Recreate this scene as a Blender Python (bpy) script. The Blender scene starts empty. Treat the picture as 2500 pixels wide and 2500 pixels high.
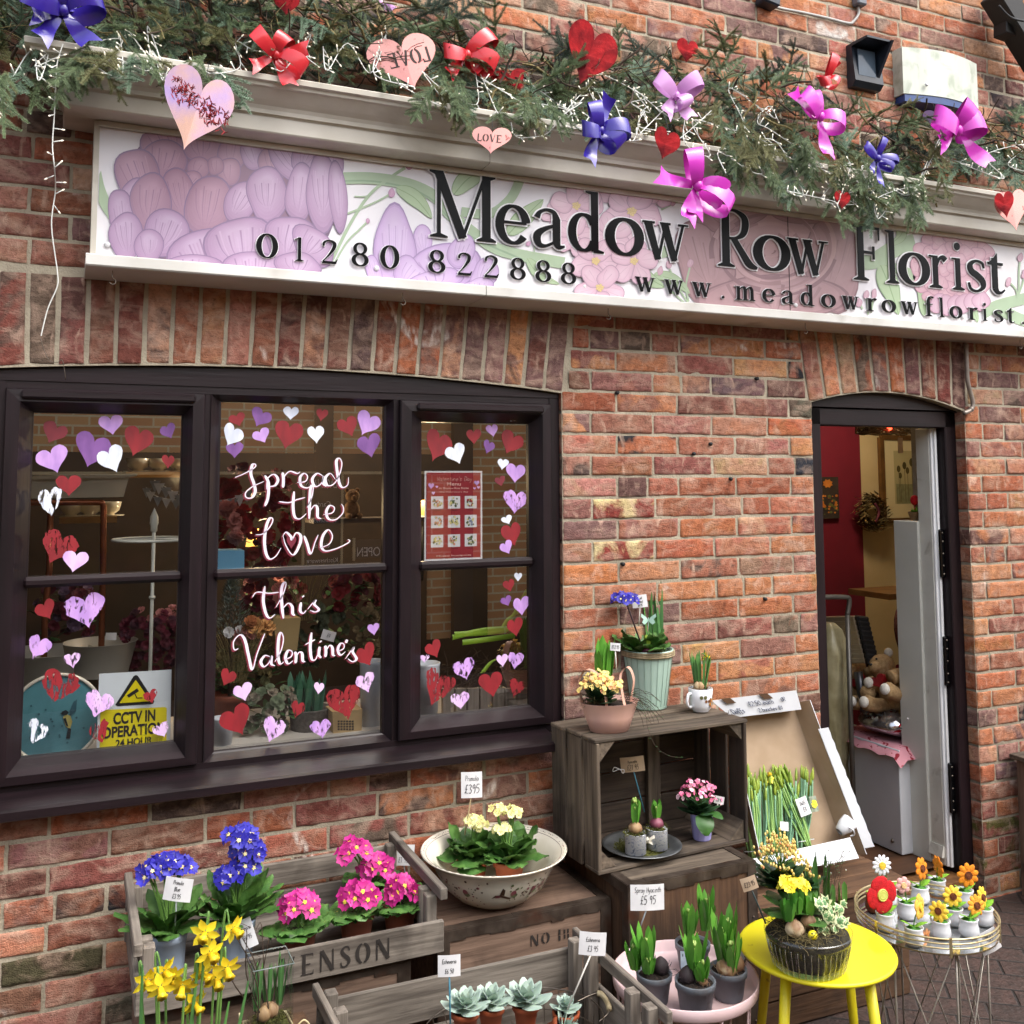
import bpy,bmesh,math,random
import numpy as np
from mathutils import Vector,Matrix,noise
R=math.radians
rnd=random.Random(7)
U=rnd.uniform
scene=bpy.context.scene
COL=scene.collection

# ------------------------------------------------------------------ camera
CAM=Vector((0.0,-3.0,1.69))
FPX,CX,CY=2422.5,1250.0,957.7 # focal length and principal point in photo pixels (2500 wide)
yaw,pitch,roll=R(24.218),R(4.951),R(-0.221)
FW=Vector((math.sin(yaw)*math.cos(pitch),math.cos(yaw)*math.cos(pitch),math.sin(pitch)))
_rt=Vector((math.cos(yaw),-math.sin(yaw),0.0)); _up=_rt.cross(FW)
RT=_rt*math.cos(roll)+_up*math.sin(roll); UP=RT.cross(FW)
cam=bpy.data.cameras.new('camera'); camo=bpy.data.objects.new('camera',cam); COL.objects.link(camo)
cam.sensor_width=36.0; cam.sensor_fit='HORIZONTAL'
cam.lens=36.0*FPX/2500.0
cam.shift_y=(CY-1250.0)/2500.0
cam.clip_start=0.05; cam.clip_end=300.0
camo.matrix_world=Matrix(((RT.x,UP.x,-FW.x,CAM.x),(RT.y,UP.y,-FW.y,CAM.y),(RT.z,UP.z,-FW.z,CAM.z),(0,0,0,1)))
scene.camera=camo

# ------------------------------------------------------------------ sky, sun, exposure
SUN_EL,SUN_AZ=R(54),R(150) # azimuth clockwise from +Y
world=bpy.data.worlds.new('World'); scene.world=world; world.use_nodes= True
wn=world.node_tree.nodes; wl=world.node_tree.links
bg=wn['Background']; sky=wn.new('ShaderNodeTexSky'); sky.sky_type='NISHITA'; sky.sun_disc= False
sky.sun_elevation=SUN_EL; sky.sun_rotation=SUN_AZ; sky.air_density=1.0; sky.dust_density=4.0; sky.ozone_density=1.0
hs_=wn.new('ShaderNodeHueSaturation'); hs_.inputs['Saturation'].default_value=.45; wl.new(sky.outputs[0],hs_.inputs['Color']); wl.new(hs_.outputs[0],bg.inputs[0]); bg.inputs[1].default_value=0.15
sl=bpy.data.lights.new('sun','SUN'); sl.energy=0.75; sl.angle=R(60); sl.color=(1.0,0.965,0.91)
so=bpy.data.objects.new('sun',sl); COL.objects.link(so); so.location=(-2,-6,8)
sd=Vector((math.sin(SUN_AZ)*math.cos(SUN_EL),math.cos(SUN_AZ)*math.cos(SUN_EL),math.sin(SUN_EL)))
so.rotation_euler=sd.to_track_quat('Z','Y').to_euler()
vs=scene.view_settings; vs.view_transform='Standard'; vs.look='None'; vs.gamma=1.0; vs.exposure=1.34
scene.render.engine='CYCLES'
scene.cycles.max_bounces=8; scene.cycles.transparent_max_bounces=24; scene.cycles.caustics_reflective= False; scene.cycles.caustics_refractive= False

# ------------------------------------------------------------------ photo pixel -> place
def ray(px,py): return FW+RT*((px-CX)/FPX)+UP*((CY-py)/FPX)
def onY(px,py,Y=0.0):
    d=ray(px,py); return CAM+d*((Y-CAM.y)/d.y)
def onZ(px,py,z=0.0):
    d=ray(px,py); return CAM+d*((z-CAM.z)/d.z)
def zoom(ox,oy,k): return lambda x,y:(ox+x*k,oy+y*k)
ZS1=zoom(0,0,.4658); ZS2=zoom(800,0,.4658); ZS3=zoom(1600,0,.4658)
ZA=zoom(0,900,.28986); ZB=zoom(0,1400,.28986); ZC=zoom(450,900,.49172)
Z1=zoom(1350,1400,.38820); Z3=zoom(250,1800,.43996); Z4=zoom(1000,1850,.36232)
Z5=zoom(1450,2000,.28468); Z6=zoom(1950,2000,.28468); ZD=zoom(1900,800,.7246)
ZI1=zoom(1980,1000,.25884); ZI2=zoom(1980,1450,.36232); ZF=zoom(0,0,2500/1932)
Z7=zoom(750,2150,.49172); Z8=zoom(280,2100,.2588); Z9=zoom(1780,1950,.25874); ZP=zoom(1300,2000,.25873)

# ------------------------------------------------------------------ objects
def props(o,label=None,cat=None,group=None,kind=None):
    if label:o['label']=label
    if cat:o['category']=cat
    if group:o['group']=group
    if kind:o['kind']=kind
    return o
def thing(name,label,cat,loc=(0,0,0),rz=0.0,group=None,rot=None):
    o=bpy.data.objects.new(name, None); COL.objects.link(o); o.empty_display_size=.02
    o.location=loc; o.rotation_euler=rot if rot else (0,0,rz)
    return props(o,label,cat,group)
def kids(o): return [c for c in bpy.data.objects if c.parent==o]
def dup(o,loc=None,rz=None,label=None,parent=None,rot=None,scale=None):
    ch=kids(o)
    c=o.copy(); COL.objects.link(c)
    if parent is not None:c.parent=parent
    if loc is not None:c.location=loc
    if rz is not None:c.rotation_euler=(0,0,rz)
    if rot is not None:c.rotation_euler=rot
    if scale is not None:c.scale=(scale,)*3
    if label:c['label']=label
    for k in ch:dup(k,parent=c)
    return c
def world_of(p):
    m=Matrix.Identity(4)
    while p is not None:
        m=Matrix.LocRotScale(p.location,p.rotation_euler,p.scale)@m; p=p.parent
    return m

class MB:
    """collects faces; build() links them as one mesh object"""
    def __init__(s):s.v=[]; s.f=[]; s.m=[]; s.c=[]; s.col= None; s.sm=[]
    def add(s,vs,fs,mi=0,smooth=False):
        b=len(s.v); s.v.extend([tuple(v) for v in vs])
        for f in fs:s.f.append([b+i for i in f]); s.m.append(mi); s.sm.append(smooth); s.c.append(s.col)
        return s
    def box(s,c,d,mi=0,rot=None,bev=0.0):
        c=Vector(c); hx,hy,hz=d[0]/2,d[1]/2,d[2]/2
        M=rot.to_matrix() if hasattr(rot,'to_matrix') else (rot if rot is not None else None)
        if bev<=0:
            vs=[Vector((x*hx,y*hy,z*hz)) for x in (-1,1) for y in (-1,1) for z in (-1,1)]
            fs=[(0,1,3,2),(4,6,7,5),(0,4,5,1),(2,3,7,6),(0,2,6,4),(1,5,7,3)]
        else:
            b=min(bev,hx*.9,hy*.9,hz*.9); vs=[]; idx={}
            for x in (-1,1):
                for y in (-1,1):
                    for z in (-1,1):
                        for ax in range(3):
                            p=[x*(hx-b),y*(hy-b),z*(hz-b)]; p[ax]=(x,y,z)[ax]*(hx,hy,hz)[ax]
                            idx[(x,y,z,ax)]=len(vs); vs.append(Vector(p))
            fs=[]
            for ax in range(3):
                o1,o2=[a for a in range(3) if a!=ax]
                for sg in (-1,1):
                    q=[]
                    for a,bb in ((-1,-1),(1,-1),(1,1),(-1,1)):
                        k=[0,0,0]; k[ax]=sg; k[o1]=a; k[o2]=bb; q.append(idx[(*k,ax)])
                    fs.append(tuple(q))
                for a in (-1,1):
                    for bb in (-1,1):
                        k0=[0,0,0]; k0[ax]=-1; k0[o1]=a; k0[o2]=bb; k1=list(k0); k1[ax]=1
                        fs.append((idx[(*k0,o1)],idx[(*k1,o1)],idx[(*k1,o2)],idx[(*k0,o2)]))
            for x in (-1,1):
                for y in (-1,1):
                    for z in (-1,1):fs.append(tuple(idx[(x,y,z,a)] for a in range(3)))
        if M is not None:vs=[M@v for v in vs]
        return s.add([v+c for v in vs],fs,mi)
    def bar(s,p,q,w,t,mi=0,up=(0,0,1),bev=0.0):
        p=Vector(p); q=Vector(q); d=(q-p); L=d.length; d.normalize()
        y=Vector(up).cross(d)
        if y.length<1e-5:y=Vector((1,0,0)).cross(d)
        y.normalize(); z=d.cross(y)
        M=Matrix((d,y,z)).transposed()
        return s.box((p+q)/2,(L,w,t),mi,M,bev)
    def tube(s,pts,r,n=8,mi=0,cap=True,closed=False,smooth=True):
        pts=[Vector(p) for p in pts]; k=len(pts)
        rs=r if isinstance(r,(list,tuple)) else [r]*k
        vs=[]; prev= None
        for i,p in enumerate(pts):
            if closed:t=pts[(i+1)%k]-pts[i-1]
            else:t=pts[min(i+1,k-1)]-pts[max(i-1,0)]
            if t.length<1e-9:t=Vector((0,0,1))
            t.normalize()
            if prev is None:
                a=Vector((0,0,1)) if abs(t.z)<.9 else Vector((1,0,0)); u=t.cross(a).normalized()
            else:
                u=(prev-t*prev.dot(t))
                if u.length<1e-6:u=t.orthogonal()
                u.normalize()
            prev=u; w=t.cross(u)
            for j in range(n):
                a=2*math.pi*j/n; vs.append(p+(u*math.cos(a)+w*math.sin(a))*rs[i])
        fs=[]
        for i in range(k if closed else k-1):
            i2=(i+1)%k
            for j in range(n):fs.append((i*n+j,i*n+(j+1)%n,i2*n+(j+1)%n,i2*n+j))
        if cap and not closed:fs.append(tuple(range(n-1,-1,-1))); fs.append(tuple((k-1)*n+j for j in range(n)))
        return s.add(vs,fs,mi,smooth)
    def lathe(s,prof,n=32,c=(0,0,0),mi=0,smooth=True,sx=1.0,sy=1.0,fn=None,M=None):
        c=Vector(c); vs=[]
        for r,z in prof:
            for j in range(n):
                a=2*math.pi*j/n; rr=r*(fn(a,z) if fn else 1.0)
                v=Vector((rr*sx*math.cos(a),rr*sy*math.sin(a),z))
                vs.append(c+(M@v if M is not None else v))
        fs=[]
        for i in range(len(prof)-1):
            for j in range(n):fs.append((i*n+j,i*n+(j+1)%n,(i+1)*n+(j+1)%n,(i+1)*n+j))
        if min(prof[0][0],prof[-1][0])>1e-6:fs.append(tuple(range(n-1,-1,-1)))
        if min(prof[0][0],prof[-1][0])>1e-6:fs.append(tuple((len(prof)-1)*n+j for j in range(n)))
        return s.add(vs,fs,mi,smooth)
    def ball(s,c,r,nu=10,nv=7,mi=0,M=None,jit=0.0):
        vs=[]; rx,ry,rz=r if isinstance(r,(tuple,list)) else (r,r,r); c=Vector(c)
        for i in range(nv+1):
            t=math.pi*i/nv
            for j in range(nu):
                a=2*math.pi*j/nu
                v=Vector((rx*math.sin(t)*math.cos(a),ry*math.sin(t)*math.sin(a),rz*math.cos(t)))
                if jit:v*=1+jit*noise.noise((v+c)*(1.2/max(rx,ry,rz)))
                vs.append(c+(M@v if M is not None else v))
        fs=[(i*nu+j,(i+1)*nu+j,(i+1)*nu+(j+1)%nu,i*nu+(j+1)%nu) for i in range(nv) for j in range(nu)]
        return s.add(vs,fs,mi, True)
    def strip(s,rows,mi=0,smooth=True):
        n=len(rows[0]); vs=[v for r in rows for v in r]
        fs=[(i*n+j,i*n+j+1,(i+1)*n+j+1,(i+1)*n+j) for i in range(len(rows)-1) for j in range(n-1)]
        return s.add(vs,fs,mi,smooth)
    def prism(s,poly,f0,f1,mi=0,smooth=False):
        """poly: 2-D outline; f0/f1 map (a,b) to the back and front sheet"""
        n=len(poly); vs=[f0(*p) for p in poly]+[f1(*p) for p in poly]
        fs=[tuple(range(n-1,-1,-1)),tuple(range(n,2*n))]+[(i,(i+1)%n,n+(i+1)%n,n+i) for i in range(n)]
        return s.add(vs,fs,mi,smooth)
    def xf(s,M):
        s.v=[tuple(M@Vector(v)) for v in s.v]; return s
    def build(s,name,mats,parent=None,world=False,attr=None):
        me=bpy.data.meshes.new(name)
        vs=s.v
        if world and parent is not None:
            inv=world_of(parent).inverted(); vs=[tuple(inv@Vector(v)) for v in vs]
        me.from_pydata(vs,[],s.f)
        for m in (mats if isinstance(mats,(list,tuple)) else [mats]):me.materials.append(m)
        me.polygons.foreach_set('material_index',s.m); me.polygons.foreach_set('use_smooth',s.sm)
        if any(c is not None for c in s.c):
            nc=max(len(c) for c in s.c if c is not None)//3
            for k in range(nc):
                at=me.color_attributes.new(('colA','colB')[k],'FLOAT_COLOR','CORNER'); data=[]
                for f,c in zip(s.f,s.c):
                    cc=(c or (1,)*6)[3*k:3*k+3]
                    data.extend([cc[0],cc[1],cc[2],1.0]*len(f))
                at.data.foreach_set('color',data)
        me.validate(); me.update()
        o=bpy.data.objects.new(name,me); COL.objects.link(o)
        if parent is not None:o.parent=parent
        return o

# ------------------------------------------------------------------ materials
def srgb(h):
    if not isinstance(h,str): return tuple(h)
    h=h.lstrip('#'); out=[]
    for i in (0,2,4):
        c=int(h[i:i+2],16)/255; out.append(c/12.92 if c<=.04045 else ((c+.055)/1.055)**2.4)
    return tuple(out)
def node(nt,t,**kw):
    n=nt.nodes.new(t)
    for k,v in kw.items():
        if k in n.inputs:n.inputs[k].default_value=v
        else:setattr(n,k,v)
    return n
def mixc(nt,fac,a,b,blend='MIX'):
    n=nt.nodes.new('ShaderNodeMix'); n.data_type='RGBA'; n.blend_type=blend; n.clamp_factor= True
    for i,v in ((0,fac),(6,a),(7,b)):
        if hasattr(v,'links'):nt.links.new(v,n.inputs[i])
        else:n.inputs[i].default_value=v if i==0 else (*v,1)
    return n.outputs[2]
def ramp(nt,src,a,b):
    n=nt.nodes.new('ShaderNodeMapRange'); n.inputs[1].default_value=a; n.inputs[2].default_value=b; nt.links.new(src,n.inputs[0]); return n.outputs[0]
def noise_tex(nt,scale,stretch=None,detail=5,dist=0.0,coord=None):
    tc=nt.nodes.new('ShaderNodeTexCoord'); n=nt.nodes.new('ShaderNodeTexNoise')
    n.inputs['Scale'].default_value=scale; n.inputs['Detail'].default_value=detail; n.inputs['Distortion'].default_value=dist
    src=tc.outputs['Object']
    if stretch:
        mp=nt.nodes.new('ShaderNodeMapping'); mp.inputs['Scale'].default_value=stretch; nt.links.new(src,mp.inputs[0]); src=mp.outputs[0]
    nt.links.new(src,n.inputs['Vector']); return n.outputs['Fac']
MATS={}
def mat(name,a,b=None,scale=20,rough=.6,metal=0.0,bump=0.0,bscale=60,stretch=None,lo=.35,hi=.65,spec=.5,attr=None,
        dirt=None,orand=0.0,dscale=6,dlo=.55,dhi=.75,trans=0.0,emit=0.0,coat=0.0,sub=0.0,detail=5,rvar=0.0):
    if name in MATS: return MATS[name]
    m=bpy.data.materials.new(name); m.use_nodes= True; nt=m.node_tree; p=nt.nodes['Principled BSDF']
    a=srgb(a); b=srgb(b) if b else tuple(c*.72 for c in a)
    if attr:
        at=node(nt,'ShaderNodeAttribute',attribute_name='colA'); col=mixc(nt,ramp(nt,noise_tex(nt,scale,stretch,detail),lo,hi),at.outputs['Color'],mixc(nt,1.0,at.outputs['Color'],(.72,.7,.68),'MULTIPLY'))
    else:col=mixc(nt,ramp(nt,noise_tex(nt,scale,stretch,detail),lo,hi),a,b)
    if dirt:col=mixc(nt,ramp(nt,noise_tex(nt,dscale, None,8,.6),dlo,dhi),col,srgb(dirt))
    if orand:
        oi=node(nt,'ShaderNodeObjectInfo'); mr=node(nt,'ShaderNodeMapRange'); mr.inputs[3].default_value=1-orand; mr.inputs[4].default_value=1+orand*.6; nt.links.new(oi.outputs['Random'],mr.inputs[0]); vm=node(nt,'ShaderNodeVectorMath',operation='SCALE'); nt.links.new(col,vm.inputs[0]); nt.links.new(mr.outputs[0],vm.inputs['Scale']); col=vm.outputs[0]
    nt.links.new(col,p.inputs['Base Color'])
    p.inputs['Roughness'].default_value=rough; p.inputs['Metallic'].default_value=metal
    p.inputs['Specular IOR Level'].default_value=spec
    if rvar:
        rr=node(nt,'ShaderNodeMapRange'); rr.inputs[3].default_value=max(.03,rough-rvar); rr.inputs[4].default_value=min(1,rough+rvar)
        nt.links.new(noise_tex(nt,scale*1.7,stretch),rr.inputs[0]); nt.links.new(rr.outputs[0],p.inputs['Roughness'])
    if coat:p.inputs['Coat Weight'].default_value=coat; p.inputs['Coat Roughness'].default_value=.1
    if trans:p.inputs['Transmission Weight'].default_value=trans
    if sub:p.inputs['Subsurface Weight'].default_value=sub; p.inputs['Subsurface Radius'].default_value=(.004,.006,.002); p.inputs['Subsurface Scale'].default_value=1.0
    if emit:nt.links.new(col,p.inputs['Emission Color']); p.inputs['Emission Strength'].default_value=emit
    if bump:
        bp=node(nt,'ShaderNodeBump',Strength=bump,Distance=.004); nt.links.new(noise_tex(nt,bscale,stretch,6),bp.inputs['Height']); nt.links.new(bp.outputs[0],p.inputs['Normal'])
    MATS[name]=m; return m
def glass_mat(name,refl=.1,tint=(1,1,1),rough=0.0,edge=.8):
    m=bpy.data.materials.new(name); m.use_nodes= True; nt=m.node_tree; nt.nodes.remove(nt.nodes['Principled BSDF'])
    out=nt.nodes['Material Output']; tr=node(nt,'ShaderNodeBsdfTransparent'); tr.inputs[0].default_value=(*tint,1)
    gl=node(nt,'ShaderNodeBsdfGlossy'); gl.inputs['Roughness'].default_value=rough
    lw_=node(nt,'ShaderNodeLayerWeight',Blend=.5); pw=node(nt,'ShaderNodeMath',operation='POWER'); nt.links.new(lw_.outputs['Facing'],pw.inputs[0]); pw.inputs[1].default_value=4.0
    ad=node(nt,'ShaderNodeMath',operation='MULTIPLY_ADD'); nt.links.new(pw.outputs[0],ad.inputs[0])
    ad.inputs[1].default_value=edge; ad.inputs[2].default_value=refl; ad.use_clamp= True
    mx=node(nt,'ShaderNodeMixShader'); nt.links.new(ad.outputs[0],mx.inputs[0]); nt.links.new(tr.outputs[0],mx.inputs[1]); nt.links.new(gl.outputs[0],mx.inputs[2])
    nt.links.new(mx.outputs[0],out.inputs[0]); return m
def cutout(m,scale,lo,hi,stretch=(1,1,1)):
    """worn paint: holes where the brush missed"""
    nt=m.node_tree; p=nt.nodes['Principled BSDF']; out=nt.nodes['Material Output']
    tr=node(nt,'ShaderNodeBsdfTransparent'); mx=node(nt,'ShaderNodeMixShader')
    nt.links.new(ramp(nt,noise_tex(nt,scale,stretch,6,.5),lo,hi),mx.inputs[0]); nt.links.new(tr.outputs[0],mx.inputs[1]); nt.links.new(p.outputs[0],mx.inputs[2])
    nt.links.new(mx.outputs[0],out.inputs[0]); return m

WOOD_G=mat('weathered_grey_wood','#8f877b','#5d554c',26,.85,stretch=(.25,1.6,1.6),bump=.5,bscale=60,dirt='#3f3730',dscale=5,dlo=.56,dhi=.8)
WOOD_D=mat('dark_crate_wood','#7a6450','#463628',26,.85,stretch=(.25,1.6,1.6),bump=.55,bscale=60,dirt='#2c2119',dscale=6,dlo=.5,dhi=.8)
WOOD_C=mat('tea_chest_ply','#9a7458','#6f4f38',22,.7,stretch=(.3,1.5,2.2),bump=.2,bscale=50,dirt='#3a2a1f',dscale=3.2,dlo=.58,dhi=.85)
WOOD_B=mat('brown_box_wood','#7b5430','#553619',20,.65,stretch=(1.6,1.6,.22),bump=.25,bscale=40,dirt='#2b1a0e',dscale=4,dlo=.55,dhi=.8)
RUST=mat('rusty_metal_edge','#5b5047','#3b3028',18,.55,.55,bump=.3,bscale=40,dirt='#5a3420',dscale=8)
UPVC=mat('dark_brown_frame','#21161a','#150e11',30,.42,stretch=(1,1,.08),bump=.12,bscale=120,rvar=.08,spec=.3)
UPVC_H=mat('dark_brown_frame_level','#21161a','#150e11',30,.40,stretch=(.08,1,1),bump=.12,bscale=120,rvar=.08,spec=.35)
WHITEP=mat('white_paint','#d9d8d0','#cac9c0',8,.5,bump=.08,dirt='#8c8678',dscale=14,dlo=.60,dhi=.85)
CORNP=mat('cornice_grey_paint','#d0cbbf','#bcb6a7',5,.5,bump=.06,dirt='#7d7565',dscale=3,dlo=.5,dhi=.9)
BLACK=mat('black_plastic','#0c0c0e','#08080a',20,.2)
BLACKM=mat('black_matt','#15161a','#0e0f12',20,.6)
PAPER=mat('white_card','#dcdcdd','#d2d2d4',30,.6)
INK=mat('black_ink','#15151a','#101014',20,.7)
SOIL=mat('potting_soil','#2a1d14','#140d08',160,.95,bump=.9,bscale=220)
MOSS=mat('moss','#5a5c22','#37360f',120,.95,bump=.8,bscale=200)
HAY=mat('dry_moss_hay','#8a7c52','#544a2c',120,.95)
TERRA=mat('terracotta_pot','#a4532f','#8b4226',10,.6)
BROWNP=mat('brown_plastic_pot','#8a4a33','#743a27',10,.5)
GREYP=mat('grey_plastic_pot','#666d75','#5a6068',8,.5,dirt='#4a4038',dscale=26,dlo=.58,dhi=.8)
STEEL=mat('steel_wire','#8c8378','#6a6158',20,.35,.9)
GOLD=mat('brass_wire','#d8c79c','#bfae80',20,.36,.8)
LEAF=mat('leaf_green','#3d6a2c','#274b1d',14,.45,sub=.15)
LEAF_D=mat('leaf_dark','#3c6236','#274a22',14,.42,sub=.1)
LEAF_P=mat('primula_leaf','#587f3c','#3a632a',26,.5,sub=.15,bump=.5,bscale=90)
LEAF_H=mat('hyacinth_leaf','#64a03a','#3f7a2a',8,.38,sub=.2)
LEAF_N=mat('narcissus_leaf','#5b8c48','#3e6b3c',8,.45,sub=.15)
LEAF_Y=mat('fresh_yellow_green','#9ab23e','#7c982c',10,.45,sub=.2)
STEM=mat('pale_stem','#6f9748','#54793a',10,.5)
YEL=mat('daffodil_yellow','#fbe840','#f4dc28',14,.5,sub=.2)
YEL_P=mat('pale_primrose','#f6f4b4','#eee892',14,.55,sub=.2)
ORA=mat('orange_crochet','#ee931c','#d97d12',60,.85,bump=.4,bscale=220)
WHITE_C=mat('white_ceramic','#e6e8ec','#dcdfe4',6,.18)
BULBM=mat('bulb_skin','#a88a62','#6d4a36',26,.6,stretch=(1,1,.3),dirt='#e0d2ae',dscale=22)
BULB_P=mat('purple_bulb','#8a4a5c','#5e2c40',26,.5,stretch=(1,1,.3))
CARDB=mat('brown_cardboard','#a8927a','#9c866d',12,.85)
TWIG=mat('bare_twig','#4a3a2c','#33271d',30,.85)
REDM=mat('flower_red','#a3161f','#7c0f18',20,.6)

# ================================================================== ground
def ground_mat():
    m=bpy.data.materials.new('brick_paving'); m.use_nodes= True; nt=m.node_tree; p=nt.nodes['Principled BSDF']
    tc=node(nt,'ShaderNodeTexCoord'); mp=node(nt,'ShaderNodeMapping'); mp.inputs['Rotation'].default_value=(0,0,R(38)); nt.links.new(tc.outputs['Object'],mp.inputs[0])
    b=node(nt,'ShaderNodeTexBrick'); nt.links.new(mp.outputs[0],b.inputs['Vector'])
    b.inputs['Scale'].default_value=1.0; b.inputs['Brick Width'].default_value=.21; b.inputs['Row Height'].default_value=.105; b.inputs['Mortar Size'].default_value=.006; b.inputs['Mortar Smooth'].default_value=.6; b.inputs['Bias'].default_value=-.1
    b.inputs['Color1'].default_value=(*srgb('#4f3c36'),1); b.inputs['Color2'].default_value=(*srgb('#3d312d'),1); b.inputs['Mortar'].default_value=(*srgb('#221e1c'),1)
    c=mixc(nt,ramp(nt,noise_tex(nt,30, None,8),.35,.8),b.outputs['Color'],srgb('#2f2824'))
    c=mixc(nt,ramp(nt,noise_tex(nt,260, None,3),.70,.76),c,srgb('#8f8476'))
    nt.links.new(c,p.inputs['Base Color']); p.inputs['Roughness'].default_value=.62
    bp=node(nt,'ShaderNodeBump',Strength=.7,Distance=.008); ad=node(nt,'ShaderNodeMath',operation='MULTIPLY_ADD'); nt.links.new(b.outputs['Fac'],ad.inputs[0]); ad.inputs[1].default_value=-1.0
    nt.links.new(noise_tex(nt,70, None,6),ad.inputs[2]); nt.links.new(ad.outputs[0],bp.inputs['Height']); nt.links.new(bp.outputs[0],p.inputs['Normal'])
    return m
g=MB(); g.add([(-40,-40,0),(40,-40,0),(40,40,0),(-40,40,0)],[(0,1,2,3)])
props(g.build('ground',ground_mat()),kind='structure')

# ================================================================== brick wall
def brick_mat():
    m=bpy.data.materials.new('old_red_brick'); m.use_nodes= True; nt=m.node_tree; p=nt.nodes['Principled BSDF']
    A=node(nt,'ShaderNodeAttribute',attribute_name='colA').outputs['Color']; B=node(nt,'ShaderNodeAttribute',attribute_name='colB').outputs['Color']
    c=mixc(nt,ramp(nt,noise_tex(nt,7.5, None,6,.8),.47,.56),A,B)
    c=mixc(nt,ramp(nt,noise_tex(nt,42, None,8,.6),.38,.72),c,mixc(nt,1.0,c,(.58,.54,.53),'MULTIPLY'))
    c=mixc(nt,ramp(nt,noise_tex(nt,11,(1,1,2),10,1.0),.47,.92),c,srgb('#c2a591'))
    c=mixc(nt,ramp(nt,noise_tex(nt,95,(1,1,1.5),10,.4),.56,.72),c,mixc(nt,1.0,c,(.55,.52,.5),'MULTIPLY'))
    c=mixc(nt,ramp(nt,noise_tex(nt,26,(1,1,.45),10,.8),.57,.86),c,srgb('#d2b29c'))
    c=mixc(nt,ramp(nt,noise_tex(nt,4.2, None,8,1.2),.66,.74),c,mixc(nt,ramp(nt,noise_tex(nt,60,(1,1,.3),6),.4,.62),c,srgb('#d9cdc2')))
    c=mixc(nt,ramp(nt,noise_tex(nt,5.5, None,9,1.5),.69,.80),c,srgb('#3c322f'))
    c=mixc(nt,ramp(nt,noise_tex(nt,150, None,3),.74,.79),c,srgb('#2b2220'))
    nt.links.new(c,p.inputs['Base Color']); p.inputs['Roughness'].default_value=.88; p.inputs['Specular IOR Level'].default_value=.25
    bp=node(nt,'ShaderNodeBump',Strength=.8,Distance=.005); mx=node(nt,'ShaderNodeMath',operation='ADD')
    nt.links.new(noise_tex(nt,230,(1,1,1.4),10,.3),mx.inputs[0]); nt.links.new(noise_tex(nt,34,(.6,1,1.8),10,1.2),mx.inputs[1]); nt.links.new(mx.outputs[0],bp.inputs['Height']); nt.links.new(bp.outputs[0],p.inputs['Normal'])
    return m
BRICK=brick_mat()
MORTAR=mat('lime_mortar','#b3a994','#958b79',9,.95,bump=.9,bscale=150,dirt='#7a7062',dscale=2.3,dlo=.55,dhi=.85)
GU=(0,.015,.04,.09,.2,.33,.46,.6,.73,.86,.93,.965,.987,1)
GV=(0,.05,.14,.3,.5,.7,.86,.95,1)
def brick(mb,P,u0,u1,v0,v1,cols,flat=False):
    """one hand-made brick: a bulging rough face whose edges sink into the mortar. P maps (u, v, out) to the wall"""
    mb.col=cols; L=u1-u0; H=v1-v0; gu=GU if L>H else GV; gv=GV if L>H else GU
    if L>.5*H and L<1.9*H:gu=GV
    seed=Vector((U(-9,9),U(-9,9),U(-9,9))); rows=[]; ta,tb=U(-.0012,.0012),U(-.0012,.0012); off=U(-.001,.0022)
    for fv in gv:
        row=[]
        for fu in gu:
            x,y=fu*L,fv*H; d=min(x,L-x,y,H-y)
            dx,dy=min(x,L-x),min(y,H-y); r=.006
            if dx<r and dy<r:d=max(0,r-math.hypot(r-dx,r-dy))
            q=Vector((u0+x,v0+y,0))*38+seed
            d=max(0,d+noise.noise(q)*.0034+noise.noise(q*3.1)*.0022)
            o=.0048*(1-math.exp(-d/.0016))-.0022+noise.noise(q*.5)*.0014+noise.noise(q*2.2)*.0009+off+ta*(fu-.5)*2+tb*(fv-.5)*2
            wob=noise.noise(q*.7+Vector((5,5,5)))*.0025
            row.append(P(u0+x+wob*(0 if 0<fu<1 else 1),v0+y+wob,o))
        rows.append(row)
    mb.strip(rows,0, True); mb.col= None
PAL_O=['#b7724f','#b0694b','#bc7a56','#ad674b','#a46047','#ba7c58','#ae6f55','#c68c64','#a56a55','#b67d62','#c09070']
PAL_M=['#9e6a5a','#95685f','#a67263','#945b52','#ba8c73','#8a6862','#aa7b68','#7f605b']
PAL_D=['#7f5248','#6e4d46','#8a5a49','#785850','#6d584e','#945f4a','#62514a','#834c42','#8e6758','#706052']
def brick_cols(x,z):
    if z>2.9:w=(.50,.35,.15)
    elif x>1.45 and z>1.5:w=(.58,.38,.04) if z<1.95 else (.30,.50,.20)
    elif x>1.45:w=(.72,.23,.05) if z>.35 else (.35,.3,.35)
    elif z<.85:w=(.28,.27,.45)
    else:w=(.15,.35,.50)
    def pick():
        t=U(0,1); pal=PAL_O if t<w[0] else (PAL_M if t<w[0]+w[1] else PAL_D)
        c=srgb(rnd.choice(pal)); k=U(.88,1.1); return tuple(min(1,q*k*U(.97,1.03)) for q in c)
    a=pick(); b=pick() if U(0,1)<.45 else tuple(q*U(.82,1.1) for q in a)
    if U(0,1)<.03:b=srgb('#2f3034')
    if z<.3 and x>3 and U(0,1)<.55:b=srgb('#5d5a2c')
    return (*a,*b)
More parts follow.
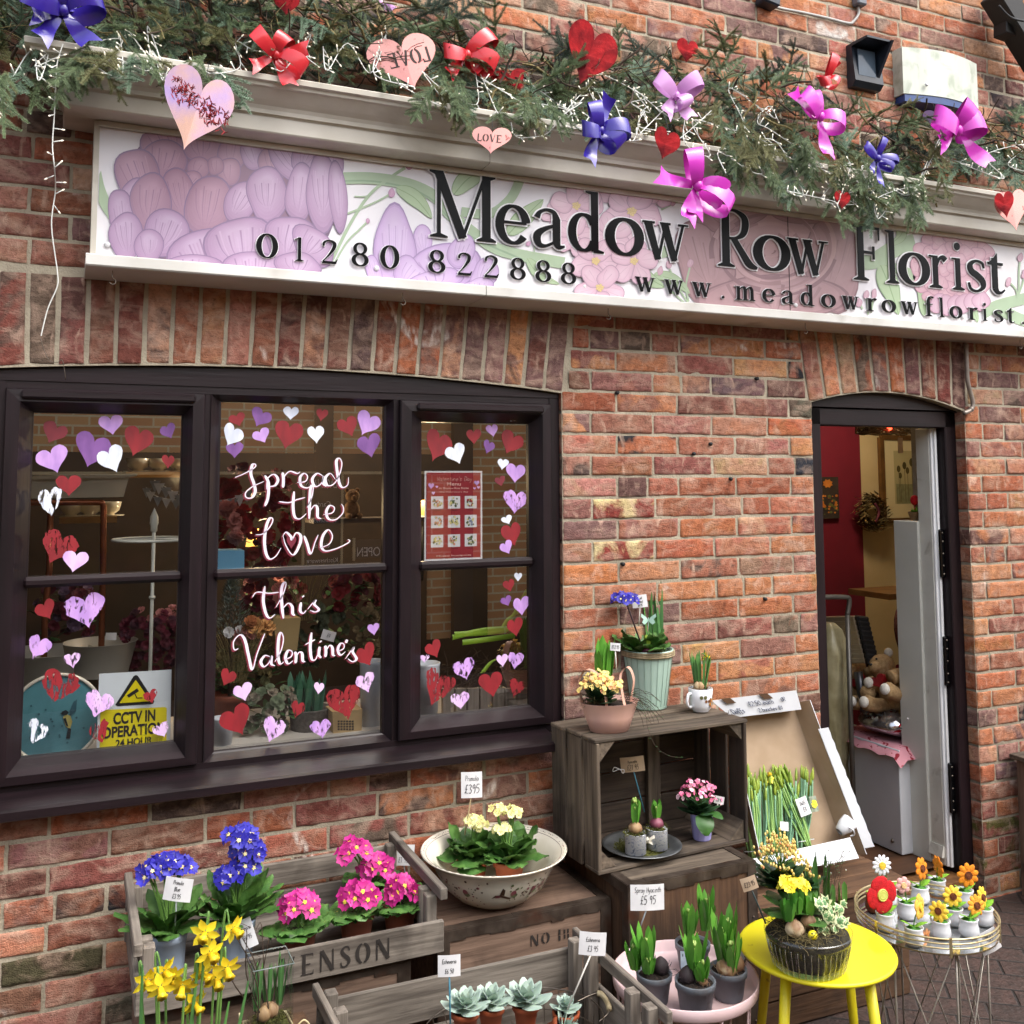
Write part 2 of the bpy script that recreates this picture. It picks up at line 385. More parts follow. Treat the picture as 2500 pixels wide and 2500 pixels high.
SPECIAL=[(1945,1140,'#30343c','#3a3f48'),(1490,1245,'#8e4038','#d9c690'),(1525,1345,'#93453c','#dccb98'),(2030,72,'#b98f7c','#ded9d2'),(1560,1190,'#5e4744','#6a4d48'),(1787,943,'#6f5a5c','#7d5f60'),
           (1830,1300,'#c79b7c','#b06b56'),(1455,1410,'#c98355','#c07a4e'),(2085,1085,'#b4634a','#b4634a'),(2455,240,'#3d3436','#4a3a3a'),(2460,215,'#6d4541','#5d4440'),(140,2375,'#5f5040','#55503a')]
CH=.0733
def Pw(u,v,o): return Vector((u,-o,v))
winarc= lambda x:2.024-.044*((x-.6)/.92)**2
doorarc= lambda x:2.027-.35*(x-2.99)**2
WX0,WX1,WZ0=-.20,1.535,.845
DX0,DX1=2.612,3.424
bld=thing('brick_building','old red brick flower shop front with painted window and open door','building',(1.6,0,0))
wall=MB(); mort=MB()
z0=onY(1403,953.8).z; xa=onY(1509,1290).x; xb=onY(1445,1200).x
z0-=math.ceil((z0+.05)/CH)*CH; PITCH=.251; XL,XR,ZT=-1.3,4.75,3.95
rA=round((onY(1509,1290).z-z0)/CH-.5)
spec=[(onY(a,b),srgb(c)+srgb(d)) for a,b,c,d in SPECIAL]
ARCHZ=2.262
def blocked(z):
    iv=[]
    if z>WZ0-.02 and z<ARCHZ:iv.append((WX0 if z<1.975 else -9,WX1+max(0,(z-1.975))*.11+(.02 if z>1.975 else 0)))
    if z<ARCHZ:iv.append((DX0-max(0,z-1.97)*.12-(.02 if z>1.97 else 0),DX1+(.02 if z>1.97 else 0)))
    return iv
r=0; ends=[]
while z0+(r+1)*CH<ZT:
    za,zb=z0+r*CH+.0047,z0+(r+1)*CH-.0047; zc=(za+zb)/2
    ph=xa if (r-rA)%2==0 else xb
    x=ph+math.floor((XL-ph)/PITCH)*PITCH+U(-.004,.004)
    cuts=blocked(zc)
    while x<XR:
        L=PITCH
        parts=[(x,x+L)] if U(0,1)>.13 else [(x,x+L*.49),(x+L*.49,x+L)]
        jj=U(-.005,.005)
        for a,b in parts:
            a+=.0047+(jj if a!=x else 0); b-=.0047-(jj if b!=x+L else 0)
            segs=[(a,b)]
            for c0,c1 in cuts:
                ns=[]
                for s0,s1 in segs:
                    if s1<=c0 or s0>=c1:ns.append((s0,s1)); continue
                    if s0<c0:ns.append((s0,c0-.002))
                    if s1>c1:ns.append((c1+.002,s1))
                segs=ns
            for s0,s1 in segs:
                if s1-s0<.035:continue
                cc=brick_cols((s0+s1)/2,zc)
                for p,q in spec:
                    if s0-.006<p.x<s1+.006 and za-.006<p.z<zb+.006:cc=q
                brick(wall,Pw,s0,s1,za+U(-.0015,.0015),zb+U(-.0015,.0015),cc)
                for edge in (WX1,DX1):
                    if abs(s0-edge)<.01:ends.append((edge,za,zb,cc))
        x+=L
    r+=1
for edge,za,zb,cc in ends: # brick ends in the right-hand reveals
    brick(wall, lambda u,v,o,e=edge:Vector((e+.004-o,u,v)),.0,.085,za,zb,cc)
def soldiers(x0,x1,arc,fan0,fan1,n):
    for i in range(n):
        f0,f1=i/n,(i+1)/n
        xa_,xb_=x0+(x1-x0)*f0,x0+(x1-x0)*f1; t0,t1=fan0+(fan1-fan0)*f0,fan0+(fan1-fan0)*f1
        cc=brick_cols(.5 if x0<1 else U(0,4),1.9)
        def P(u,v,o,xa_=xa_,xb_=xb_,t0=t0,t1=t1):
            f=u/.08; k=(v-.0)/.25; xx=xa_+(xb_-xa_)*f+(t0+(t1-t0)*f)*k
            zb_=arc(min(x1,max(x0,xx))); return Vector((xx,-o,zb_+(ARCHZ-zb_)*k))
        brick(wall,P,.0065,.0735,.006,.246,cc)
soldiers(-1.3,WX1+.005,winarc,-.03,.032,38)
soldiers(DX0-.015,DX1+.012,doorarc,-.045,.012,10)
# mortar sheet with the openings left out
def mq(x0,x1,za,zb):mort.add([(x0,.002,za),(x1,.002,za),(x1,.002,zb),(x0,.002,zb)],[(0,1,2,3)])
mq(XL,WX0,-.05,ZT); mq(WX1,DX0,-.05,ZT); mq(DX1,XR,-.05,ZT); mq(WX0,WX1,-.05,WZ0)
for x0_,x1_,arc in ((WX0,WX1,winarc),(DX0,DX1,doorarc)):
    n=24
    for i in range(n):
        a,b=x0_+(x1_-x0_)*i/n,x0_+(x1_-x0_)*(i+1)/n
        mort.add([(a,.002,arc(a)),(b,.002,arc(b)),(b,.002,ZT),(a,.002,ZT)],[(0,1,2,3)])
        mort.add([(a,.002,arc(a)),(b,.002,arc(b)),(b,.11,arc(b)),(a,.11,arc(a))],[(0,1,2,3)])
for xx,za,zb in ((WX0,WZ0,winarc(WX0)),(WX1+.006,WZ0,winarc(WX1)),(DX0-.003,-.05,doorarc(DX0)),(DX1+.006,-.05,doorarc(DX1))):
    mort.add([(xx,.002,za),(xx,.30,za),(xx,.30,zb),(xx,.002,zb)],[(0,1,2,3)])
mort.add([(WX0,.002,WZ0),(WX1,.002,WZ0),(WX1,.11,WZ0),(WX0,.11,WZ0)],[(0,1,2,3)])
wo=wall.build('front_wall',BRICK,bld, True); mo=mort.build('mortar_joints',MORTAR,wo, True)

# ------------------------------------------------------------------ window
PANES=[(-.083,.309),(.42,.924),(1.05,1.432)]
PZ=[(.945,1.877),(.903,1.92),(.94,1.873)]
TZ=(1.396,1.427)
wf=MB()
n=28; xs=[WX0+(WX1-.003-WX0)*i/n for i in range(n+1)]
for yy0,zlow,inset in ((.018,1.962,.004),(.028,1.94,.01)): # arched head board in two steps
    for i in range(n):
        a,b=xs[i],xs[i+1]
        q=[(a,yy0,zlow),(b,yy0,zlow),(b,yy0,winarc(b)-inset),(a,yy0,winarc(a)-inset)]
        wf.add(q+[(p[0],.1,p[2]) for p in q],[(0,1,2,3),(0,4,5,1),(3,2,6,7)],1)
def ring(mb,rings,mi=0,mh=1):
    """mitred frame through rectangles (x0,x1,z0,z1,Y)"""
    for (a,b) in zip(rings,rings[1:]):
        A=[(a[0],a[4],a[2]),(a[1],a[4],a[2]),(a[1],a[4],a[3]),(a[0],a[4],a[3])]
        B=[(b[0],b[4],b[2]),(b[1],b[4],b[2]),(b[1],b[4],b[3]),(b[0],b[4],b[3])]
        for i in range(4):mb.add([A[i],A[(i+1)%4],B[(i+1)%4],B[i]],[(0,1,2,3)],mh if i%2==0 else mi)
wf.box((-.178,.059,1.41),(.05,.08,1.10),0); wf.box((1.515,.059,1.41),(.036,.08,1.10),0)
wf.box((.378,.06,1.41),(.018,.072,1.10),0); wf.box((.955,.06,1.41),(.018,.072,1.10),0)
wf.box((.668,.058,.869),(1.729,.078,.03),1); wf.box((.668,.0595,1.951),(1.729,.075,.022),1)
win=wf.build('shop_window',[UPVC,UPVC_H],bld, True)
props(win,'dark brown arched three light window painted with hearts')
outer=[(-.153,.369,.884,1.94),(.387,.946,.884,1.94),(.964,1.497,.884,1.94)]
GLASS=glass_mat('window_glass',.30)
for i,(o_,p_,z_) in enumerate(zip(outer,PANES,PZ)):
    s=MB(); x0_,x1_,a,b=o_; g0,g1=p_; h0,h1=z_
    if i!=1:
        t=.036
        ring(s,[(x0_,x1_,a,b,.05),(x0_,x1_,a,b,.006),(x0_+.003,x1_-.003,a+.003,b-.003,.002),(x0_+t,x1_-t*.95,a+t*.7,b-t,.0),(g0-.004,g1+.004,h0-.004,h1+.004,.045),(g0,g1,h0,h1,.05),(g0,g1,h0,h1,.07)])
        s.box(((g0+g1)/2,-.004,h1+.046),(g1-g0+.065,.018,.024),1, None,.006) # drip bar
    else:
        ring(s,[(x0_,x1_,a,b,.05),(x0_,x1_,a,b,.018),(g0-.006,g1+.006,h0-.004,h1+.004,.047),(g0,g1,h0,h1,.05),(g0,g1,h0,h1,.07)])
    s.build('sash',[UPVC,UPVC_H],win, True)
    tb=MB(); tb.bar((g0-.012,.046,sum(TZ)/2),(g1+.012,.046,sum(TZ)/2),.034,.029,0,(0,0,1),.009); tb.build('glazing_bar',UPVC_H,win, True)
    for za,zb in ((h0-.01,TZ[0]),(TZ[1],h1+.01)):
        gp=MB(); gp.add([(g0-.01,.06,za),(g1+.01,.06,za),(g1+.01,.06,zb),(g0-.01,.06,zb)],[(0,1,2,3)]); gp.build('pane',GLASS,win, True)
sl_=MB()
sx0,sx1=-.32,1.475
prof=[(.022,.853),(.022,.868),(-.085,.851),(-.095,.846),(-.095,.825),(-.085,.820),(-.06,.820),(-.055,.835)]
sl_.prism(prof, lambda a,b:(sx0,a,b), lambda a,b:(sx1,a,b)); sl_.build('sill',UPVC_H,win, True)

# ------------------------------------------------------------------ hearts painted on the glass
def heart_outline(n=30,jag=0.0,seed=0,point=1.0):
    pts=[]; rr=random.Random(seed); k1,k2,k3=rr.uniform(.92,1.12),rr.uniform(.9,1.1),rr.uniform(-.12,.12)
    for i in range(n):
        t=2*math.pi*i/n
        x=16*math.sin(t)**3/17; y=(13*math.cos(t)-5*math.cos(2*t)-2*math.cos(3*t)-math.cos(4*t))/17
        x*=(k1 if x>0 else k2); y+=k3*x*.5
        j=1+jag*noise.noise(Vector((x*3.2,y*3.2,seed*7.1)))+jag*.6*noise.noise(Vector((x*9,y*9,seed*3.3)))
        pts.append((x*j,(y+.12)*j))
    return pts
HP={'R':('#8f1d26','#7d1a22'),'L':('#cfa2e2','#b48bd0'),'P':('#84569b','#73498a'),'W':('#e6ebf6','#cfd6e8'),'K':('#e3c4ec','#d0a6e0'),'D':('#7a2530','#6a212b')}
def paint(code):
    name='heart_paint_'+code
    if name in MATS: return MATS[name]
    c=HP[code[0]]; m=mat(name,c[0],c[1],34,.55,stretch=(1,1,.35),lo=.4,hi=.62)
    if len(code)>1:cutout(m,95,.44,.52,(1,1,.25)) if code[1]=='s' else cutout(m,110,.36,.46,(1,1,.4))
    return m
HEARTS_A=[(455,545,230,215,355,650,'D'),(775,690,310,340,695,870,'P'),(938,475,225,200,960,578,'L'),(1155,615,285,300,1085,770,'R'),(1420,530,140,150,1470,605,'P'),
    (447,770,280,265,520,905,'L'),(940,770,260,265,1045,905,'W'),(1418,785,110,135,1412,855,'R'),(577,985,235,215,585,1092,'R'),(425,1130,210,300,455,1280,'Ws'),
    (485,1510,330,330,330,1675,'Rw'),(632,1625,230,215,600,1735,'K')]
HEARTS_B=[(390,310,185,195,472,415,'R'),(728,315,375,340,765,487,'Lw'),(315,625,205,240,235,742,'Lw'),(610,735,150,150,625,810,'Kw'),(495,965,330,340,395,1140,'Rs'),
    (830,1105,260,260,770,1230,'Kw'),(305,1340,185,250,215,1465,'Ws'),(1270,1040,120,135,1300,1110,'Rw'),(845,1340,180,230,880,1450,'Rs'),(1360,1325,155,150,1415,1400,'Kw')]
HEARTS_C=[(265,255,82,78,285,298,'R'),(378,245,108,108,335,297,'P'),(530,222,80,80,525,262,'W'),(235,333,112,130,185,398,'W'),(385,335,92,85,418,377,'L'),(515,330,165,165,490,418,'R'),
    (682,230,62,75,672,270,'R'),(653,328,90,105,662,380,'W'),(815,290,120,120,845,345,'R'),(908,275,138,142,842,345,'L'),(920,385,120,140,940,452,'P'),(250,405,90,95,250,450,'P'),
    (940,1295,60,70,945,1330,'L'),(905,1425,105,135,945,1490,'R'),(212,1535,88,100,180,1583,'R'),(292,1608,100,105,312,1660,'K'),(668,1588,55,70,660,1625,'K'),(262,1750,158,185,330,1845,'R'),
    (440,1795,125,145,405,1868,'Kw'),(560,1693,75,100,540,1742,'Rw'),(800,1660,180,200,825,1758,'Rw'),(902,1560,98,115,925,1615,'Kw'),(680,1790,108,110,690,1845,'Lw'),
    (1255,385,135,185,1205,478,'R'),(1350,425,110,120,1382,485,'W'),(1437,338,80,90,1440,383,'R'),(1530,308,65,75,1540,345,'L'),(1510,390,60,80,1490,430,'P'),(1622,370,128,135,1558,437,'R'),
    (1580,475,58,65,1575,508,'W'),(1645,520,98,112,1638,578,'L'),(1568,560,55,60,1580,590,'D'),(1645,663,125,135,1635,730,'Lw'),(1603,752,55,52,1620,777,'W'),(1628,825,108,140,1650,890,'R'),
    (1600,890,70,80,1630,930,'L'),(1658,1035,40,52,1655,1062,'W'),(1613,1078,62,75,1625,1115,'R'),(1600,1155,60,60,1615,1185,'P'),(1673,1180,88,110,1680,1235,'L'),(1643,1285,85,110,1655,1338,'R'),
    (1240,1395,85,105,1275,1447,'R'),(1193,1440,50,45,1193,1462,'Kw'),(1250,1590,135,220,1185,1700,'Rw'),(1320,1570,60,95,1310,1617,'Rs'),(1392,1495,105,125,1412,1560,'Lw'),(1578,1450,60,75,1585,1488,'K'),
    (1643,1450,80,100,1635,1503,'Lw'),(1525,1570,125,150,1540,1645,'R'),(1648,1588,80,110,1615,1640,'Rw'),(1370,1650,100,100,1375,1700,'Kw')]
hs=0
for tf,L in ((ZA,HEARTS_A),(ZB,HEARTS_B),(ZC,HEARTS_C)):
    for k,(cx,cy,w,h,tx,ty,code) in enumerate(L):
        hs+=1; mb=MB(); Yh=.0585-.0002*(k%5)-(.0012 if code[0] in 'WLK' else 0)
        c=onY(*tf(cx,cy),Yh); tip=onY(*tf(tx,ty),Yh)
        sx=abs(onY(*tf(cx+w/2,cy),Yh).x-onY(*tf(cx-w/2,cy),Yh).x); sz=abs(onY(*tf(cx,cy+h/2),Yh).z-onY(*tf(cx,cy-h/2),Yh).z)
        d=Vector((tip.x-c.x,tip.z-c.z)); ang=math.atan2(d.x,-d.y); ang=max(-.6,min(.6,ang))*.75; ca,sa=math.cos(ang),math.sin(ang)
        jag={'':.05,'s':.16,'w':.10}[code[1:]]; out=heart_outline(30 if not code[1:] else 64,jag,hs)
        P=[((x*ca-y*sa)*sx*.5+c.x,(x*sa+y*ca)*sz*.5+c.z) for x,y in out]
        mb.prism(P, lambda a,b:(a,Yh+.0004,b), lambda a,b:(a,Yh,b)); mb.build('painted_heart',paint(code),win, True)

# ------------------------------------------------------------------ brush lettering on the middle pane
def spline(P,n=7,closed=False):
    P=[Vector(p) for p in P]; out=[]
    m=len(P)
    for i in range(m if closed else m-1):
        p0,p1,p2,p3=(P[(i-1)%m] if (closed or i>0) else P[0]),P[i],P[(i+1)%m],(P[(i+2)%m] if (closed or i+2<m) else P[m-1])
        for k in range(n):
            t=k/n; out.append(.5*((2*p1)+(p2-p0)*t+(2*p0-5*p1+4*p2-p3)*t*t+(3*p1-p0-3*p2+p3)*t**3))
    if not closed:out.append(P[-1])
    return out
def stroke2d(mb,pts,w0,w1,lift,mi=0,f=None):
    """flat brush stroke; thick on the way down, thin sideways. pts 2-D (world units), f maps 2-D+lift to the surface"""
    pts=[Vector(p) for p in pts]; rows=[]
    for i,p in enumerate(pts):
        t=pts[min(i+1,len(pts)-1)]-pts[max(i-1,0)]
        if t.length<1e-9:t=Vector((1,0))
        t.normalize(); nrm=Vector((-t.y,t.x)); e=min(1,.45+.9*min(i,len(pts)-1-i)/max(1,len(pts)*.18))
        w=(w0+(w1-w0)*max(0,-t.y)**1.5)*.5*e
        rows.append([f(*(p-nrm*w),lift),f(*(p+nrm*w),lift)])
    mb.strip(rows,mi, False)
SCRIPT={
 'Spread':[[(252,540),(300,520),(350,490),(352,475),(338,478),(330,520),(345,570),(352,610),(335,640),(308,640),(305,615),(340,585),(395,560)],
            [(400,530),(418,570),(415,640),(400,682)],[(408,600),(415,545),(445,525),(465,550),(450,580),(418,585)],
            [(488,515),(492,550),(490,590)],[(490,560),(500,530),(525,510),(560,520),(575,512)],[(560,565),(600,560),(612,535),(595,520),(575,540),(580,580),(610,592),(640,575)],
            [(690,535),(660,520),(635,550),(650,585),(680,570),(692,535),(690,570),(705,585)],[(750,550),(725,520),(700,545),(712,580),(745,570),(772,520),(782,470),(770,445),(755,460),(760,520),(772,575),(790,590),(812,575),(815,540)]],
 'the':[[(470,660),(520,665),(560,650),(600,640)],[(545,610),(540,680),(548,735),(575,745),(605,720)],[(610,690),(632,640),(640,590),(632,580),(625,610),(622,680),(620,745)],[(622,710),(645,680),(660,690),(662,735),(680,745)],[(690,725),(735,715),(745,690),(722,680),(705,710),(715,745),(750,750),(785,720),(790,690),(780,672)]],
 'love':[[(355,825),(390,820),(425,785),(440,750),(425,742),(408,780),(398,850),(405,915),(425,945),(455,930),(480,890)],[(490,830),(505,812),(530,835),(535,850),(555,815),(578,830),(572,875),(540,925),(505,880),(490,830)],
          [(595,830),(610,870),(628,920),(650,860),(665,825)],[(672,890),(720,870),(735,830),(715,800),(688,830),(680,880),(700,905),(750,895),(805,870),(822,855),(812,848)]],
 'this':[[(338,1135),(360,1110),(420,1115),(470,1110)],[(400,1080),(392,1150),(405,1215),(425,1238),(450,1220)],[(455,1185),(490,1120),(505,1070),(495,1062),(482,1100),(485,1180),(492,1240)],[(490,1190),(515,1165),(535,1180),(538,1215),(550,1225)],[(580,1160),(575,1200),(590,1215),(605,1200)],[(588,1128),(592,1134)],[(612,1195),(650,1150),(645,1170),(668,1195),(650,1208),(625,1200)]],
 'Valentines':[[(268,1390),(248,1395),(245,1355),(275,1322),(300,1345),(320,1430),(338,1495),(360,1420),(390,1340),(400,1315)],[(425,1430),(400,1425),(380,1455),(395,1480),(420,1460),(432,1428),(432,1465),(450,1475)],[(450,1455),(480,1400),(492,1340),(480,1310),(468,1340),(465,1420),(475,1465),(495,1455)],
                [(495,1445),(530,1430),(535,1405),(515,1400),(502,1435),(515,1465),(540,1450)],[(550,1405),(555,1430),(552,1462)],[(553,1435),(570,1408),(585,1415),(588,1450),(602,1455)],[(600,1370),(650,1345)],[(632,1310),(625,1380),(632,1440),(650,1445),(662,1420)],[(672,1380),(668,1420),(680,1435)],[(675,1352),(678,1358)],
                [(700,1375),(703,1400),(700,1432)],[(702,1405),(720,1375),(735,1385),(738,1420),(750,1425)],[(758,1405),(790,1390),(792,1368),(775,1365),(762,1395),(775,1422),(800,1405)],[(808,1345),(802,1362)],[(800,1440),(840,1385),(835,1405),(855,1440),(835,1455),(812,1440)]]}
LW=mat('white_window_paint','#f2eaf4','#e4d8ea',40,.6); LR=mat('crimson_window_paint','#7c2036','#6a1a2e',40,.6)
def glassf(a,b,lift): return Vector((a,.0586-lift,b))
for wname,strokes in SCRIPT.items():
    mb=MB(); k=0
    for s in strokes:
        P=[onY(*ZC(*p),.058) for p in s]; P=[Vector((p.x,p.z)) for p in P]; sp=spline([(*p,0) for p in P],6); sp=[Vector((p.x,p.y)) for p in sp]; k+=1
        stroke2d(mb,[p+Vector((-.0042,-.0035)) for p in sp],.005,.0085,.0004+k*.00001,1,glassf)
        stroke2d(mb,sp,.0034,.0088,.0009+k*.00001,0,glassf)
    if wname=='love':
        c=onY(*ZC(532,862),.058); mb.prism([(x*.016+c.x,y*.024+c.z) for x,y in heart_outline(24,0,3)], lambda a,b:glassf(a,b,.0005), lambda a,b:glassf(a,b,.0007),1)
    mb.build('painted_word',[LW,LR],win, True)

# ------------------------------------------------------------------ door
df=MB(); yf=.05
n=16; xs=[DX0+(DX1-DX0)*i/n for i in range(n+1)]
for i in range(n):
    a,b=xs[i],xs[i+1]
    for yy,zl,ins in ((yf-.012,1.965,.004),):
        q=[(a,yy,zl),(b,yy,zl),(b,yy,doorarc(b)-ins),(a,yy,doorarc(a)-ins)]; df.add(q+[(p[0],.12,p[2]) for p in q],[(0,1,2,3),(0,4,5,1),(3,2,6,7)],1)
D0,D1,DT=2.70,3.365,1.893
df.box(((DX0+D0)/2+.0,yf+.035,.975),(D0-DX0,.07,1.976),0, None,.004); df.box(((D1+DX1)/2,yf+.035,.975),(DX1-D1+.004,.07,1.976),0, None,.004)
df.box(((DX0+DX1)/2,yf+.034,(DT+1.962)/2),(DX1-DX0,.068,1.962-DT),1, None,.004)
df.box((D0-.012,yf+.09,.94),(.035,.05,1.9),0); df.box((D1+.012,yf+.09,.94),(.035,.05,1.9),0)
df.box(((D0+D1)/2,yf+.05,.04),(D1-D0+.04,.16,.08),2)
dfo=df.build('door_frame',[UPVC,UPVC_H,WOOD_B],bld, True); props(dfo,'dark brown arched frame around the open doorway')
dl=MB(); dl.box((3.352,.146,1.0),(.042,.075,1.79),0, None,.004)
dl.box((3.326,.146,.16),(.014,.07,.045),0,Matrix.Rotation(.25,3,'Y'))
lf=dl.build('door_leaf',WHITEP,dfo, True)
ws=MB(); ws.box((3.348,.105,1.0),(.03,.012,1.79),0, None,.003); ws.box((3.348,.095,1.0),(.012,.012,1.79),0); ws.build('weather_strip',mat('white_upvc','#eceef0','#e2e4e6',5,.3),dfo, True)
for zz in (1.37,.93,.42):
    hb=MB(); hb.box((3.352,.082,zz),(.024,.016,.2),0, None,.004)
    for q in (-.085,-.05,0,.05,.085):hb.tube([(3.35,.075,zz+q),(3.35,.072,zz+q)],.004,8,1)
    hb.build('hinge',[BLACK,STEEL],dfo, True)

# ------------------------------------------------------------------ shop interior
it=MB(); X0,X1,YB,ZF0,ZC1=-1.0,5.6,1.62,.10,2.45
ROOM=mat('dark_room_wall','#3a2f28','#2c241f',5,.9); RED=mat('crimson_wall_paint','#7a1228','#6c0f23',4,.8); CREAM=mat('cream_wall_paint','#d2bd8d','#c6b080',4,.85); FLOOR=mat('brown_wood_floor','#5a3b26','#3d2717',8,.6,stretch=(.3,2,1))
xr0,xr1=3.0,onY(*ZI1(480,900),YB).x
def wq(a,b,c,d,mi):it.add([a,b,c,d],[(0,1,2,3)],mi)
wq((X0,YB,0),(xr0,YB,0),(xr0,YB,ZC1),(X0,YB,ZC1),0); wq((xr0,YB,0),(xr1,YB,0),(xr1,YB,ZC1),(xr0,YB,ZC1),1); wq((xr1,YB,0),(X1,YB,0),(X1,YB,ZC1),(xr1,YB,ZC1),2)
wq((X0,.12,0),(X0,YB,0),(X0,YB,ZC1),(X0,.12,ZC1),0); wq((X1,.12,0),(X1,YB,0),(X1,YB,ZC1),(X1,.12,ZC1),2)
wq((X0,.12,ZC1),(X1,.12,ZC1),(X1,YB,ZC1),(X0,YB,ZC1),4); wq((X0,.13,ZF0),(X1,.13,ZF0),(X1,YB,ZF0),(X0,YB,ZF0),3)
# inner skin of the front wall, round the openings
def iw(x0,x1,za,zb):it.add([(x0,.13,za),(x1,.13,za),(x1,.13,zb),(x0,.13,zb)],[(0,1,2,3)],4)
iw(X0,WX0,0,ZC1); iw(WX0,WX1,0,.86); iw(WX0,WX1,1.96,ZC1); iw(WX1,D0,0,ZC1); iw(D0,D1,1.9,ZC1); iw(DX1,X1,0,ZC1)
it.box((2.45,.95,1.25),(.05,1.2,2.3),0)
it.box((.66,.36,.885),(1.8,.46,.02),5)
it.build('shop_interior',[ROOM,RED,CREAM,FLOOR,mat('pale_ceiling','#9a9186','#8c8378',4,.9),mat('window_board','#cfcac0','#bfb9ae',6,.5)],bld, True)

# ------------------------------------------------------------------ the building across the alley (seen mirrored in the panes)
def opp_mat():
    m=bpy.data.materials.new('far_brick'); m.use_nodes= True; nt=m.node_tree; p=nt.nodes['Principled BSDF']
    tc=node(nt,'ShaderNodeTexCoord'); mp=node(nt,'ShaderNodeMapping'); mp.inputs['Rotation'].default_value=(R(90),0,0); nt.links.new(tc.outputs['Object'],mp.inputs[0])
    b=node(nt,'ShaderNodeTexBrick'); nt.links.new(mp.outputs[0],b.inputs['Vector']); b.inputs['Scale'].default_value=1; b.inputs['Brick Width'].default_value=.23; b.inputs['Row Height'].default_value=.075; b.inputs['Mortar Size'].default_value=.008
    b.inputs['Color1'].default_value=(*srgb('#efb878'),1); b.inputs['Color2'].default_value=(*srgb('#d8935c'),1); b.inputs['Mortar'].default_value=(*srgb('#efe0b4'),1)
    nt.links.new(b.outputs['Color'],p.inputs['Base Color']); p.inputs['Roughness'].default_value=.9; return m
YV=5.2; YO=.12-YV
def vx(px,py):q=onY(px,py,YV); return q.x,q.z
op=thing('brick_building','brick and black timber building across the alley, mirrored in the window panes','building',(2,YO,0))
ow=MB(); ow.box((4.0,YO-.15,1.7),(16,.3,3.4),0); ow.build('front_wall',opp_mat(),op, True)
TIMB=mat('black_timber','#16120f','#0e0b09',12,.6); GD=mat('dark_shop_glass','#0b0c0e','#060607',8,.08)
def rect(mb,px0,py0,px1,py1,dep,th,mi=0):
    a,b=vx(*ZC(px0,py0)),vx(*ZC(px1,py1)); mb.box(((a[0]+b[0])/2,YO+dep,(a[1]+b[1])/2),(abs(a[0]-b[0]),th,abs(a[1]-b[1])),mi)
tm=MB()
rect(tm,648,100,722,1000,.03,.08); rect(tm,1325,150,1418,1330,.035,.08); rect(tm,-900,412,1325,512,.028,.075)
tm.build('timber_frame',TIMB,op, True)
gl=MB(); rect(gl,-900,520,1195,1990,.012,.03); rect(gl,1395,990,1500,1330,.012,.03); rect(gl,1200,1345,1760,1990,.012,.03); gl.build('shop_window',GD,op, True)
rl=MB(); rect(rl,-900,512,1195,524,.05,.04); rect(rl,160,405,648,413,.05,.03); rl.build('cream_ledge',mat('cream_trim','#d8c79a','#cdbb8c',5,.7),op, True)

# ================================================================== shop sign
YP=-.12
sign=thing('shop_sign','long white fascia sign of a florist painted with mauve flowers under a moulded cornice','sign',(1.9,0,2.29))
SX0,SX1=.045,4.7
def pxz(tf,x,y,Y=YP):q=onY(*tf(x,y),Y); return (q.x,q.z)
co=MB()
prof=[(0,2.672),(.076,2.676),(.08,2.68),(.08,2.722),(.086,2.727),(.092,2.727),(.094,2.738),(.10,2.748),(.118,2.758),(.138,2.772),(.148,2.780),(.158,2.782),(.16,2.79),(.172,2.793),(.174,2.806),(.17,2.81),(-.10,2.816)]
JX=onY(*ZS2(850,700),-.2).x
for i in range(len(prof)-1):
    (p0,a0),(p1,a1)=prof[i],prof[i+1]
    for xa_,xb_ in ((None,JX-.001),(JX+.0012,SX1)):
        l0,l1=(SX0-p0,SX0-p1) if xa_ is None else (xa_,xa_)
        co.add([(l0,YP-p0,a0),(xb_,YP-p0,a0),(xb_,YP-p1,a1),(l1,YP-p1,a1)],[(0,1,2,3)])
    co.add([(SX0-p0,-.002,a0),(SX0-p0,YP-p0,a0),(SX0-p1,YP-p1,a1),(SX0-p1,-.002,a1)],[(0,1,2,3)])
co.build('cornice',CORNP,sign, True)
pa=MB(); pa.box(((SX0+SX1)/2+.006,YP/2,(2.294+2.671)/2),(SX1-SX0-.012,-YP-.004,.376),0)
pa.box((SX0+.006,YP/2-.004,2.483),(.014,.124,.374),1); pa.box(((SX0+SX1)/2,YP-.006,2.6625),(SX1-SX0-.02,.010,.016),1)
pa.build('sign_panel',[mat('sign_white','#e9e7ea','#dedce2',3,.35,dirt='#cfc7bd',dscale=2,dlo=.6,dhi=.95),CORNP],sign, True)
bb=MB()
BJ=onY(*ZS2(830,1500),-.17).x
for a,b in ((SX0-.012,BJ-.0015),(BJ+.0015,SX1)):
    bb.prism([(-.003,2.252),(-.168,2.258),(-.172,2.262),(-.172,2.288),(-.167,2.292),(-.003,2.294)], lambda p,q,a=a:(a,p,q), lambda p,q,b=b:(b,p,q))
bb.build('bottom_board',mat('bottom_board_paint','#d8d7d2','#cac8c0',5,.5,dirt='#857d6e',dscale=3.5,dlo=.58,dhi=.9),sign, True)
for px,py in (ZS1(590,1415),ZS2(393,1535),ZS2(1470,1610),ZS3(785,1690),ZS3(1912,1785)):
    q=onY(px,py,-.13); mb=MB(); x,z=q.x,2.256
    mb.tube(spline([(x,-.13,z+.004),(x,-.13,z-.014),(x+.002,-.13,z-.02),(x+.008,-.13,z-.026),(x+.008,-.13,z-.034),(x,-.13,z-.037),(x-.007,-.13,z-.032)],4),.0016,6); mb.build('hook',STEEL,sign, True)
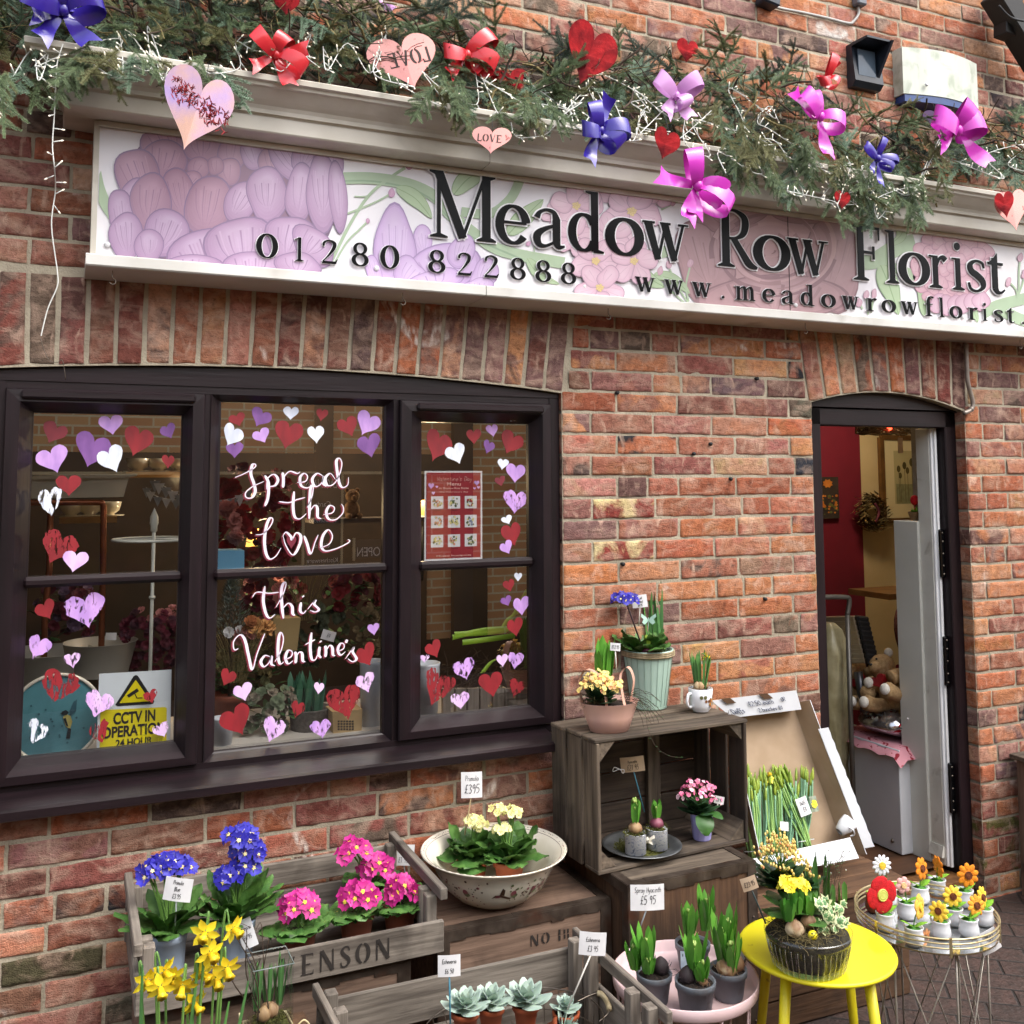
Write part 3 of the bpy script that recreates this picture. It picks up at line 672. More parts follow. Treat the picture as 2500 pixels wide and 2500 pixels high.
for px,py in (ZS1(570,645),ZS1(562,1283),ZS2(318,842),ZS2(255,1407),ZS2(1358,973),ZS2(1342,1503),ZS3(660,1100),ZS3(722,1108),ZS3(665,1590),ZS3(733,1600),ZS3(1605,1213),ZS3(1610,1663)):
    q=onY(px,py,YP); mb=MB(); mb.lathe([(.008,0),(.008,.004),(.006,.006),(0,.0065)],14,(q.x,YP-.001,q.z),M=Matrix.Rotation(R(90),3,'X')); mb.build('screw_cap',PAPER,sign, True)
sj=MB(); q0,q1=pxz(ZS3,690,1075),pxz(ZS3,693,1625); sj.box((q0[0],YP-.0012,2.478),(.002,.0025,.365)); sj.build('panel_joint',BLACKM,sign, True)

# ---- flowers painted on the panel
class Art:
    """flat painted shapes stacked as hair-thin layers on the panel"""
    def __init__(s,tf):s.mb=MB(); s.tf=tf; s.k=0
    def poly(s,pts,col):
        s.k+=1; y=YP-.0008-.000003*s.k; s.mb.col=srgb(col) if isinstance(col,str) else col
        w=[pxz(s.tf,*p) for p in pts]; w=[(a,min(2.6545,max(2.295,b))) for a,b in w if True]
        s.mb.add([(max(a,SX0+.016),y,b) for a,b in w],[tuple(range(len(w)))]); s.mb.col= None
    def line(s,pts,w0,col,w1=None,n=6):
        s.k+=1; y=YP-.0008-.000003*s.k; s.mb.col=srgb(col) if isinstance(col,str) else col
        sp=spline([(*p,0) for p in pts],n); m=len(sp); rows=[]
        for i,p in enumerate(sp):
            t=sp[min(i+1,m-1)]-sp[max(i-1,0)]; t=t.normalized() if t.length>1e-6 else Vector((1,0,0)); nn=Vector((-t.y,t.x,0)); f=i/(m-1)
            w=w0+((w1 if w1 is not None else w0)-w0)*f; a,b=p+nn*w/2,p-nn*w/2
            A,B=pxz(s.tf,a.x,a.y),pxz(s.tf,b.x,b.y); cl= lambda v:min(2.6545,max(2.295,v))
            rows.append([(max(A[0],SX0+.016),y,cl(A[1])),(max(B[0],SX0+.016),y,cl(B[1]))])
        s.mb.strip(rows,0, False); s.mb.col= None
    def petal(s,cx,cy,rx,ry,rot=0,base='#b58bb5',edge='#85688a',hi='#d9b9dd',strokes=5,wob=.1,seed=0):
        rr=random.Random(seed+int(cx*3+cy)); c,sn=math.cos(R(rot)),math.sin(R(rot)); base=srgb(base); edge=srgb(edge); hi=srgb(hi)
        wob*=1.7; sh=[rr.uniform(-wob,wob)/(j_+1)**.6 for j_ in range(3)]; ph=[rr.uniform(0,6.28) for _ in range(3)]
        def pt(a,k):q=k*(1+sum(sh[j]*math.sin((j+2)*a+ph[j]) for j in range(3))); x,y=rx*q*math.cos(a),ry*q*math.sin(a); return (cx+x*c-y*sn,cy+x*sn+y*c)
        A=[2*math.pi*i/28 for i in range(28)]
        s.poly([pt(a,1) for a in A],edge)
        for j in range(9):
            f=j/8; k=.95-.085*j; m=min(1,f*1.1); col=tuple(base[i]*(1-.62*m)+hi[i]*.50*m+edge[i]*.12*m for i in range(3))
            if j==0:col=tuple(base[i]*.75+edge[i]*.25 for i in range(3))
            s.poly([tuple(np.array(pt(a,k))+np.array((sn*ry,-c*ry))*(.042*j)) for a in A],col)
        for j in range(strokes*2):
            f=(j+.5)/(strokes*2)-.5; L=rr.uniform(.45,.85); d=f*1.3*rx; w_=rr.choice((.25,.35,.5)); cl=hi if j%3 else edge
            P=[(d*.35,ry*L*.75),(d*.8,ry*.1),(d*1.0,-ry*L*.72)]
            s.line([(cx+x*c-y*sn,cy+x*sn+y*c) for x,y in P],max(1.2,rx*.008),tuple(cl[i]*w_+base[i]*(1-w_) for i in range(3)),max(2,rx*.05))
    def leaf(s,pts,w,col='#a9bf9b',vein='#8aa47e'):
        sp=spline([(*p,0) for p in pts],8); m=len(sp); L,Rr=[],[]
        for i,p in enumerate(sp):
            t=(sp[min(i+1,m-1)]-sp[max(i-1,0)]).normalized(); nn=Vector((-t.y,t.x,0)); f=i/(m-1); ww=w*math.sin(math.pi*f**.8)**.8*.5
            L.append(p+nn*ww); Rr.append(p-nn*ww)
        s.poly([(q.x,q.y) for q in L+Rr[::-1]],vein); s.poly([(q.x+(p.x-q.x)*.12,q.y+(p.y-q.y)*.12) for q,p in zip(L+Rr[::-1],sp+sp[::-1])],col)
        s.line([(sp[0].x,sp[0].y),(sp[m//2].x,sp[m//2].y),(sp[-1].x,sp[-1].y)],w*.05,vein)
    def done(s,name,label=None):
        o=s.mb.build(name,mat('sign_paint','#ffffff',rough=.4,attr=True,scale=14,lo=.2,hi=1.4),sign, True)
        if label:o['label']=label
VG,VD='#a7bd9e','#8ca586'
a=Art(ZS1); a.line([(500,900),(520,990),(560,1080),(620,1160)],60,VG); a.done('painted_vine')
a=Art(ZS2)
a.line([(60,935),(230,935),(420,965),(560,1030),(640,1120),(760,1220),(880,1300),(1020,1340),(1240,1380)],62,VG); a.line([(60,950),(230,950),(420,985),(550,1050),(630,1140),(750,1240),(1020,1360)],10,'#8fa98c')
a.line([(700,1110),(850,1120),(950,1050),(1000,960),(1010,895)],50,VG); a.line([(1640,1340),(1720,1330),(1800,1310)],60,VG)
a.line([(20,1370),(120,1170),(220,1020),(330,930),(405,880)],16,VG); a.line([(75,1130),(180,1090),(270,1050),(330,1015)],10,VG); a.line([(30,1390),(100,1270),(170,1200),(210,1160)],10,VG); a.line([(140,1030),(200,1030),(230,1010)],8,VG)
a.leaf([(660,1020),(720,950),(800,905),(895,915)],105); a.leaf([(360,985),(430,1020),(490,1070),(545,1145)],85); a.leaf([(945,1230),(1000,1170),(1060,1110),(1130,1045)],100); a.leaf([(1045,1355),(1080,1400),(1120,1450),(1215,1490)],60); a.leaf([(1560,1430),(1620,1430),(1690,1470),(1765,1505)],90)
for x,y,r_ in ((432,855,34),(335,1012,24),(210,1158,14),(1052,1277,15),(1082,1250,13)):a.petal(x,y,r_*.75,r_,20,'#c193b4','#a4799c','#dcb9d2',2)
a.line([(1080,1340),(1085,1280),(1082,1262)],6,VG)
a.done('painted_vine')
a=Art(ZS2) # mauve lily
for cx,cy,rx,ry,rot in ((495,1270,60,85,-8),(350,1310,110,235,0),(240,1420,40,90,-15),(610,1400,190,130,-24),(700,1320,70,95,20),(430,1440,90,90,40),(820,1440,75,85,25),(560,1470,150,60,-15),(790,1500,80,45,0)):
    a.petal(cx,cy,rx,ry,rot,'#c3a7d2','#9c85b0','#e2d2ec',6)
a.done('painted_lily')
a=Art(ZS2) # blossom cluster
def blossom(cx,cy,r_,rot,base='#d3b0c2',edge='#a98c9f',hi='#ead2dd'):
    for i in range(5):
        an=R(rot+72*i); a.petal(cx+math.cos(an)*r_*.58,cy+math.sin(an)*r_*.58,r_*.42,r_*.5,rot+72*i+90,base,edge,hi,3,.08)
    for i in range(14):an=i*2.4; q=r_*.03*math.sqrt(i)*1.3; a.petal(cx+math.cos(an)*q,cy+math.sin(an)*q,r_*.05,r_*.05,0,'#d8bf86','#b79c62','#e8d6a4',0)
blossom(1395,1010,110,10); blossom(1200,1130,75,30); blossom(1740,1000,90,0)
for args in ((1300,1080,130,50),(1590,1110,150,14),(1480,1240,120,40),(1290,1240,105,0),(1400,1370,130,20),(1600,1370,125,62),(1420,1510,125,20)):blossom(*args)
a.done('painted_blossom')
a=Art(ZS3) # twigs, right vine
a.line([(1080,1370),(1160,1360),(1260,1300),(1360,1270)],90,VG); a.line([(1160,1380),(1300,1420),(1420,1480)],50,VG); a.line([(1720,1640),(1800,1600),(1960,1560)],60,VG); a.line([(1780,1600),(1880,1660),(1990,1700)],60,VG)
a.leaf([(1180,1390),(1210,1460),(1240,1540),(1275,1650)],110); a.leaf([(1270,1150),(1290,1200),(1280,1250),(1215,1290)],60); a.leaf([(1380,1500),(1400,1560),(1405,1620),(1410,1660)],50); a.leaf([(-10,1440),(60,1450),(130,1490),(180,1540)],60); a.leaf([(1640,1600),(1670,1640),(1690,1690)],40)
for pts,bud in (([(150,1585),(80,1520),(30,1440)],(25,1420)),([(170,1585),(110,1490),(75,1410)],(72,1385)),([(175,1580),(160,1500),(180,1400)],(182,1380)),([(30,1100),(110,1060),(150,1040)],(90,1058)),([(1115,1650),(1110,1590),(1105,1560)],(1105,1545)),([(1130,1640),(1140,1580),(1145,1560)],(1146,1540)),([(1085,1620),(1075,1600)],(1068,1588)),([(1900,1580),(1890,1520),(1855,1480)],(1850,1478)),([(1905,1580),(1905,1430),(1912,1360)],(1912,1350)),([(1895,1560),(1920,1500),(1932,1450)],(1932,1440))):
    a.line(pts,9,VG); a.petal(*bud,15,24,12,'#c9a3b3','#a98396','#dfc3cf',2)
a.done('painted_vine')
a=Art(ZS3) # dusky rose
a.petal(600,1370,480,330,4,'#b79396','#94757b','#cbaaad',0,.04); a.petal(260,1360,150,240,-12,'#ad8a8f','#8f7077','#c6a5a9',6); a.petal(930,1360,150,260,10,'#ad8a8f','#8f7077','#c6a5a9',6); a.petal(620,1560,400,120,0,'#b08d92','#8f7077','#cbaaad',8); a.petal(400,1130,200,80,-12,'#a98489','#8f7077','#c6a5a9',3); a.petal(760,1110,190,60,6,'#a98489','#8f7077','#c6a5a9',3)
rr=random.Random(5)
for i in range(34):
    q=i/33; R_=300*(1-q)+26; an=rr.uniform(0,6.28); cx,cy=600+math.cos(an)*30*(1-q),1310+math.sin(an)*18
    P=[(cx+R_*1.05*math.cos(an+t),cy+R_*.8*math.sin(an+t)) for t in np.linspace(0,rr.uniform(1.2,2.3),6)]
    a.line(P,13+20*(1-q),('#96757c','#c4a2a5','#a9868b')[i%3],3)
a.done('painted_rose')
a=Art(ZS3) # pale peony
a.petal(1560,1400,225,240,0,'#c498a6','#a87f8f','#dcbac4',0,.05)
for ring_,n_,rr_ in ((185,14,66),(140,11,64),(95,8,58),(50,5,50),(10,2,44)):
    for i in range(n_):
        an=2*math.pi*(i+.3*(n_%2))/n_; a.petal(1560+ring_*math.cos(an),1400+ring_*1.1*math.sin(an),rr_*.8,rr_*.6,math.degrees(an)+90,'#cba0ae','#a77f90','#dfbfc9',2,.12)
for i in range(6):a.petal(1480+i*45,1590+12*math.sin(i),46,52,180,'#c8a3b8','#a77f90','#e3cbd6',3)
a.done('painted_peony')
a=Art(ZS1) # big mauve peony
B1,E1,H1='#a98aac','#8a7394','#d6c0da'; B2,H2='#a37f96','#caa6ba'
a.petal(1180,1040,560,420,0,'#8a6c84','#75607a','#96788e',0,.03)
for cx,cy,rx,ry,rot,b in ((880,740,150,130,-20,2),(1100,690,160,90,0,2),(1340,730,150,90,10,2),(1560,740,150,110,20,2),(860,840,125,110,10,2),(1060,770,110,80,0,2),(1220,800,75,95,10,2),(1320,810,60,85,-20,1),(1440,850,90,95,0,2),(1040,880,60,60,30,2),(1200,900,65,75,0,2),(1130,870,45,50,0,2),(1000,960,60,70,40,2),
    (1520,830,95,150,-30,1),(1620,800,90,130,25,1),(1740,830,60,130,-6,1),(725,930,120,160,-20,2),(720,1060,95,130,-12,1),(640,1150,70,170,-6,1),(940,1020,85,150,-10,2),(790,1060,115,150,8,2),(1090,1080,125,165,8,2),(1260,1060,90,110,30,1),(1400,1020,110,150,0,1),(1570,1010,75,160,6,1),(1690,1010,90,210,-2,1),(1770,1030,50,190,-4,1),
    (660,1240,90,130,-5,1),(870,1220,120,130,20,1),(780,1290,80,90,0,1),(1060,1330,190,130,-18,1),(1260,1290,200,150,-8,1),(1530,1260,150,130,18,1),(1640,1290,130,90,40,1),(1000,1400,160,70,0,1),(1330,1400,170,80,0,1),(1560,1390,120,70,10,1)):
    a.petal(cx,cy,rx,ry,rot,B1 if b==1 else B2,E1,H1 if b==1 else H2,6 if rx>80 else 3,.05)
a.done('painted_peony')

# ---- raised letters
def bowl(cx,cy,rx,ry,a0,a1,tk,tn,n=26,p=1.0):
    out=[]
    for i in range(n+1):
        t=R(a0+(a1-a0)*i/n); w=tn+(tk-tn)*abs(math.cos(t))**p; out.append((cx+rx*math.cos(t),cy+ry*math.sin(t),w))
    return ('s',out)
def seg(x0,y0,x1,y1,w,w1=None): return ('s',[(x0,y0,w),(x1,y1,w1 or w)])
def stem(x,y0,y1,w): return ('p',[(x-w/2,y0),(x+w/2,y0),(x+w/2,y1),(x-w/2,y1)])
def serif(x,y,w,up=1,st=.1): return ('p',[(x-w/2,y),(x+w/2,y),(x+w/2,y+.022*up),(x+st*.55,y+.06*up),(x-st*.55,y+.06*up),(x-w/2,y+.022*up)])
def sp_(pts): return ('s',[(p[0],p[1],p[2]) for p in pts] if len(pts)<3 else [(v.x,v.y,v.z) for v in spline(pts,6)])
TK,TN=.125,.04; X=.62
G={
 'M':(1.0,[stem(.14,0,1,.055),serif(.14,0,.26,1,.05),seg(.13,1,.50,.02,.135,.12),seg(.50,.02,.84,1,.045),stem(.86,0,1,.13),serif(.86,0,.30,1,.13),('p',[(.0,1),(.0,.975),(.08,.94),(.2,.94),(.2,1)]),('p',[(.80,1),(1.0,1),(1.0,.975),(.92,.94),(.80,.94)])]),
 'e':(.5,[bowl(.25,.31,.195,.285,8,322,TK,TN),seg(.08,.34,.445,.34,.038)]),
 'a':(.5,[stem(.37,.06,.45,.11),sp_([(.37,.08,.10),(.41,.03,.07),(.49,.05,.03)]),sp_([(.375,.44,.11),(.33,.57,.06),(.22,.60,.045),(.12,.55,.06),(.08,.47,.09)]),sp_([(.36,.37,.04),(.20,.30,.07),(.085,.20,.11),(.10,.06,.09),(.20,.03,.05),(.35,.11,.04)])]),
 'd':(.56,[bowl(.24,.31,.18,.285,30,330,TK,TN),stem(.42,.02,.97,.11),('p',[(.28,.98),(.475,.98),(.475,.93),(.36,.935),(.28,.955)]),('p',[(.40,0),(.56,.0),(.56,.025),(.46,.06),(.40,.06)])]),
 'o':(.52,[bowl(.26,.31,.205,.285,0,360,.13,TN)]),
 'w':(.76,[seg(.09,.61,.25,.0,.12,.10),seg(.25,.0,.38,.58,.04),seg(.36,.61,.52,.0,.12,.10),seg(.52,.0,.67,.60,.04),('p',[(0,.62),(.2,.62),(.2,.585),(0,.595)]),('p',[(.29,.62),(.46,.62),(.46,.585),(.29,.595)]),('p',[(.59,.62),(.76,.62),(.76,.595),(.59,.585)])]),
 'R':(.72,[stem(.16,0,1,.13),serif(.16,0,.30,1,.13),('p',[(.01,1),(.2,1),(.2,.955),(.1,.955),(.01,.975)]),sp_([(.16,.975,.045),(.34,.97,.05),(.49,.88,.10),(.52,.74,.12),(.47,.58,.10),(.34,.50,.05),(.18,.49,.04)]),sp_([(.30,.49,.10),(.45,.26,.11),(.58,.07,.12),(.72,.015,.045)])]),
 'F':(.6,[stem(.16,0,1,.13),serif(.16,0,.32,1,.13),('p',[(.01,1),(.58,1),(.58,.95),(.01,.965)]),('p',[(.545,1),(.58,1),(.57,.76),(.55,.76)]),('p',[(.18,.545),(.45,.545),(.45,.495),(.18,.495)]),('p',[(.42,.64),(.46,.64),(.46,.40),(.42,.40)])]),
 'l':(.3,[stem(.15,0,.98,.11),serif(.15,0,.28,1,.11),('p',[(.01,.98),(.2,.98),(.2,.93),(.09,.935),(.01,.955)])]),
 'r':(.42,[stem(.15,0,.61,.11),serif(.15,0,.29,1,.11),('p',[(.01,.61),(.2,.61),(.2,.57),(.01,.585)]),sp_([(.18,.40,.035),(.24,.55,.05),(.33,.59,.09),(.39,.54,.11)])]),
 'i':(.3,[stem(.15,0,.61,.11),serif(.15,0,.28,1,.11),('p',[(.01,.61),(.2,.61),(.2,.57),(.01,.585)]),bowl(.15,.84,.033,.038,0,360,.07,.07,14)]),
 's':(.40,[sp_([(.355,.47,.03),(.33,.57,.045),(.20,.60,.05),(.09,.52,.09),(.11,.40,.115),(.22,.32,.125),(.32,.22,.115),(.33,.10,.08),(.21,.015,.045),(.09,.05,.045),(.05,.17,.03)])]),
 't':(.36,[stem(.16,.10,.70,.11),sp_([(.16,.11,.11),(.20,.035,.08),(.28,.03,.05),(.35,.09,.03)]),('p',[(.02,.615),(.33,.615),(.33,.565),(.02,.565)]),('p',[(.215,.80),(.215,.60),(.02,.60),(.13,.68)])]),
 'm':(.84,[stem(.15,0,.61,.11),serif(.15,0,.27,1,.11),('p',[(.01,.61),(.2,.61),(.2,.57),(.01,.585)]),stem(.43,0,.45,.11),serif(.43,0,.25,1,.11),stem(.71,0,.45,.11),serif(.71,0,.25,1,.11),sp_([(.18,.44,.035),(.28,.57,.05),(.38,.58,.09),(.43,.44,.11)]),sp_([(.46,.44,.035),(.56,.57,.05),(.66,.58,.09),(.71,.44,.11)])]),
 'f':(.40,[stem(.16,0,.80,.11),serif(.16,0,.30,1,.11),('p',[(.03,.615),(.32,.615),(.32,.57),(.03,.57)]),sp_([(.16,.78,.11),(.20,.93,.07),(.29,.965,.06),(.37,.92,.08)])]),
 '.':(.2,[bowl(.1,.055,.028,.03,0,360,.065,.065,14)]),
 '0':(.56,[bowl(.28,.5,.20,.475,0,360,.13,.04)]),
 '1':(.36,[stem(.2,0,.97,.11),serif(.2,0,.30,1,.11),seg(.04,.87,.22,.955,.04)]),
 '2':(.58,[sp_([(.09,.72,.06),(.11,.87,.08),(.26,.965,.05),(.43,.88,.10),(.44,.70,.12),(.34,.48,.09),(.20,.26,.05),(.07,.09,.04)]),('p',[(.03,0),(.50,0),(.56,.20),(.53,.20),(.47,.10),(.07,.10)])]),
 '8':(.56,[bowl(.28,.74,.155,.225,0,360,.10,.045),bowl(.28,.265,.19,.24,0,360,.12,.045)]),
 'E':(.62,[stem(.16,0,1,.15),('p',[(.02,1),(.56,1),(.56,.80),(.52,.93),(.02,.95)]),('p',[(.02,0),(.58,0),(.58,.22),(.54,.07),(.02,.05)]),('p',[(.26,.53),(.44,.53),(.44,.47),(.26,.47)])]),
 'N':(.8,[stem(.13,0,1,.07),stem(.67,0,1,.07),seg(.16,1,.66,0,.17)]),'S':(.56,[sp_([(.46,.76,.04),(.40,.94,.07),(.24,.965,.07),(.12,.80,.13),(.22,.58,.17),(.38,.42,.17),(.44,.22,.13),(.30,.03,.07),(.12,.06,.07),(.07,.26,.04)])]),
 'O':(.72,[bowl(.36,.5,.26,.46,100,260,.17,.05),bowl(.36,.5,.26,.46,-80,80,.17,.05)]),'V':(.74,[seg(.12,1,.37,0,.15),seg(.38,0,.62,1,.06)]),
}
G['1s']=(.3,[stem(.15,0,.45,.16),stem(.15,.53,1,.16)]); G['8s']=(.56,[stem(.12,.54,.9,.13),stem(.40,.54,.9,.13),stem(.12,.08,.45,.13),stem(.42,.08,.45,.13)])
def glyph(mb,ch,P,grow=0.0,mi=0,th=.01,asp=1.0):
    """P(x, y, out) maps glyph space (cap height 1) to the surface"""
    for k,(kind,pts) in enumerate(G[ch][1]):
        t=th+k*.00008
        if kind=='p':
            c=Vector((sum(p[0] for p in pts)/len(pts),sum(p[1] for p in pts)/len(pts)))
            if grow:
                sx=max(p[0] for p in pts)-min(p[0] for p in pts); sy=max(p[1] for p in pts)-min(p[1] for p in pts)
                pts=[(c.x+(p[0]-c.x)*(1+2*grow/asp/max(sx,.01)),c.y+(p[1]-c.y)*(1+2*grow/max(sy,.01))) for p in pts]
            mb.prism(pts, lambda a,b:P(a,b,0), lambda a,b:P(a,b,t),mi)
        else:
            n=len(pts); L,Rr=[],[]
            closed=(pts[0][0]-pts[-1][0])**2+(pts[0][1]-pts[-1][1])**2<1e-6
            for i,p in enumerate(pts):
                q0=pts[i-1] if i else (pts[-2] if closed else pts[0]); q1=pts[i+1] if i+1<n else (pts[1] if closed else pts[-1])
                d=Vector((q1[0]-q0[0],q1[1]-q0[1])); d=d.normalized() if d.length>1e-9 else Vector((1,0)); nn=Vector((-d.y,d.x)); w=p[2]/2+grow
                ex=0 if closed else (grow if i==n-1 else (-grow if i==0 else 0))
                L.append((p[0]+nn.x*w+d.x*ex,p[1]+nn.y*w+d.y*ex)); Rr.append((p[0]-nn.x*w+d.x*ex,p[1]-nn.y*w+d.y*ex))
            vs=[P(*a,0) for a in L]+[P(*a,0) for a in Rr]+[P(*a,t) for a in L]+[P(*a,t) for a in Rr]; fs=[]
            for i in range(n-1):
                fs+=[(2*n+i,2*n+i+1,3*n+i+1,3*n+i),(i,i+1,2*n+i+1,2*n+i),(n+i,3*n+i,3*n+i+1,n+i+1)]
            if not closed:fs+=[(0,2*n,3*n,n),(n-1,2*n-1,4*n-1,3*n-1)]
            mb.add(vs,fs,mi)
LBLACK=mat('gloss_black_letter','#030304','#020203',20,.3,spec=.12); LHALO=mat('white_letter_edge','#f0eff2','#e8e7ea',20,.3)
def sign_letter(ch,x0,x1,zb,cap):
    mb=MB(); xs_=[p[0] for k,pts in G[ch][1] for p in pts]; lo,hi=min(xs_),max(xs_); ws=(x1-x0)/max(.05,hi-lo)
    if ch in '.il1':ws=min(ws,cap*1.15)
    xm=(x0+x1)/2-ws*(lo+hi)/2
    asp=ws/cap
    glyph(mb,ch, lambda a,b,o:Vector((xm+a*ws,YP-.004-o,zb+b*cap)),.022,1,.0015,asp)
    glyph(mb,ch, lambda a,b,o:Vector((xm+a*ws,YP-.0072-o,zb+b*cap)),0,0,.0025)
    mb.build('letter',[LBLACK,LHALO],sign, True)
YL=YP-.012
def lx(tf,x): return onY(*tf(x,1300),YL).x
zb=onY(*ZS2(580,1240),YL).z; cap=onY(*ZS2(600,893),YL).z-zb
for ch,tf,a,b in (('M',ZS2,535,885),('e',ZS2,905,1045),('a',ZS2,1100,1245),('d',ZS2,1285,1450),('o',ZS2,1483,1638),('w',ZS2,1655,1895),('R',ZS3,330,535),('o',ZS3,540,688),('w',ZS3,695,908),('F',ZS3,1040,1180),('l',ZS3,1210,1275),('o',ZS3,1295,1420),('r',ZS3,1435,1522),('i',ZS3,1555,1615),('s',ZS3,1640,1720),('t',ZS3,1742,1825)):
    sign_letter(ch,lx(tf,a),lx(tf,b),zb,cap)
zb1=onY(*ZS1(1400,1352),YL).z; cap1=onY(*ZS1(1400,1222),YL).z-zb1
for ch,tf,a,b in (('0',ZS1,1358,1445),('1',ZS1,1537,1605),('2',ZS1,1688,1773),('8',ZS1,1856,1924),('0',ZS2,290,366),('8',ZS2,541,609),('2',ZS2,683,760),('2',ZS2,823,900),('8',ZS2,968,1030),('8',ZS2,1101,1163),('8',ZS2,1234,1294)):
    sign_letter(ch,lx(tf,a),lx(tf,b),zb1,cap1)
zb2=onY(*ZS2(1665,1528),YL).z; cap2=(onY(*ZS2(1665,1452),YL).z-zb2)/.62
for ch,a,b in (('w',-105,0),('w',47,148),('w',192,294),('.',340,365),('m',416,520),('e',567,618),('a',667,722),('d',767,828),('o',874,931),('w',974,1061),('r',1099,1150),('o',1188,1244),('w',1280,1369),('f',1405,1450),('l',1477,1506),('o',1541,1590),('r',1628,1675),('i',1702,1730),('s',1767,1806),('t',1832,1868),('.',1905,1922)):
    sign_letter(ch,lx(ZS3,a),lx(ZS3,b),zb2,cap2)
for dx,ch in ((.05,'o'),(.13,'o')): pass

# ================================================================== plant and paper kit
def depth(p): return (Vector(p)-CAM).dot(FW)
def sz(p,dpx): return dpx*depth(p)/FPX
def hz(p,px,py): return onY(px,py,p.y).z-p.z
def basis(d,up=(0,0,1)):
    d=Vector(d).normalized(); u=Vector(up).cross(d)
    if u.length<1e-4:u=Vector((1,0,0))
    u.normalize(); return u,d.cross(u),d
SHAPES={'ov': lambda f:math.sin(math.pi*min(1,max(0,f))**.8)**.9,'obov': lambda f:(.16+.84*max(0,math.sin(math.pi*f**1.45))**.8) if f<.98 else .12,
          'strap': lambda f:min(1,.62+f*1.2)*(1 if f<.7 else max(.05,math.sqrt(max(0,1-((f-.7)/.3)**2)))),'blade': lambda f:(.75+.25*math.sin(math.pi*f))*(1 if f<.8 else max(.06,1-((f-.8)/.2)**1.5)),
          'round': lambda f:max(.05,math.sin(math.pi*f**.7))**.55}
def leaf(mb,p,az,el0,el1,L,w,n=6,fold=.2,shape='ov',ruf=0.0,mi=0,tw=0.0):
    p=Vector(p); rows=[]; ws=SHAPES[shape]; cross=(-1,-.5,0,.5,1) if ruf else (-1,0,1); sd=U(-9,9)
    for i in range(n+1):
        f=i/n; el=el0+(el1-el0)*f; a=az+tw*f
        d=Vector((math.cos(el)*math.cos(a),math.cos(el)*math.sin(a),math.sin(el)))
        if i:p=p+d*(L/n)
        s=Vector((-math.sin(a),math.cos(a),0)); nn=d.cross(s)*-1; ww=w*.5*ws(f)
        row=[]
        for c in cross:
            q=p+s*(ww*c)+nn*(abs(c)*fold*ww)
            if ruf:q+=nn*(noise.noise(Vector((f*7+sd,c*2.1,sd)))*ruf*w+(.06*w if (i%2 and abs(c)==.5) else 0))+s*(noise.noise(Vector((f*9,sd,c)))*ruf*.7*w*abs(c))
            row.append(q)
        rows.append(row)
    mb.strip(rows,mi, True); return p
def flower(mb,c,d,r,n=5,mi=0,eye=None,notch=.2,cup=.25,overlap=1.08,er=.22,rot=None):
    u,v,w=basis(d); c=Vector(c); a0=U(0,6.28) if rot is None else rot; hw=math.pi/n*overlap
    for k in range(n):
        a=a0+2*math.pi*k/n; cu=cup+U(-.3,.22); rr=r*U(.92,1.06); tl=U(-.05,.05)
        def P(q,da,lift):an=a+da; return c+(u*math.cos(an)+v*math.sin(an))*(q*rr)+w*(lift*rr+(.02*rr if k%2 else 0)+tl*rr*da)
        vs=[P(.06,0,0),P(.4,-hw*.72,cu*.32),P(.78,-hw,cu*.75),P(.98,-hw*.62,cu),P(1-notch,0,cu*.8),P(.98,hw*.62,cu),P(.78,hw,cu*.75),P(.4,hw*.72,cu*.32),P(.55,0,cu*.22)]
        mb.add(vs,[(0,1,8),(1,2,8),(2,3,8),(3,4,8),(4,5,8),(5,6,8),(6,7,8),(7,0,8)],mi, True)
    if eye is not None:
        pts=[c+(u*math.cos(2*math.pi*i/10)+v*math.sin(2*math.pi*i/10))*(er*r*(1.25 if i%2 else .8))+w*(.12*r) for i in range(10)]
        mb.add(pts+[c+w*(.16*r)],[(i,(i+1)%10,10) for i in range(10)],eye)
def dome(mb,c,r,n,fr,mi,eye,h=.75,**k):
    """rounded head of open flowers"""
    c=Vector(c)
    n=int(n*1.25); fr*=.93
    for i in range(n):
        t=math.acos(1-.86*(i+.5)/n); a=i*2.39996+U(-.25,.25); d=Vector((math.sin(t)*math.cos(a),math.sin(t)*math.sin(a),math.cos(t)))
        flower(mb,c+Vector((d.x*r,d.y*r,d.z*r*h)),(d+Vector((-.12+U(-.35,.35),-.5+U(-.3,.3),.12+U(-.3,.3)))).normalized(),fr*U(.9,1.08),5,mi,eye,**k)
def bunch(mb,c,r,h,n,br,mi):
    c=Vector(c)
    for i in range(n):
        q=Vector((U(-1,1),U(-1,1),U(-1,1)))
        if q.length>1:q.normalize()
        mb.ball(c+Vector((q.x*r,q.y*r,q.z*h)),(br*U(.7,1.1),br*U(.7,1.1),br*U(1,1.5)),6,4,mi)
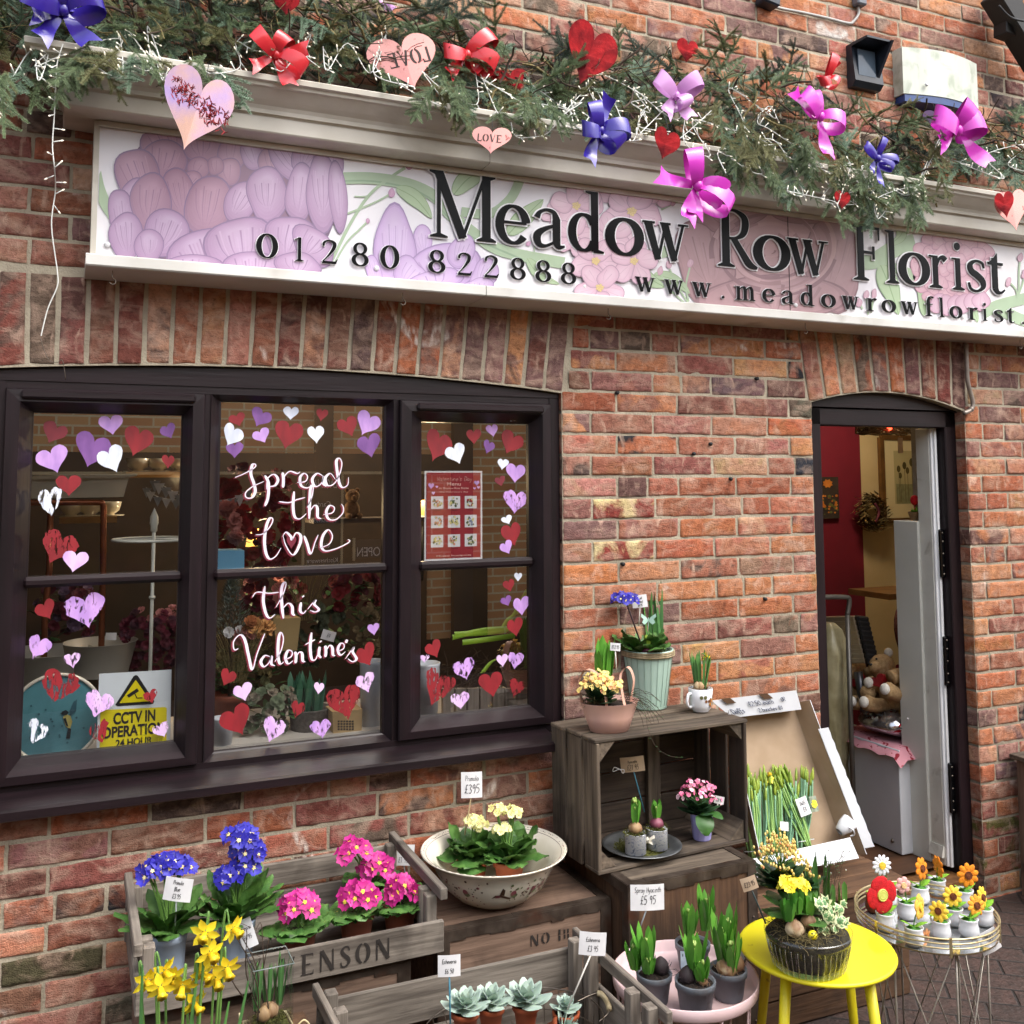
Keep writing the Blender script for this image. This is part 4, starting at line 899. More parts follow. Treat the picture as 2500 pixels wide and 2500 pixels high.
def pot(mb,c,r0,r1,h,mi=0,lip=.006,soil=1,wall=.003,bands=0):
    c=Vector(c); p=[(r0*.96,0),(r0,.003),(r0+(r1-r0)*.78,h*.78),(r1*.985+lip*.6,h*.785),(r1+lip*.7,h*.99),(r1+lip*.5,h),(r1-wall,h),(r1-wall-.002,h*.88)]
    mb.lathe(p,28,c,mi)
    if soil is not None:
        n=20; vs=[c+Vector(((r1-wall-.001)*math.cos(6.2832*i/n),(r1-wall-.001)*math.sin(6.2832*i/n),h*.9)) for i in range(n)]+[c+Vector((r1*.5*math.cos(6.2832*i/n),r1*.5*math.sin(6.2832*i/n),h*.93+U(-.003,.005))) for i in range(n)]+[c+Vector((0,0,h*.95))]
        mb.add(vs,[(i,(i+1)%n,n+(i+1)%n,n+i) for i in range(n)]+[(n+i,n+(i+1)%n,2*n) for i in range(n)],soil)
def strap_tuft(mb,c,n,L,w,mi,spread=.35,r=.012,shape='strap',bend=.35,fold=.45,az0=None,tw=0):
    for i in range(n):
        a=(az0 if az0 is not None else 0)+i*6.2832/n+U(-.3,.3); e=math.pi/2-U(.1,1)*spread
        leaf(mb,Vector(c)+Vector((math.cos(a)*r,math.sin(a)*r,0)),a,e,e-U(-.1,1)*bend,L*U(.72,1.05),w*U(.8,1.1),7,fold,shape,0,mi,U(-tw,tw))
def bulb(mb,c,r,mi,h=1.15):
    mb.lathe([(r*.35,-r*.75*h),(r*.85,-r*.4*h),(r,0),(r*.92,r*.4*h),(r*.66,r*.7*h),(r*.36,r*.92*h),(r*.2,r*1.05*h)],14,c,mi,fn=lambda a,z:1+.05*math.sin(a*5+z*90))
def tuftmoss(mb,c,rx,ry,n,mi,L=.012):
    c=Vector(c)
    for i in range(n):
        a,q=U(0,6.28),math.sqrt(U(0,1)); p=c+Vector((rx*q*math.cos(a),ry*q*math.sin(a),U(-.002,.004))); b=U(0,6.28); d=Vector((math.cos(b),math.sin(b),U(-.2,1.1))).normalized()*L*U(.5,1.3); s=d.cross(Vector((0,0,1))).normalized()*L*.07
        mb.add([p-s,p+s,p+d*.6+s+Vector((0,0,L*.15)),p+d],[(0,1,2),(0,2,3)],mi)
def hairs(mb,c,rx,ry,rz,n,L,mi,th=.0006):
    c=Vector(c)
    for i in range(n):
        p=c+Vector((U(-rx,rx),U(-ry,ry),U(-rz,rz))); q=[p]; d=Vector((U(-1,1),U(-1,1),U(-.4,.8))).normalized()
        for k in range(3):d=(d+Vector((U(-.6,.6),U(-.6,.6),U(-.5,.4)))).normalized(); q.append(q[-1]+d*L/3)
        mb.tube(q,th,3,mi, False)
# ---- single-line pen letters, cap height 7, x height 4
PEN={k:[[tuple(map(float,p.split(','))) for p in s.split()] for s in v.split(';')] for k,v in {
 'a':'3,3.4 2,4 .6,3.4 .3,1.6 1,.2 2.2,.6 3,3.6 3,1 3.6,.1','b':'.6,7 .6,.2;.6,2.6 1.6,4 3,3.2 3,1.2 1.8,0 .6,.8','c':'2.8,3.3 1.8,4 .6,3 .4,1.4 1.4,.1 2.9,.8','d':'3,3.2 1.8,4 .5,3 .5,1 1.6,0 3,1;3.1,7 3.1,.1','e':'.5,2.1 2.8,2.4 2.4,3.8 1.2,3.9 .4,2.4 .7,.6 1.8,0 3,.8',
 'f':'2.6,6.4 1.7,7 1.1,5.8 1.1,-1.6;.2,3.8 2.3,3.8','g':'3,3.2 1.8,4 .5,3 .5,1.2 1.6,.2 3,1.2;3.1,4 3,-1.8 1.6,-2.7 .4,-1.9','h':'.6,7 .6,0;.6,2.4 1.8,3.9 2.8,3.2 2.9,0','i':'.8,4 .8,.3 1.3,0;.8,5.6 .9,5.8','l':'.8,7 .8,.5 1.4,0','m':'.4,4 .5,0;.5,2.6 1.4,4 2,3 2,0;2,2.6 3,4 3.7,3 3.8,0','n':'.5,4 .5,0;.5,2.4 1.6,4 2.7,3.2 2.8,0','o':'1.7,4 .5,3 .5,1 1.7,0 3,1 3,3 1.7,4',
 'p':'.6,4 .6,-2.8;.6,3 1.8,4 3,3 3,1.2 1.8,.1 .6,1','r':'.6,4 .6,0;.6,2.4 1.5,3.8 2.6,3.7','s':'2.6,3.5 1.5,4 .7,3.1 2.4,1.4 1.8,.1 .5,.5','t':'1.2,6 1.2,.6 2.2,.1;.2,4 2.4,4','u':'.5,4 .6,1 1.5,0 2.8,1.2 2.9,4;2.9,4 3,.2','v':'.4,4 1.5,0 2.8,4','w':'.3,4 1.1,0 2,3.2 2.9,0 3.8,4','y':'.5,4 1.6,1;3,4 1.4,-2.2 .4,-2.6','k':'.6,7 .6,0;2.8,4 .6,1.8 3,0',
 'P':'.6,7 .6,0;.6,7 2.6,6.8 3.2,5.2 2.2,3.6 .6,3.4','B':'.6,7 .6,0 2.6,.2 3.3,1.6 2.4,3.4 .6,3.6;.6,7 2.4,6.8 2.9,5.2 2.2,3.7','E':'3.2,7 .7,7 .7,0 3.4,0;.7,3.6 2.8,3.6','S':'3.1,6.2 2,7 .6,6 1,4.2 2.8,2.8 2.8,.9 1.6,0 .3,.8','H':'.5,7 .5,0;3.2,7 3.2,0;.5,3.6 3.2,3.6','D':'.6,7 .6,0 2.2,.4 3.4,2.4 3.2,5.2 2,6.8 .2,7','A':'.2,0 1.8,7 3.4,0;.8,2.4 2.8,2.4','N':'.5,0 .5,7 3,0 3.1,7','I':'.8,7 .8,0','O':'1.9,7 .5,5.4 .5,1.6 1.9,0 3.4,1.6 3.4,5.4 1.9,7','R':'.6,0 .6,7 2.6,6.6 3,5 2,3.7 .6,3.5;1.6,3.5 3.2,0','J':'2.4,7 2.4,1 1.2,0 .3,1',
 '0':'1.7,7 .5,5 .5,2 1.7,0 3,2 3,5 1.7,7','1':'.6,5.8 1.6,7 1.6,0','2':'.5,5.6 1.6,7 2.9,5.8 2.4,3.6 .3,0 3.2,0','3':'.5,6.4 1.8,7 2.8,5.6 1.6,3.9 3,2.2 2,.1 .4,.6','4':'2.4,0 2.4,7 .2,2.4 3.3,2.4','5':'3,7 .9,7 .7,4.2 2.2,4.4 3,2.4 1.9,.1 .4,.4','6':'2.6,6.8 1,4.6 .5,2 1.5,0 2.9,1.2 2.3,3.2 .7,2.4','9':'2.9,5.4 1.8,7 .6,5.4 1.4,3.8 2.8,4.8 2.7,2 2.2,0','8':'1.8,3.8 .6,5.4 1.8,7 3,5.4 1.8,3.8 .4,1.8 1.8,0 3.1,1.8 1.8,3.8',
 '£':'3,6 2.1,7 1.3,5.8 1.5,2.4 .4,.3 1.4,.6 3.2,0;.4,3.4 2.6,3.4','.':'.6,.1 .8,.3',"'":'.6,7 .5,5.6',' ':''}.items() if v}
ADV={'m':4.6,'w':4.4,'i':1.9,'l':2.0,'.':1.5,"'":1.3,'I':1.8,' ':2.4,'r':3.0,'t':2.8,'f':2.6}
def pen(mb,text,P,h,x0,z0,w=.0009,mi=0,slant=.08,jit=.15,k=.86):
    """handwriting: P(x, z) maps the card plane to space; h = height of capitals"""
    s=h/7.0; x=x0
    for ch in text:
        for st in PEN.get(ch,[]):
            pts=[Vector((x+(p[0]*k+slant*p[1]+U(-jit,jit))*s,z0+(p[1]+U(-jit,jit))*s,0)) for p in st]
            pts=spline(pts,3) if len(pts)>2 else pts
            mb.tube([P(p.x,p.y) for p in pts],w,4,mi, False,smooth=False)
        x+=ADV.get(ch,3.7)*k*s
    return x
def penlen(text,h,k=.86): return sum(ADV.get(c,3.7) for c in text)*k*h/7.0
STICKS={'wood':mat('pale_stick','#b9a27c','#a08a66',30,.7),'blue':mat('blue_stick','#4a8aa0','#3f7a90',10,.5),'white':mat('white_stick','#e4e2dc','#d8d5cc',10,.5),'clear':mat('clear_stick','#aeb4b8','#9aa0a4',10,.2),'dark':mat('dark_stick','#3b4a4a','#2d3a3a',10,.4)}
def tag(label,c,w,h,lines,rz=-.42,rx=-.12,ry=0.0,stick=None,paper=PAPER,size=None,kind='price_tag',bend=.06,ink=INK):
    """c = world centre of the card; lines = [(text, fraction of height of the baseline, capital height fraction)]; stick = (foot point, material key)"""
    M=Matrix.Rotation(rz,4,'Z')@Matrix.Rotation(rx,4,'X')@Matrix.Rotation(ry,4,'Y'); c=Vector(c)
    t=thing(kind,label,'price tag',tuple(c)); mb=MB()
    def P(x,z,o=0.0): return M@Vector((x,-o-bend*w*math.cos(math.pi*x/w),z))
    n=6; rows=[[P(-w/2+w*i/n,-h/2+h*j/3) for i in range(n+1)] for j in range(4)]; mb.strip(rows,0, True)
    rows=[[P(-w/2+w*i/n,-h/2+h*j/3,-.0009) for i in range(n+1)] for j in range(4)]; mb.strip(rows,0, True)
    for (a,b) in (((-w/2,-h/2),(w/2,-h/2)),((-w/2,h/2),(w/2,h/2)),((-w/2,-h/2),(-w/2,h/2)),((w/2,-h/2),(w/2,h/2))):
        mb.strip([[P(a[0]+(b[0]-a[0])*i/n,a[1]+(b[1]-a[1])*i/n,o) for i in range(n+1)] for o in (0,-.0009)],0)
    mb.build('card',paper,t)
    if lines:
        ib=MB()
        for tx,fz,fh in lines:
            ch=fh*h; L=penlen(tx,ch); k=.86*min(1,.88*w/L)
            pen(ib,tx, lambda x,z:P(x,z,.0006),ch,-min(L,.88*w)/2+U(-.01,.01)*w,-h/2+fz*h,max(.0005,ch*.036),0,.08,.12,k)
        ib.build('handwriting',ink,t)
    if stick:
        foot,key=stick; sb=MB(); top=P(0,-h/2+h*.18,-.0025); a=Vector(foot)-c; sb.tube([a,top],.0021,6); sb.build('stick',STICKS[key],t)
    return t
def wood_axis(base,axis):
    key=base+'_'+axis
    cfg={'grey':('#8f867b','#595149','#352e28'),'old':('#4a3d32','#2b2119','#17110c'),'dark':('#6f6253','#3c3229','#201912'),'chest':('#806858','#574437','#2e231b'),'brown':('#6d4f36','#4a3220','#23170e')}[base]  # old: the dark crate wood with inner shade put into its colour
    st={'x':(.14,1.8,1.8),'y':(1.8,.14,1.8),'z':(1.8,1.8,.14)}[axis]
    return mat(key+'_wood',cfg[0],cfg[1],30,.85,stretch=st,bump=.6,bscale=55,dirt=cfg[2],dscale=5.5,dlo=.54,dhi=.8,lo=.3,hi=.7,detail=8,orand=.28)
def plank(mb,a,b,jit=.0015,mi=0,bev=.0025):
    """axis aligned board between two corners, a little out of true"""
    a=Vector(a); b=Vector(b); c=(a+b)/2; d=Vector((abs(b.x-a.x),abs(b.y-a.y),abs(b.z-a.z)))
    rot=Matrix.Rotation(U(-1,1)*jit/max(.1,d.length)*3,3,'Y')@Matrix.Rotation(U(-1,1)*jit/max(.1,d.length)*3,3,'Z')
    mb.box(c+Vector((U(-jit,jit),U(-jit,jit),U(-jit,jit))),d,mi,rot,bev)

# ================================================================== crates and chests in front of the wall
GX,GYY,GZ=wood_axis('grey','x'),wood_axis('grey','y'),wood_axis('grey','z')
KX,KY,KZ=wood_axis('dark','x'),wood_axis('dark','y'),wood_axis('dark','z')
CXX,CYY,BZ,BX=wood_axis('chest','x'),wood_axis('chest','y'),wood_axis('brown','z'),wood_axis('brown','x')
def stencil(parent,text,P,h,gap=.12,name='stencil_lettering'):
    mb=MB(); x=0
    for ch in text:
        if ch==' ':x+=.5; continue
        key={'1':'1s','8':'8s'}.get(ch,ch)
        glyph(mb,key, lambda a,b,o,x=x:P((x+a)*h,b*h,o),0,0,.0006); x+=G[key][0]+gap
    m=mat('stencil_ink','#2a2420','#1d1815',40,.9); return mb.build(name,cutout(m,60,.22,.36) if not m.get('cut') else m,parent, True)
def tea_chest(label,x0,x1,y0,y1,z1,mats,name='wooden_chest',tin=True,rz=0):
    t=thing(name,label,'chest',((x0+x1)/2,(y0+y1)/2,0)); b=MB()
    b.box(((x0+x1)/2,(y0+y1)/2,z1/2),(x1-x0,y1-y0,z1-.004),0, None,.003); b.build('body',mats[0],t, True)
    l=MB(); l.box(((x0+x1)/2,(y0+y1)/2,z1-.002),(x1-x0-.004,y1-y0-.004,.008),0, None,.002); l.build('lid',mats[1],t, True)
    if tin:
        for (ya,sgn) in ((y0,-1),(y1,1)):
            e=MB(); n=14
            for k in range(n):
                xa,xb=x0+(x1-x0)*k/n,x0+(x1-x0)*(k+1)/n; q=U(.024,.034)
                e.box(((xa+xb)/2,ya+sgn*.002+U(-.0008,.0008),z1-q/2+.002),(xb-xa+.002,.004,q),0,Matrix.Rotation(U(-.02,.02),3,'Y')); e.box(((xa+xb)/2,ya-sgn*.012,z1+.003+U(-.0006,.0006)),(xb-xa+.002,.028,.003))
            e.build('metal_edge',RUST,t, True)
        for xa,sgn in ((x0,-1),(x1,1)):
            e=MB(); e.box((xa+sgn*.002,(y0+y1)/2,z1-.012),(.004,y1-y0,.03)); e.box((xa-sgn*.012,(y0+y1)/2,z1+.003),(.028,y1-y0,.003)); e.build('metal_edge',RUST,t, True)
            e=MB(); e.box((xa-sgn*.014,y0-.0025,z1/2),(.034,.004,z1)); e.box((xa+sgn*.0025,y0+.014,z1/2),(.004,.034,z1))
            for zz in np.arange(.06,z1,.1):e.ball((xa-sgn*.014,y0-.005,zz),.004,8,4)
            e.build('corner_strip',RUST,t, True)
    return t
xL=onY(998,2400,-.43).x
tea_chest('wooden tea chest with dark metal edges under the stencilled grey crate',.21,xL,-.43,-.04,.452,(CXX,CXX))
ch=tea_chest('brown plywood tea chest stencilled NO 18 carrying the china bowl',.972,1.506,-.338,-.02,.452,(CXX,CXX))
q0=onY(*Z4(808,1275),-.339); q1=onY(*Z4(808,1195),-.339)
stencil(ch,'NO 18', lambda a,b,o:Vector((q0.x+a*1.25,-.3395-o,q0.z+b)),abs(q1.z-q0.z)*.95,.16)
sp=MB(); q=onY(*ZP(700,925),-.2); sp.ball((1.513,-.25,.385),.006,10,6); sp.build('nail_head',mat('bright_nail','#d0d4d8','#b0b4b8',20,.2,1.0),ch, True)
c3=tea_chest('tall brown wooden chest with dark edges under the tipped crate',1.517,1.965,-.43,-.03,.518,(BZ,wood_axis('dark','x')))
br=onZ(2223,2427,0)
lw=thing('wooden_box','low dark brown wooden box standing behind the yellow stool and under the daffodil carton','box',(2.25,br.y+.2,0)); b=MB(); bx0,bx1=1.98,min(br.x,2.62)
for k in range(4):plank(b,(bx0,br.y,.005+k*.086),(bx1,br.y+.02,.088+k*.086))
b.build('front_panel',BX,lw, True); b=MB(); b.box((bx1-.01,(br.y+.02-.02)/2,.175),(.02,-br.y-.06,.34),0, None,.002); b.box((bx0+.01,(br.y)/2,.175),(.02,-br.y-.06,.34),0, None,.002); b.build('side_panel',BX,lw, True)
b=MB()
for k in range(4):ya=br.y-.01+k*(-br.y-.01)/4; plank(b,(bx0-.01,ya,.348),(bx1+.01,ya+(-br.y-.01)/4-.004,.366))
b.build('lid',BX,lw, True)

# ---- long stencilled crate of primulas
c1=thing('fruit_crate','long weathered grey crate stencilled ENSON with blue and pink primulas inside','crate',(.56,-.25,.456))
XA,XB,YF,YK,ZB0=.186,.942,-.462,-.045,.458
b=MB(); plank(b,(XA,YF,ZB0+.002),(XB,YF+.014,.540)); b.build('front_slat',GX,c1, True)
b=MB(); plank(b,(XA,YK-.012,ZB0+.002),(XB,YK,.525)); b.build('back_slat',GX,c1, True); b=MB(); plank(b,(XA,YK-.012,.538),(XB,YK,.603)); b.build('back_slat',GX,c1, True)
b=MB()
for k in range(5):ya=YF+.016+k*.079; plank(b,(XA+.01,ya,ZB0),(XB-.01,ya+.072,ZB0+.01))
b.build('base',GX,c1, True)
for xx,s in ((XA+.007,1),(XB-.007,-1)):
    b=MB(); plank(b,(xx-.007,YF+.012,ZB0+.004),(xx+.007,YK-.01,.525)); b.build('end_board',GYY,c1, True)
    b=MB(); plank(b,(xx-.007-.006,YF-.03,.604),(xx+.007,YK+.012,.634)); b.build('end_rail',GYY,c1, True)
    for yy in (YF+.03,YK-.03):
        b=MB(); plank(b,(xx+s*.008,yy-.016,ZB0+.01),(xx+s*.036,yy+.016,.612 if yy>-.3 else .602)); b.build('corner_post',GZ,c1, True)
    for yy in (YF+.085,):
        b=MB(); plank(b,(xx+s*.008,yy-.014,ZB0+.01),(xx+s*.034,yy+.014,.60)); b.build('corner_post',GZ,c1, True)
q0=onY(*Z3(1085,1320),YF-.001); q1=onY(*Z3(1500,1215),YF-.001); hh=.050
stencil(c1,'VENSON', lambda a,b,o:Vector((q0.x-.045+a*1.12,YF-.0016-o,ZB0+.018+b)),hh,.16)

# ---- near crate of echeverias
c2=thing('fruit_crate','grey slatted crate in the foreground holding a wire basket of echeveria pots','crate',(.98,-.72,0))
zr=.47; P0=onZ(*Z7(60,560),zr); Pk=onZ(*Z7(1350,245),zr); Pf=onZ(*Z7(1828,620),zr)
xa2,xb2,yk2,yf2=P0.x,Pk.x,Pk.y,Pf.y
b=MB(); plank(b,(xa2+.0,yk2-.012,.335),(xb2,yk2,zr-.035)); b.build('back_slat',GX,c2, True)
b=MB(); plank(b,(xa2,yk2-.012,.24),(xb2,yk2,.322)); b.build('back_slat',GX,c2, True)
b=MB(); plank(b,(xa2,yf2-.01,.24),(xb2,yf2+.003,.33)); b.build('front_slat',GX,c2, True)
b=MB()
for k in range(5):ya=yf2+.014+k*(yk2-yf2-.03)/5; plank(b,(xa2+.012,ya,.238),(xb2-.012,ya+(yk2-yf2-.03)/5-.009,.25))
b.build('base',GX,c2, True)
for xx,s in ((xa2+.006,1),(xb2-.006,-1)):
    b=MB(); plank(b,(xx-.008,yf2-.02,zr-.032),(xx+.008,yk2+.02,zr)); b.build('end_rail',GYY,c2, True)
    b=MB(); plank(b,(xx-.006,yf2,.24),(xx+.006,yk2-.013,.385)); b.build('end_board',GYY,c2, True)
    for yy in (yf2+.035,yf2+.11,yk2-.03,yk2-.12):
        b=MB(); plank(b,(xx+s*.009,yy-.016,.0 if abs(yy-yf2)<.05 or abs(yy-yk2)<.05 else .25),(xx+s*.038,yy+.016,zr-.004)); b.build('corner_post',GZ,c2, True)

# ---- dark crate tipped on its side
RZ=R(3.5); cd=thing('fruit_crate','dark old wooden crate tipped on its side as a display shelf','crate',(1.470,-.338,.524),RZ)
Wd,Dd,Hd=.572,.268,.388
def loc_build(mb,name,m,parent): return mb.build(name,m,parent)
b=[(-.004,.0,.098),(.103,.0,.1),(.21,.0,.1)]
for y0,_,w in ((.0,0,.078),(.093,0,.082),(.188,0,.080)):
    k=MB(); plank(k,(-.006,y0,Hd-.012),(Wd+.006,y0+w,Hd)); k.build('top_slat',KX,cd)
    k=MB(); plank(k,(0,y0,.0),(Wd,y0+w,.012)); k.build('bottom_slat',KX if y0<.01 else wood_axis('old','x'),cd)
    k=MB(); plank(k,(0,y0,.0),(.012,y0+w,Hd-.013)); k.build('side_slat',KZ,cd)
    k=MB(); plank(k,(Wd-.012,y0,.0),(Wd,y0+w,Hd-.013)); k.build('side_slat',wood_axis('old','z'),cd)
for k_ in range(4):
    k=MB(); plank(k,(.013,Dd-.012,.014+k_*.094),(Wd-.013,Dd,.104+k_*.094)); k.build('back_slat',wood_axis('old','x'),cd)  # inside boards get the darker tone that stands in for shade
for xx in (.014,Wd-.014):
    for zz,s in ((.013,1),(Hd-.013,-1)):
        k=MB(); sg=1 if xx<.1 else -1; k.prism([(xx,zz),(xx+sg*.055,zz),(xx,zz+s*.055)], lambda a,c:(a,.008,c), lambda a,c:(a,Dd-.02,c)); k.build('corner_block',KY,cd)
for xx in (.35,):k=MB(); plank(k,(xx,Dd-.034,.014),(xx+.05,Dd-.013,Hd-.014)); k.build('back_batten',KZ,cd)
Mcd=Matrix.Translation((1.470,-.338,.524))@Matrix.Rotation(RZ,4,'Z')

# ================================================================== primulas
BLUE=mat('primula_blue','#3430b4','#231d86',30,.55,sub=.1); PINK=mat('primula_magenta','#cc2a90','#a30c66',26,.55,sub=.1); EYEY=mat('flower_eye_yellow','#f2d64a','#d9ae2a',40,.6); EYEW=mat('flower_eye_cream','#f0e6b0','#d8c070',40,.6)
BLUEPOT=mat('pale_blue_pot','#b9cbe0','#a9bdd6',5,.4)
def primula(label,base,r0,r1,h,heads,petal,eye,potm,nleaf=13,L=.10,w=.046,el=(.05,1.15),group=None,fr=.024,stem_h=True,rz=0,bend=.55):
    nleaf=int(nleaf*1.5); w*=1.3
    t=thing('primula',label,'potted plant',tuple(base),0,group)
    p=MB(); pot(p,(0,0,0),r0,r1,h,0,.004,1); p.build('pot',[potm,SOIL],t)
    lf=MB()
    for i in range(nleaf):
        f=i/nleaf; e=el[0]+(el[1]-el[0])*((i*7)%nleaf)/nleaf; a=i*2.39996+rz
        leaf(lf,(math.cos(a)*r1*.25,math.sin(a)*r1*.25,h*.93),a,e+.25,e-bend*U(.5,1.2),L*U(.75,1.1),w*U(.85,1.15),10,.22,'obov',.16,0,U(-.25,.25))
    lf.build('leaves',LEAF_P,t)
    hd=MB(); st=MB()
    for (c,r,n) in heads:
        c=Vector(c)-Vector(base); dome(hd,c,r,n,fr,0,1)
        for i in range(4):st.tube(spline([(U(-.01,.01),U(-.01,.01),h*.9),(c.x*.5+U(-.008,.008),c.y*.5,(c.z+h)*.5),(c.x+U(-.4,.4)*r,c.y+U(-.4,.4)*r,c.z+r*.2)],4),.0022,5)
    hd.build('flowers',[petal,eye],t); st.build('stems',STEM,t); return t
def at(tf,x,y,Y): return onY(*tf(x,y),Y)
bA=onZ(*Z8(497,1035),.47); bB=onZ(*Z8(1148,915),.47)
primula('blue flowered primula in a pale blue pot behind the Primula Blue card',bA,.040,.044,.094,[(at(Z8,345,140,bA.y-.02),.028,7),(at(Z8,470,60,bA.y),.032,9),(at(Z8,630,90,bA.y),.024,6)],BLUE,EYEW,BLUEPOT,15,.125,.040,(.15,1.25),fr=.025,rz=.4)
primula('tall blue primula with stacked flower heads in a pale blue pot, right of the other',bB,.040,.044,.094,[(at(Z3,700,790,bB.y-.02),.028,7),(at(Z3,785,745,bB.y-.01),.034,8),(at(Z3,815,645,bB.y),.036,9),(at(Z3,762,575,bB.y),.038,10)],BLUE,EYEW,BLUEPOT,17,.14,.042,(.25,1.35),fr=.024,rz=1.2)
GP='magenta primulas in the grey crate'
for lab,hd_,Yp in (('magenta primula in the grey crate, lowest and leftmost of the pink ones',[(1100,960,.042,11)],-.36),('magenta primula in the middle of the grey crate front, yellow eyes open',[(1420,905,.045,12)],-.34),
        ('magenta primula in a brown pot at the right end of the grey crate',[(1660,865,.042,11)],-.33),('magenta primula with two flower heads at the back of the grey crate',[(1515,745,.046,12),(1400,650,.042,11)],-.17)):
    hs_=[(at(Z3,x,y,Yp),r,n) for x,y,r,n in hd_]; c=hs_[0][0]; base=Vector((c.x+.0,Yp+.015,.47))
    primula(lab,base,.036,.046,.075,hs_,PINK,EYEY,BROWNP,12,.085,.058,(-.1,.7),GP,fr=.027,rz=U(0,3))
def card(label,tf,x,y,w,h,Y,lines,**k):
    c=onY(*tf(x,y),Y); kk={'Z8':.2588}; s=tf(1,0)[0]-tf(0,0)[0]; W,H=sz(c,w*s),sz(c,h*s)
    st=k.pop('stick', None)
    if st:st=(onY(*tf(*st[0]),st[2] if len(st)>2 else Y+.005),st[1])
    return tag(label,c,W,H,lines,stick=st,**k)
card('white card reading Primula Blue £3.95 in front of the left blue primula',Z8,598,275,262,205,bA.y-.06,[('Primula',.72,.17),('Blue',.44,.17),('£3.95',.12,.20)],ry=.12,stick=((570,620),'clear'))
card('white card reading Primula £1.95 clipped near the back corner of the grey crate',Z3,1672,652,118,108,-.06,[('Primula',.62,.2),('£1.95',.14,.26)],ry=.03,stick=((1690,820),'clear'))
card('white card leaning sideways against the pale blue pot',Z8,1245,690,150,260,bB.y-.07,[('Narcissi',.62,.14),('£6.95',.30,.16)],ry=-.38)

# ---- china bowl with two cream primulas
bc=Vector((1.194,-.202,.458)); bo=thing('china_bowl','large cream china wash bowl with floral rim and painted birds','bowl',tuple(bc)); R1=.217; HB=.142
mb=MB(); prof=[(.075,0),(.085,.002),(.09,.006),(.115,.018),(.150,.05),(.172,.09),(.185,.118),(.200,.128),(R1-.002,HB-.003),(R1,HB),(R1-.003,HB+.002),(.198,.134),(.180,.124),(.166,.09),(.142,.05),(.10,.02),(.0,.014)]
mb.lathe(prof,56,(0,0,0)); CHINA=mat('cream_china','#ebe6d8','#ddd6c2',5,.16,coat=.3,dirt='#b9ab8a',dscale=7,dlo=.58,dhi=.9); mb.build('bowl',CHINA,bo)
dec=MB(); BR,PK,GN=0,1,2
def rimp(a,f,o=.0012):r=.200+(R1-.002-.200)*f; z=.134+(HB-.134)*f; return Vector((r*math.cos(a),r*math.sin(a),z+o+.001))
for k in range(150):
    a=k/150*6.2832; m=PK if k%11==0 else (GN if k%5==0 else BR); s=U(.5,1)*(.007 if m==PK else .004); f0=U(.3,.75)
    pts=[rimp(a+s/.2*math.cos(t),f0+s/.018*.5*math.sin(t)) for t in np.linspace(0,6.28,6)[:-1]]; dec.add(pts,[tuple(range(5))],m)
for f in (.06,.95):dec.tube([rimp(2*math.pi*i/60,f,.0006) for i in range(60)],.0008,4,BR, False, True)
def bside(a,z,o=.0016):
    zs=[p[1] for p in prof[3:9]]; rs=[p[0] for p in prof[3:9]]; return Vector(((np.interp(z,zs,rs)+o)*math.cos(a),(np.interp(z,zs,rs)+o)*math.sin(a),z-o*.4))
def blot(a,z,pts,m,s=1.0):dec.add([bside(a+x*s/.16,z+y*s) for x,y in pts],[tuple(range(len(pts)))],m)
aC=math.atan2(CAM.y-bc.y,CAM.x-bc.x)
for da,z,s in ((.12,.062,.9),(.95,.07,.7)):
    blot(aC+da,z,[(-.03,.0),(-.012,.006),(.0,.004),(.03,-.006),(.032,-.001),(.012,.008),(-.004,.013),(-.018,.012)],BR,s); blot(aC+da,z,[(-.004,.012),(.004,.038),(.012,.03),(.010,.010)],BR,s); blot(aC+da,z,[(-.018,.002),(-.004,.003),(-.002,.009),(-.014,.010)],PK,s)
for k in range(130):
    a=aC+rnd.choice((-.9,-.35,.5,.9,1.2))+rnd.gauss(0,.13); z=min(.112,max(.03,rnd.gauss(.072,.022))); m=rnd.choice((BR,BR,PK,GN)); s=U(.0015,.0045)
    blot(a,z,[(s*math.cos(t)*U(.7,1.2),s*math.sin(t)*U(.7,1.2)) for t in np.linspace(0,6.28,7)[:-1]],m)
for da in (.35,-.5,.75):
    for k in range(9):an=k*.7; blot(aC+da+.05*math.cos(an)*(k/9),.075+.012*math.sin(an)*(k/9),[(.006*math.cos(t),.006*math.sin(t)) for t in np.linspace(0,6.28,7)[:-1]],PK if k<6 else GN)
dec.build('painted_decoration',[mat('sepia_print','#5d4433','#4a3527',30,.3),mat('rose_print','#94505a','#7d4250',30,.3),mat('green_print','#76805a','#5f6b48',30,.3)],bo)
pY=dict(petal=YEL_P,eye=EYEY,potm=TERRA)
for lab,bx,by,hd_ in (('cream primula with one flower cluster in the bowl, left of the pair',425,690,[(430,440,.026,9),(475,465,.022,7)]),('cream primula with three flower clusters in the bowl, right of the pair',670,710,[(590,360,.022,7),(690,380,.026,9),(625,492,.022,8)])):
    top=onZ(*Z4(bx,by-15),.545); base=Vector((top.x,top.y,.472))
    primula(lab,base,.034,.046,.078,[(at(Z4,x,y,base.y-.01),r,n) for x,y,r,n in hd_],YEL_P,EYEW,TERRA,15,.115,.056,(.15,1.35),fr=.014,rz=bx*.01)
card('white card reading Primula £3.95 on a stick behind the bowl of cream primulas',Z4,418,182,142,165,-.12,[('Primula',.66,.2),('£395',.18,.34)],rz=-.3,stick=((372,520),'wood'))

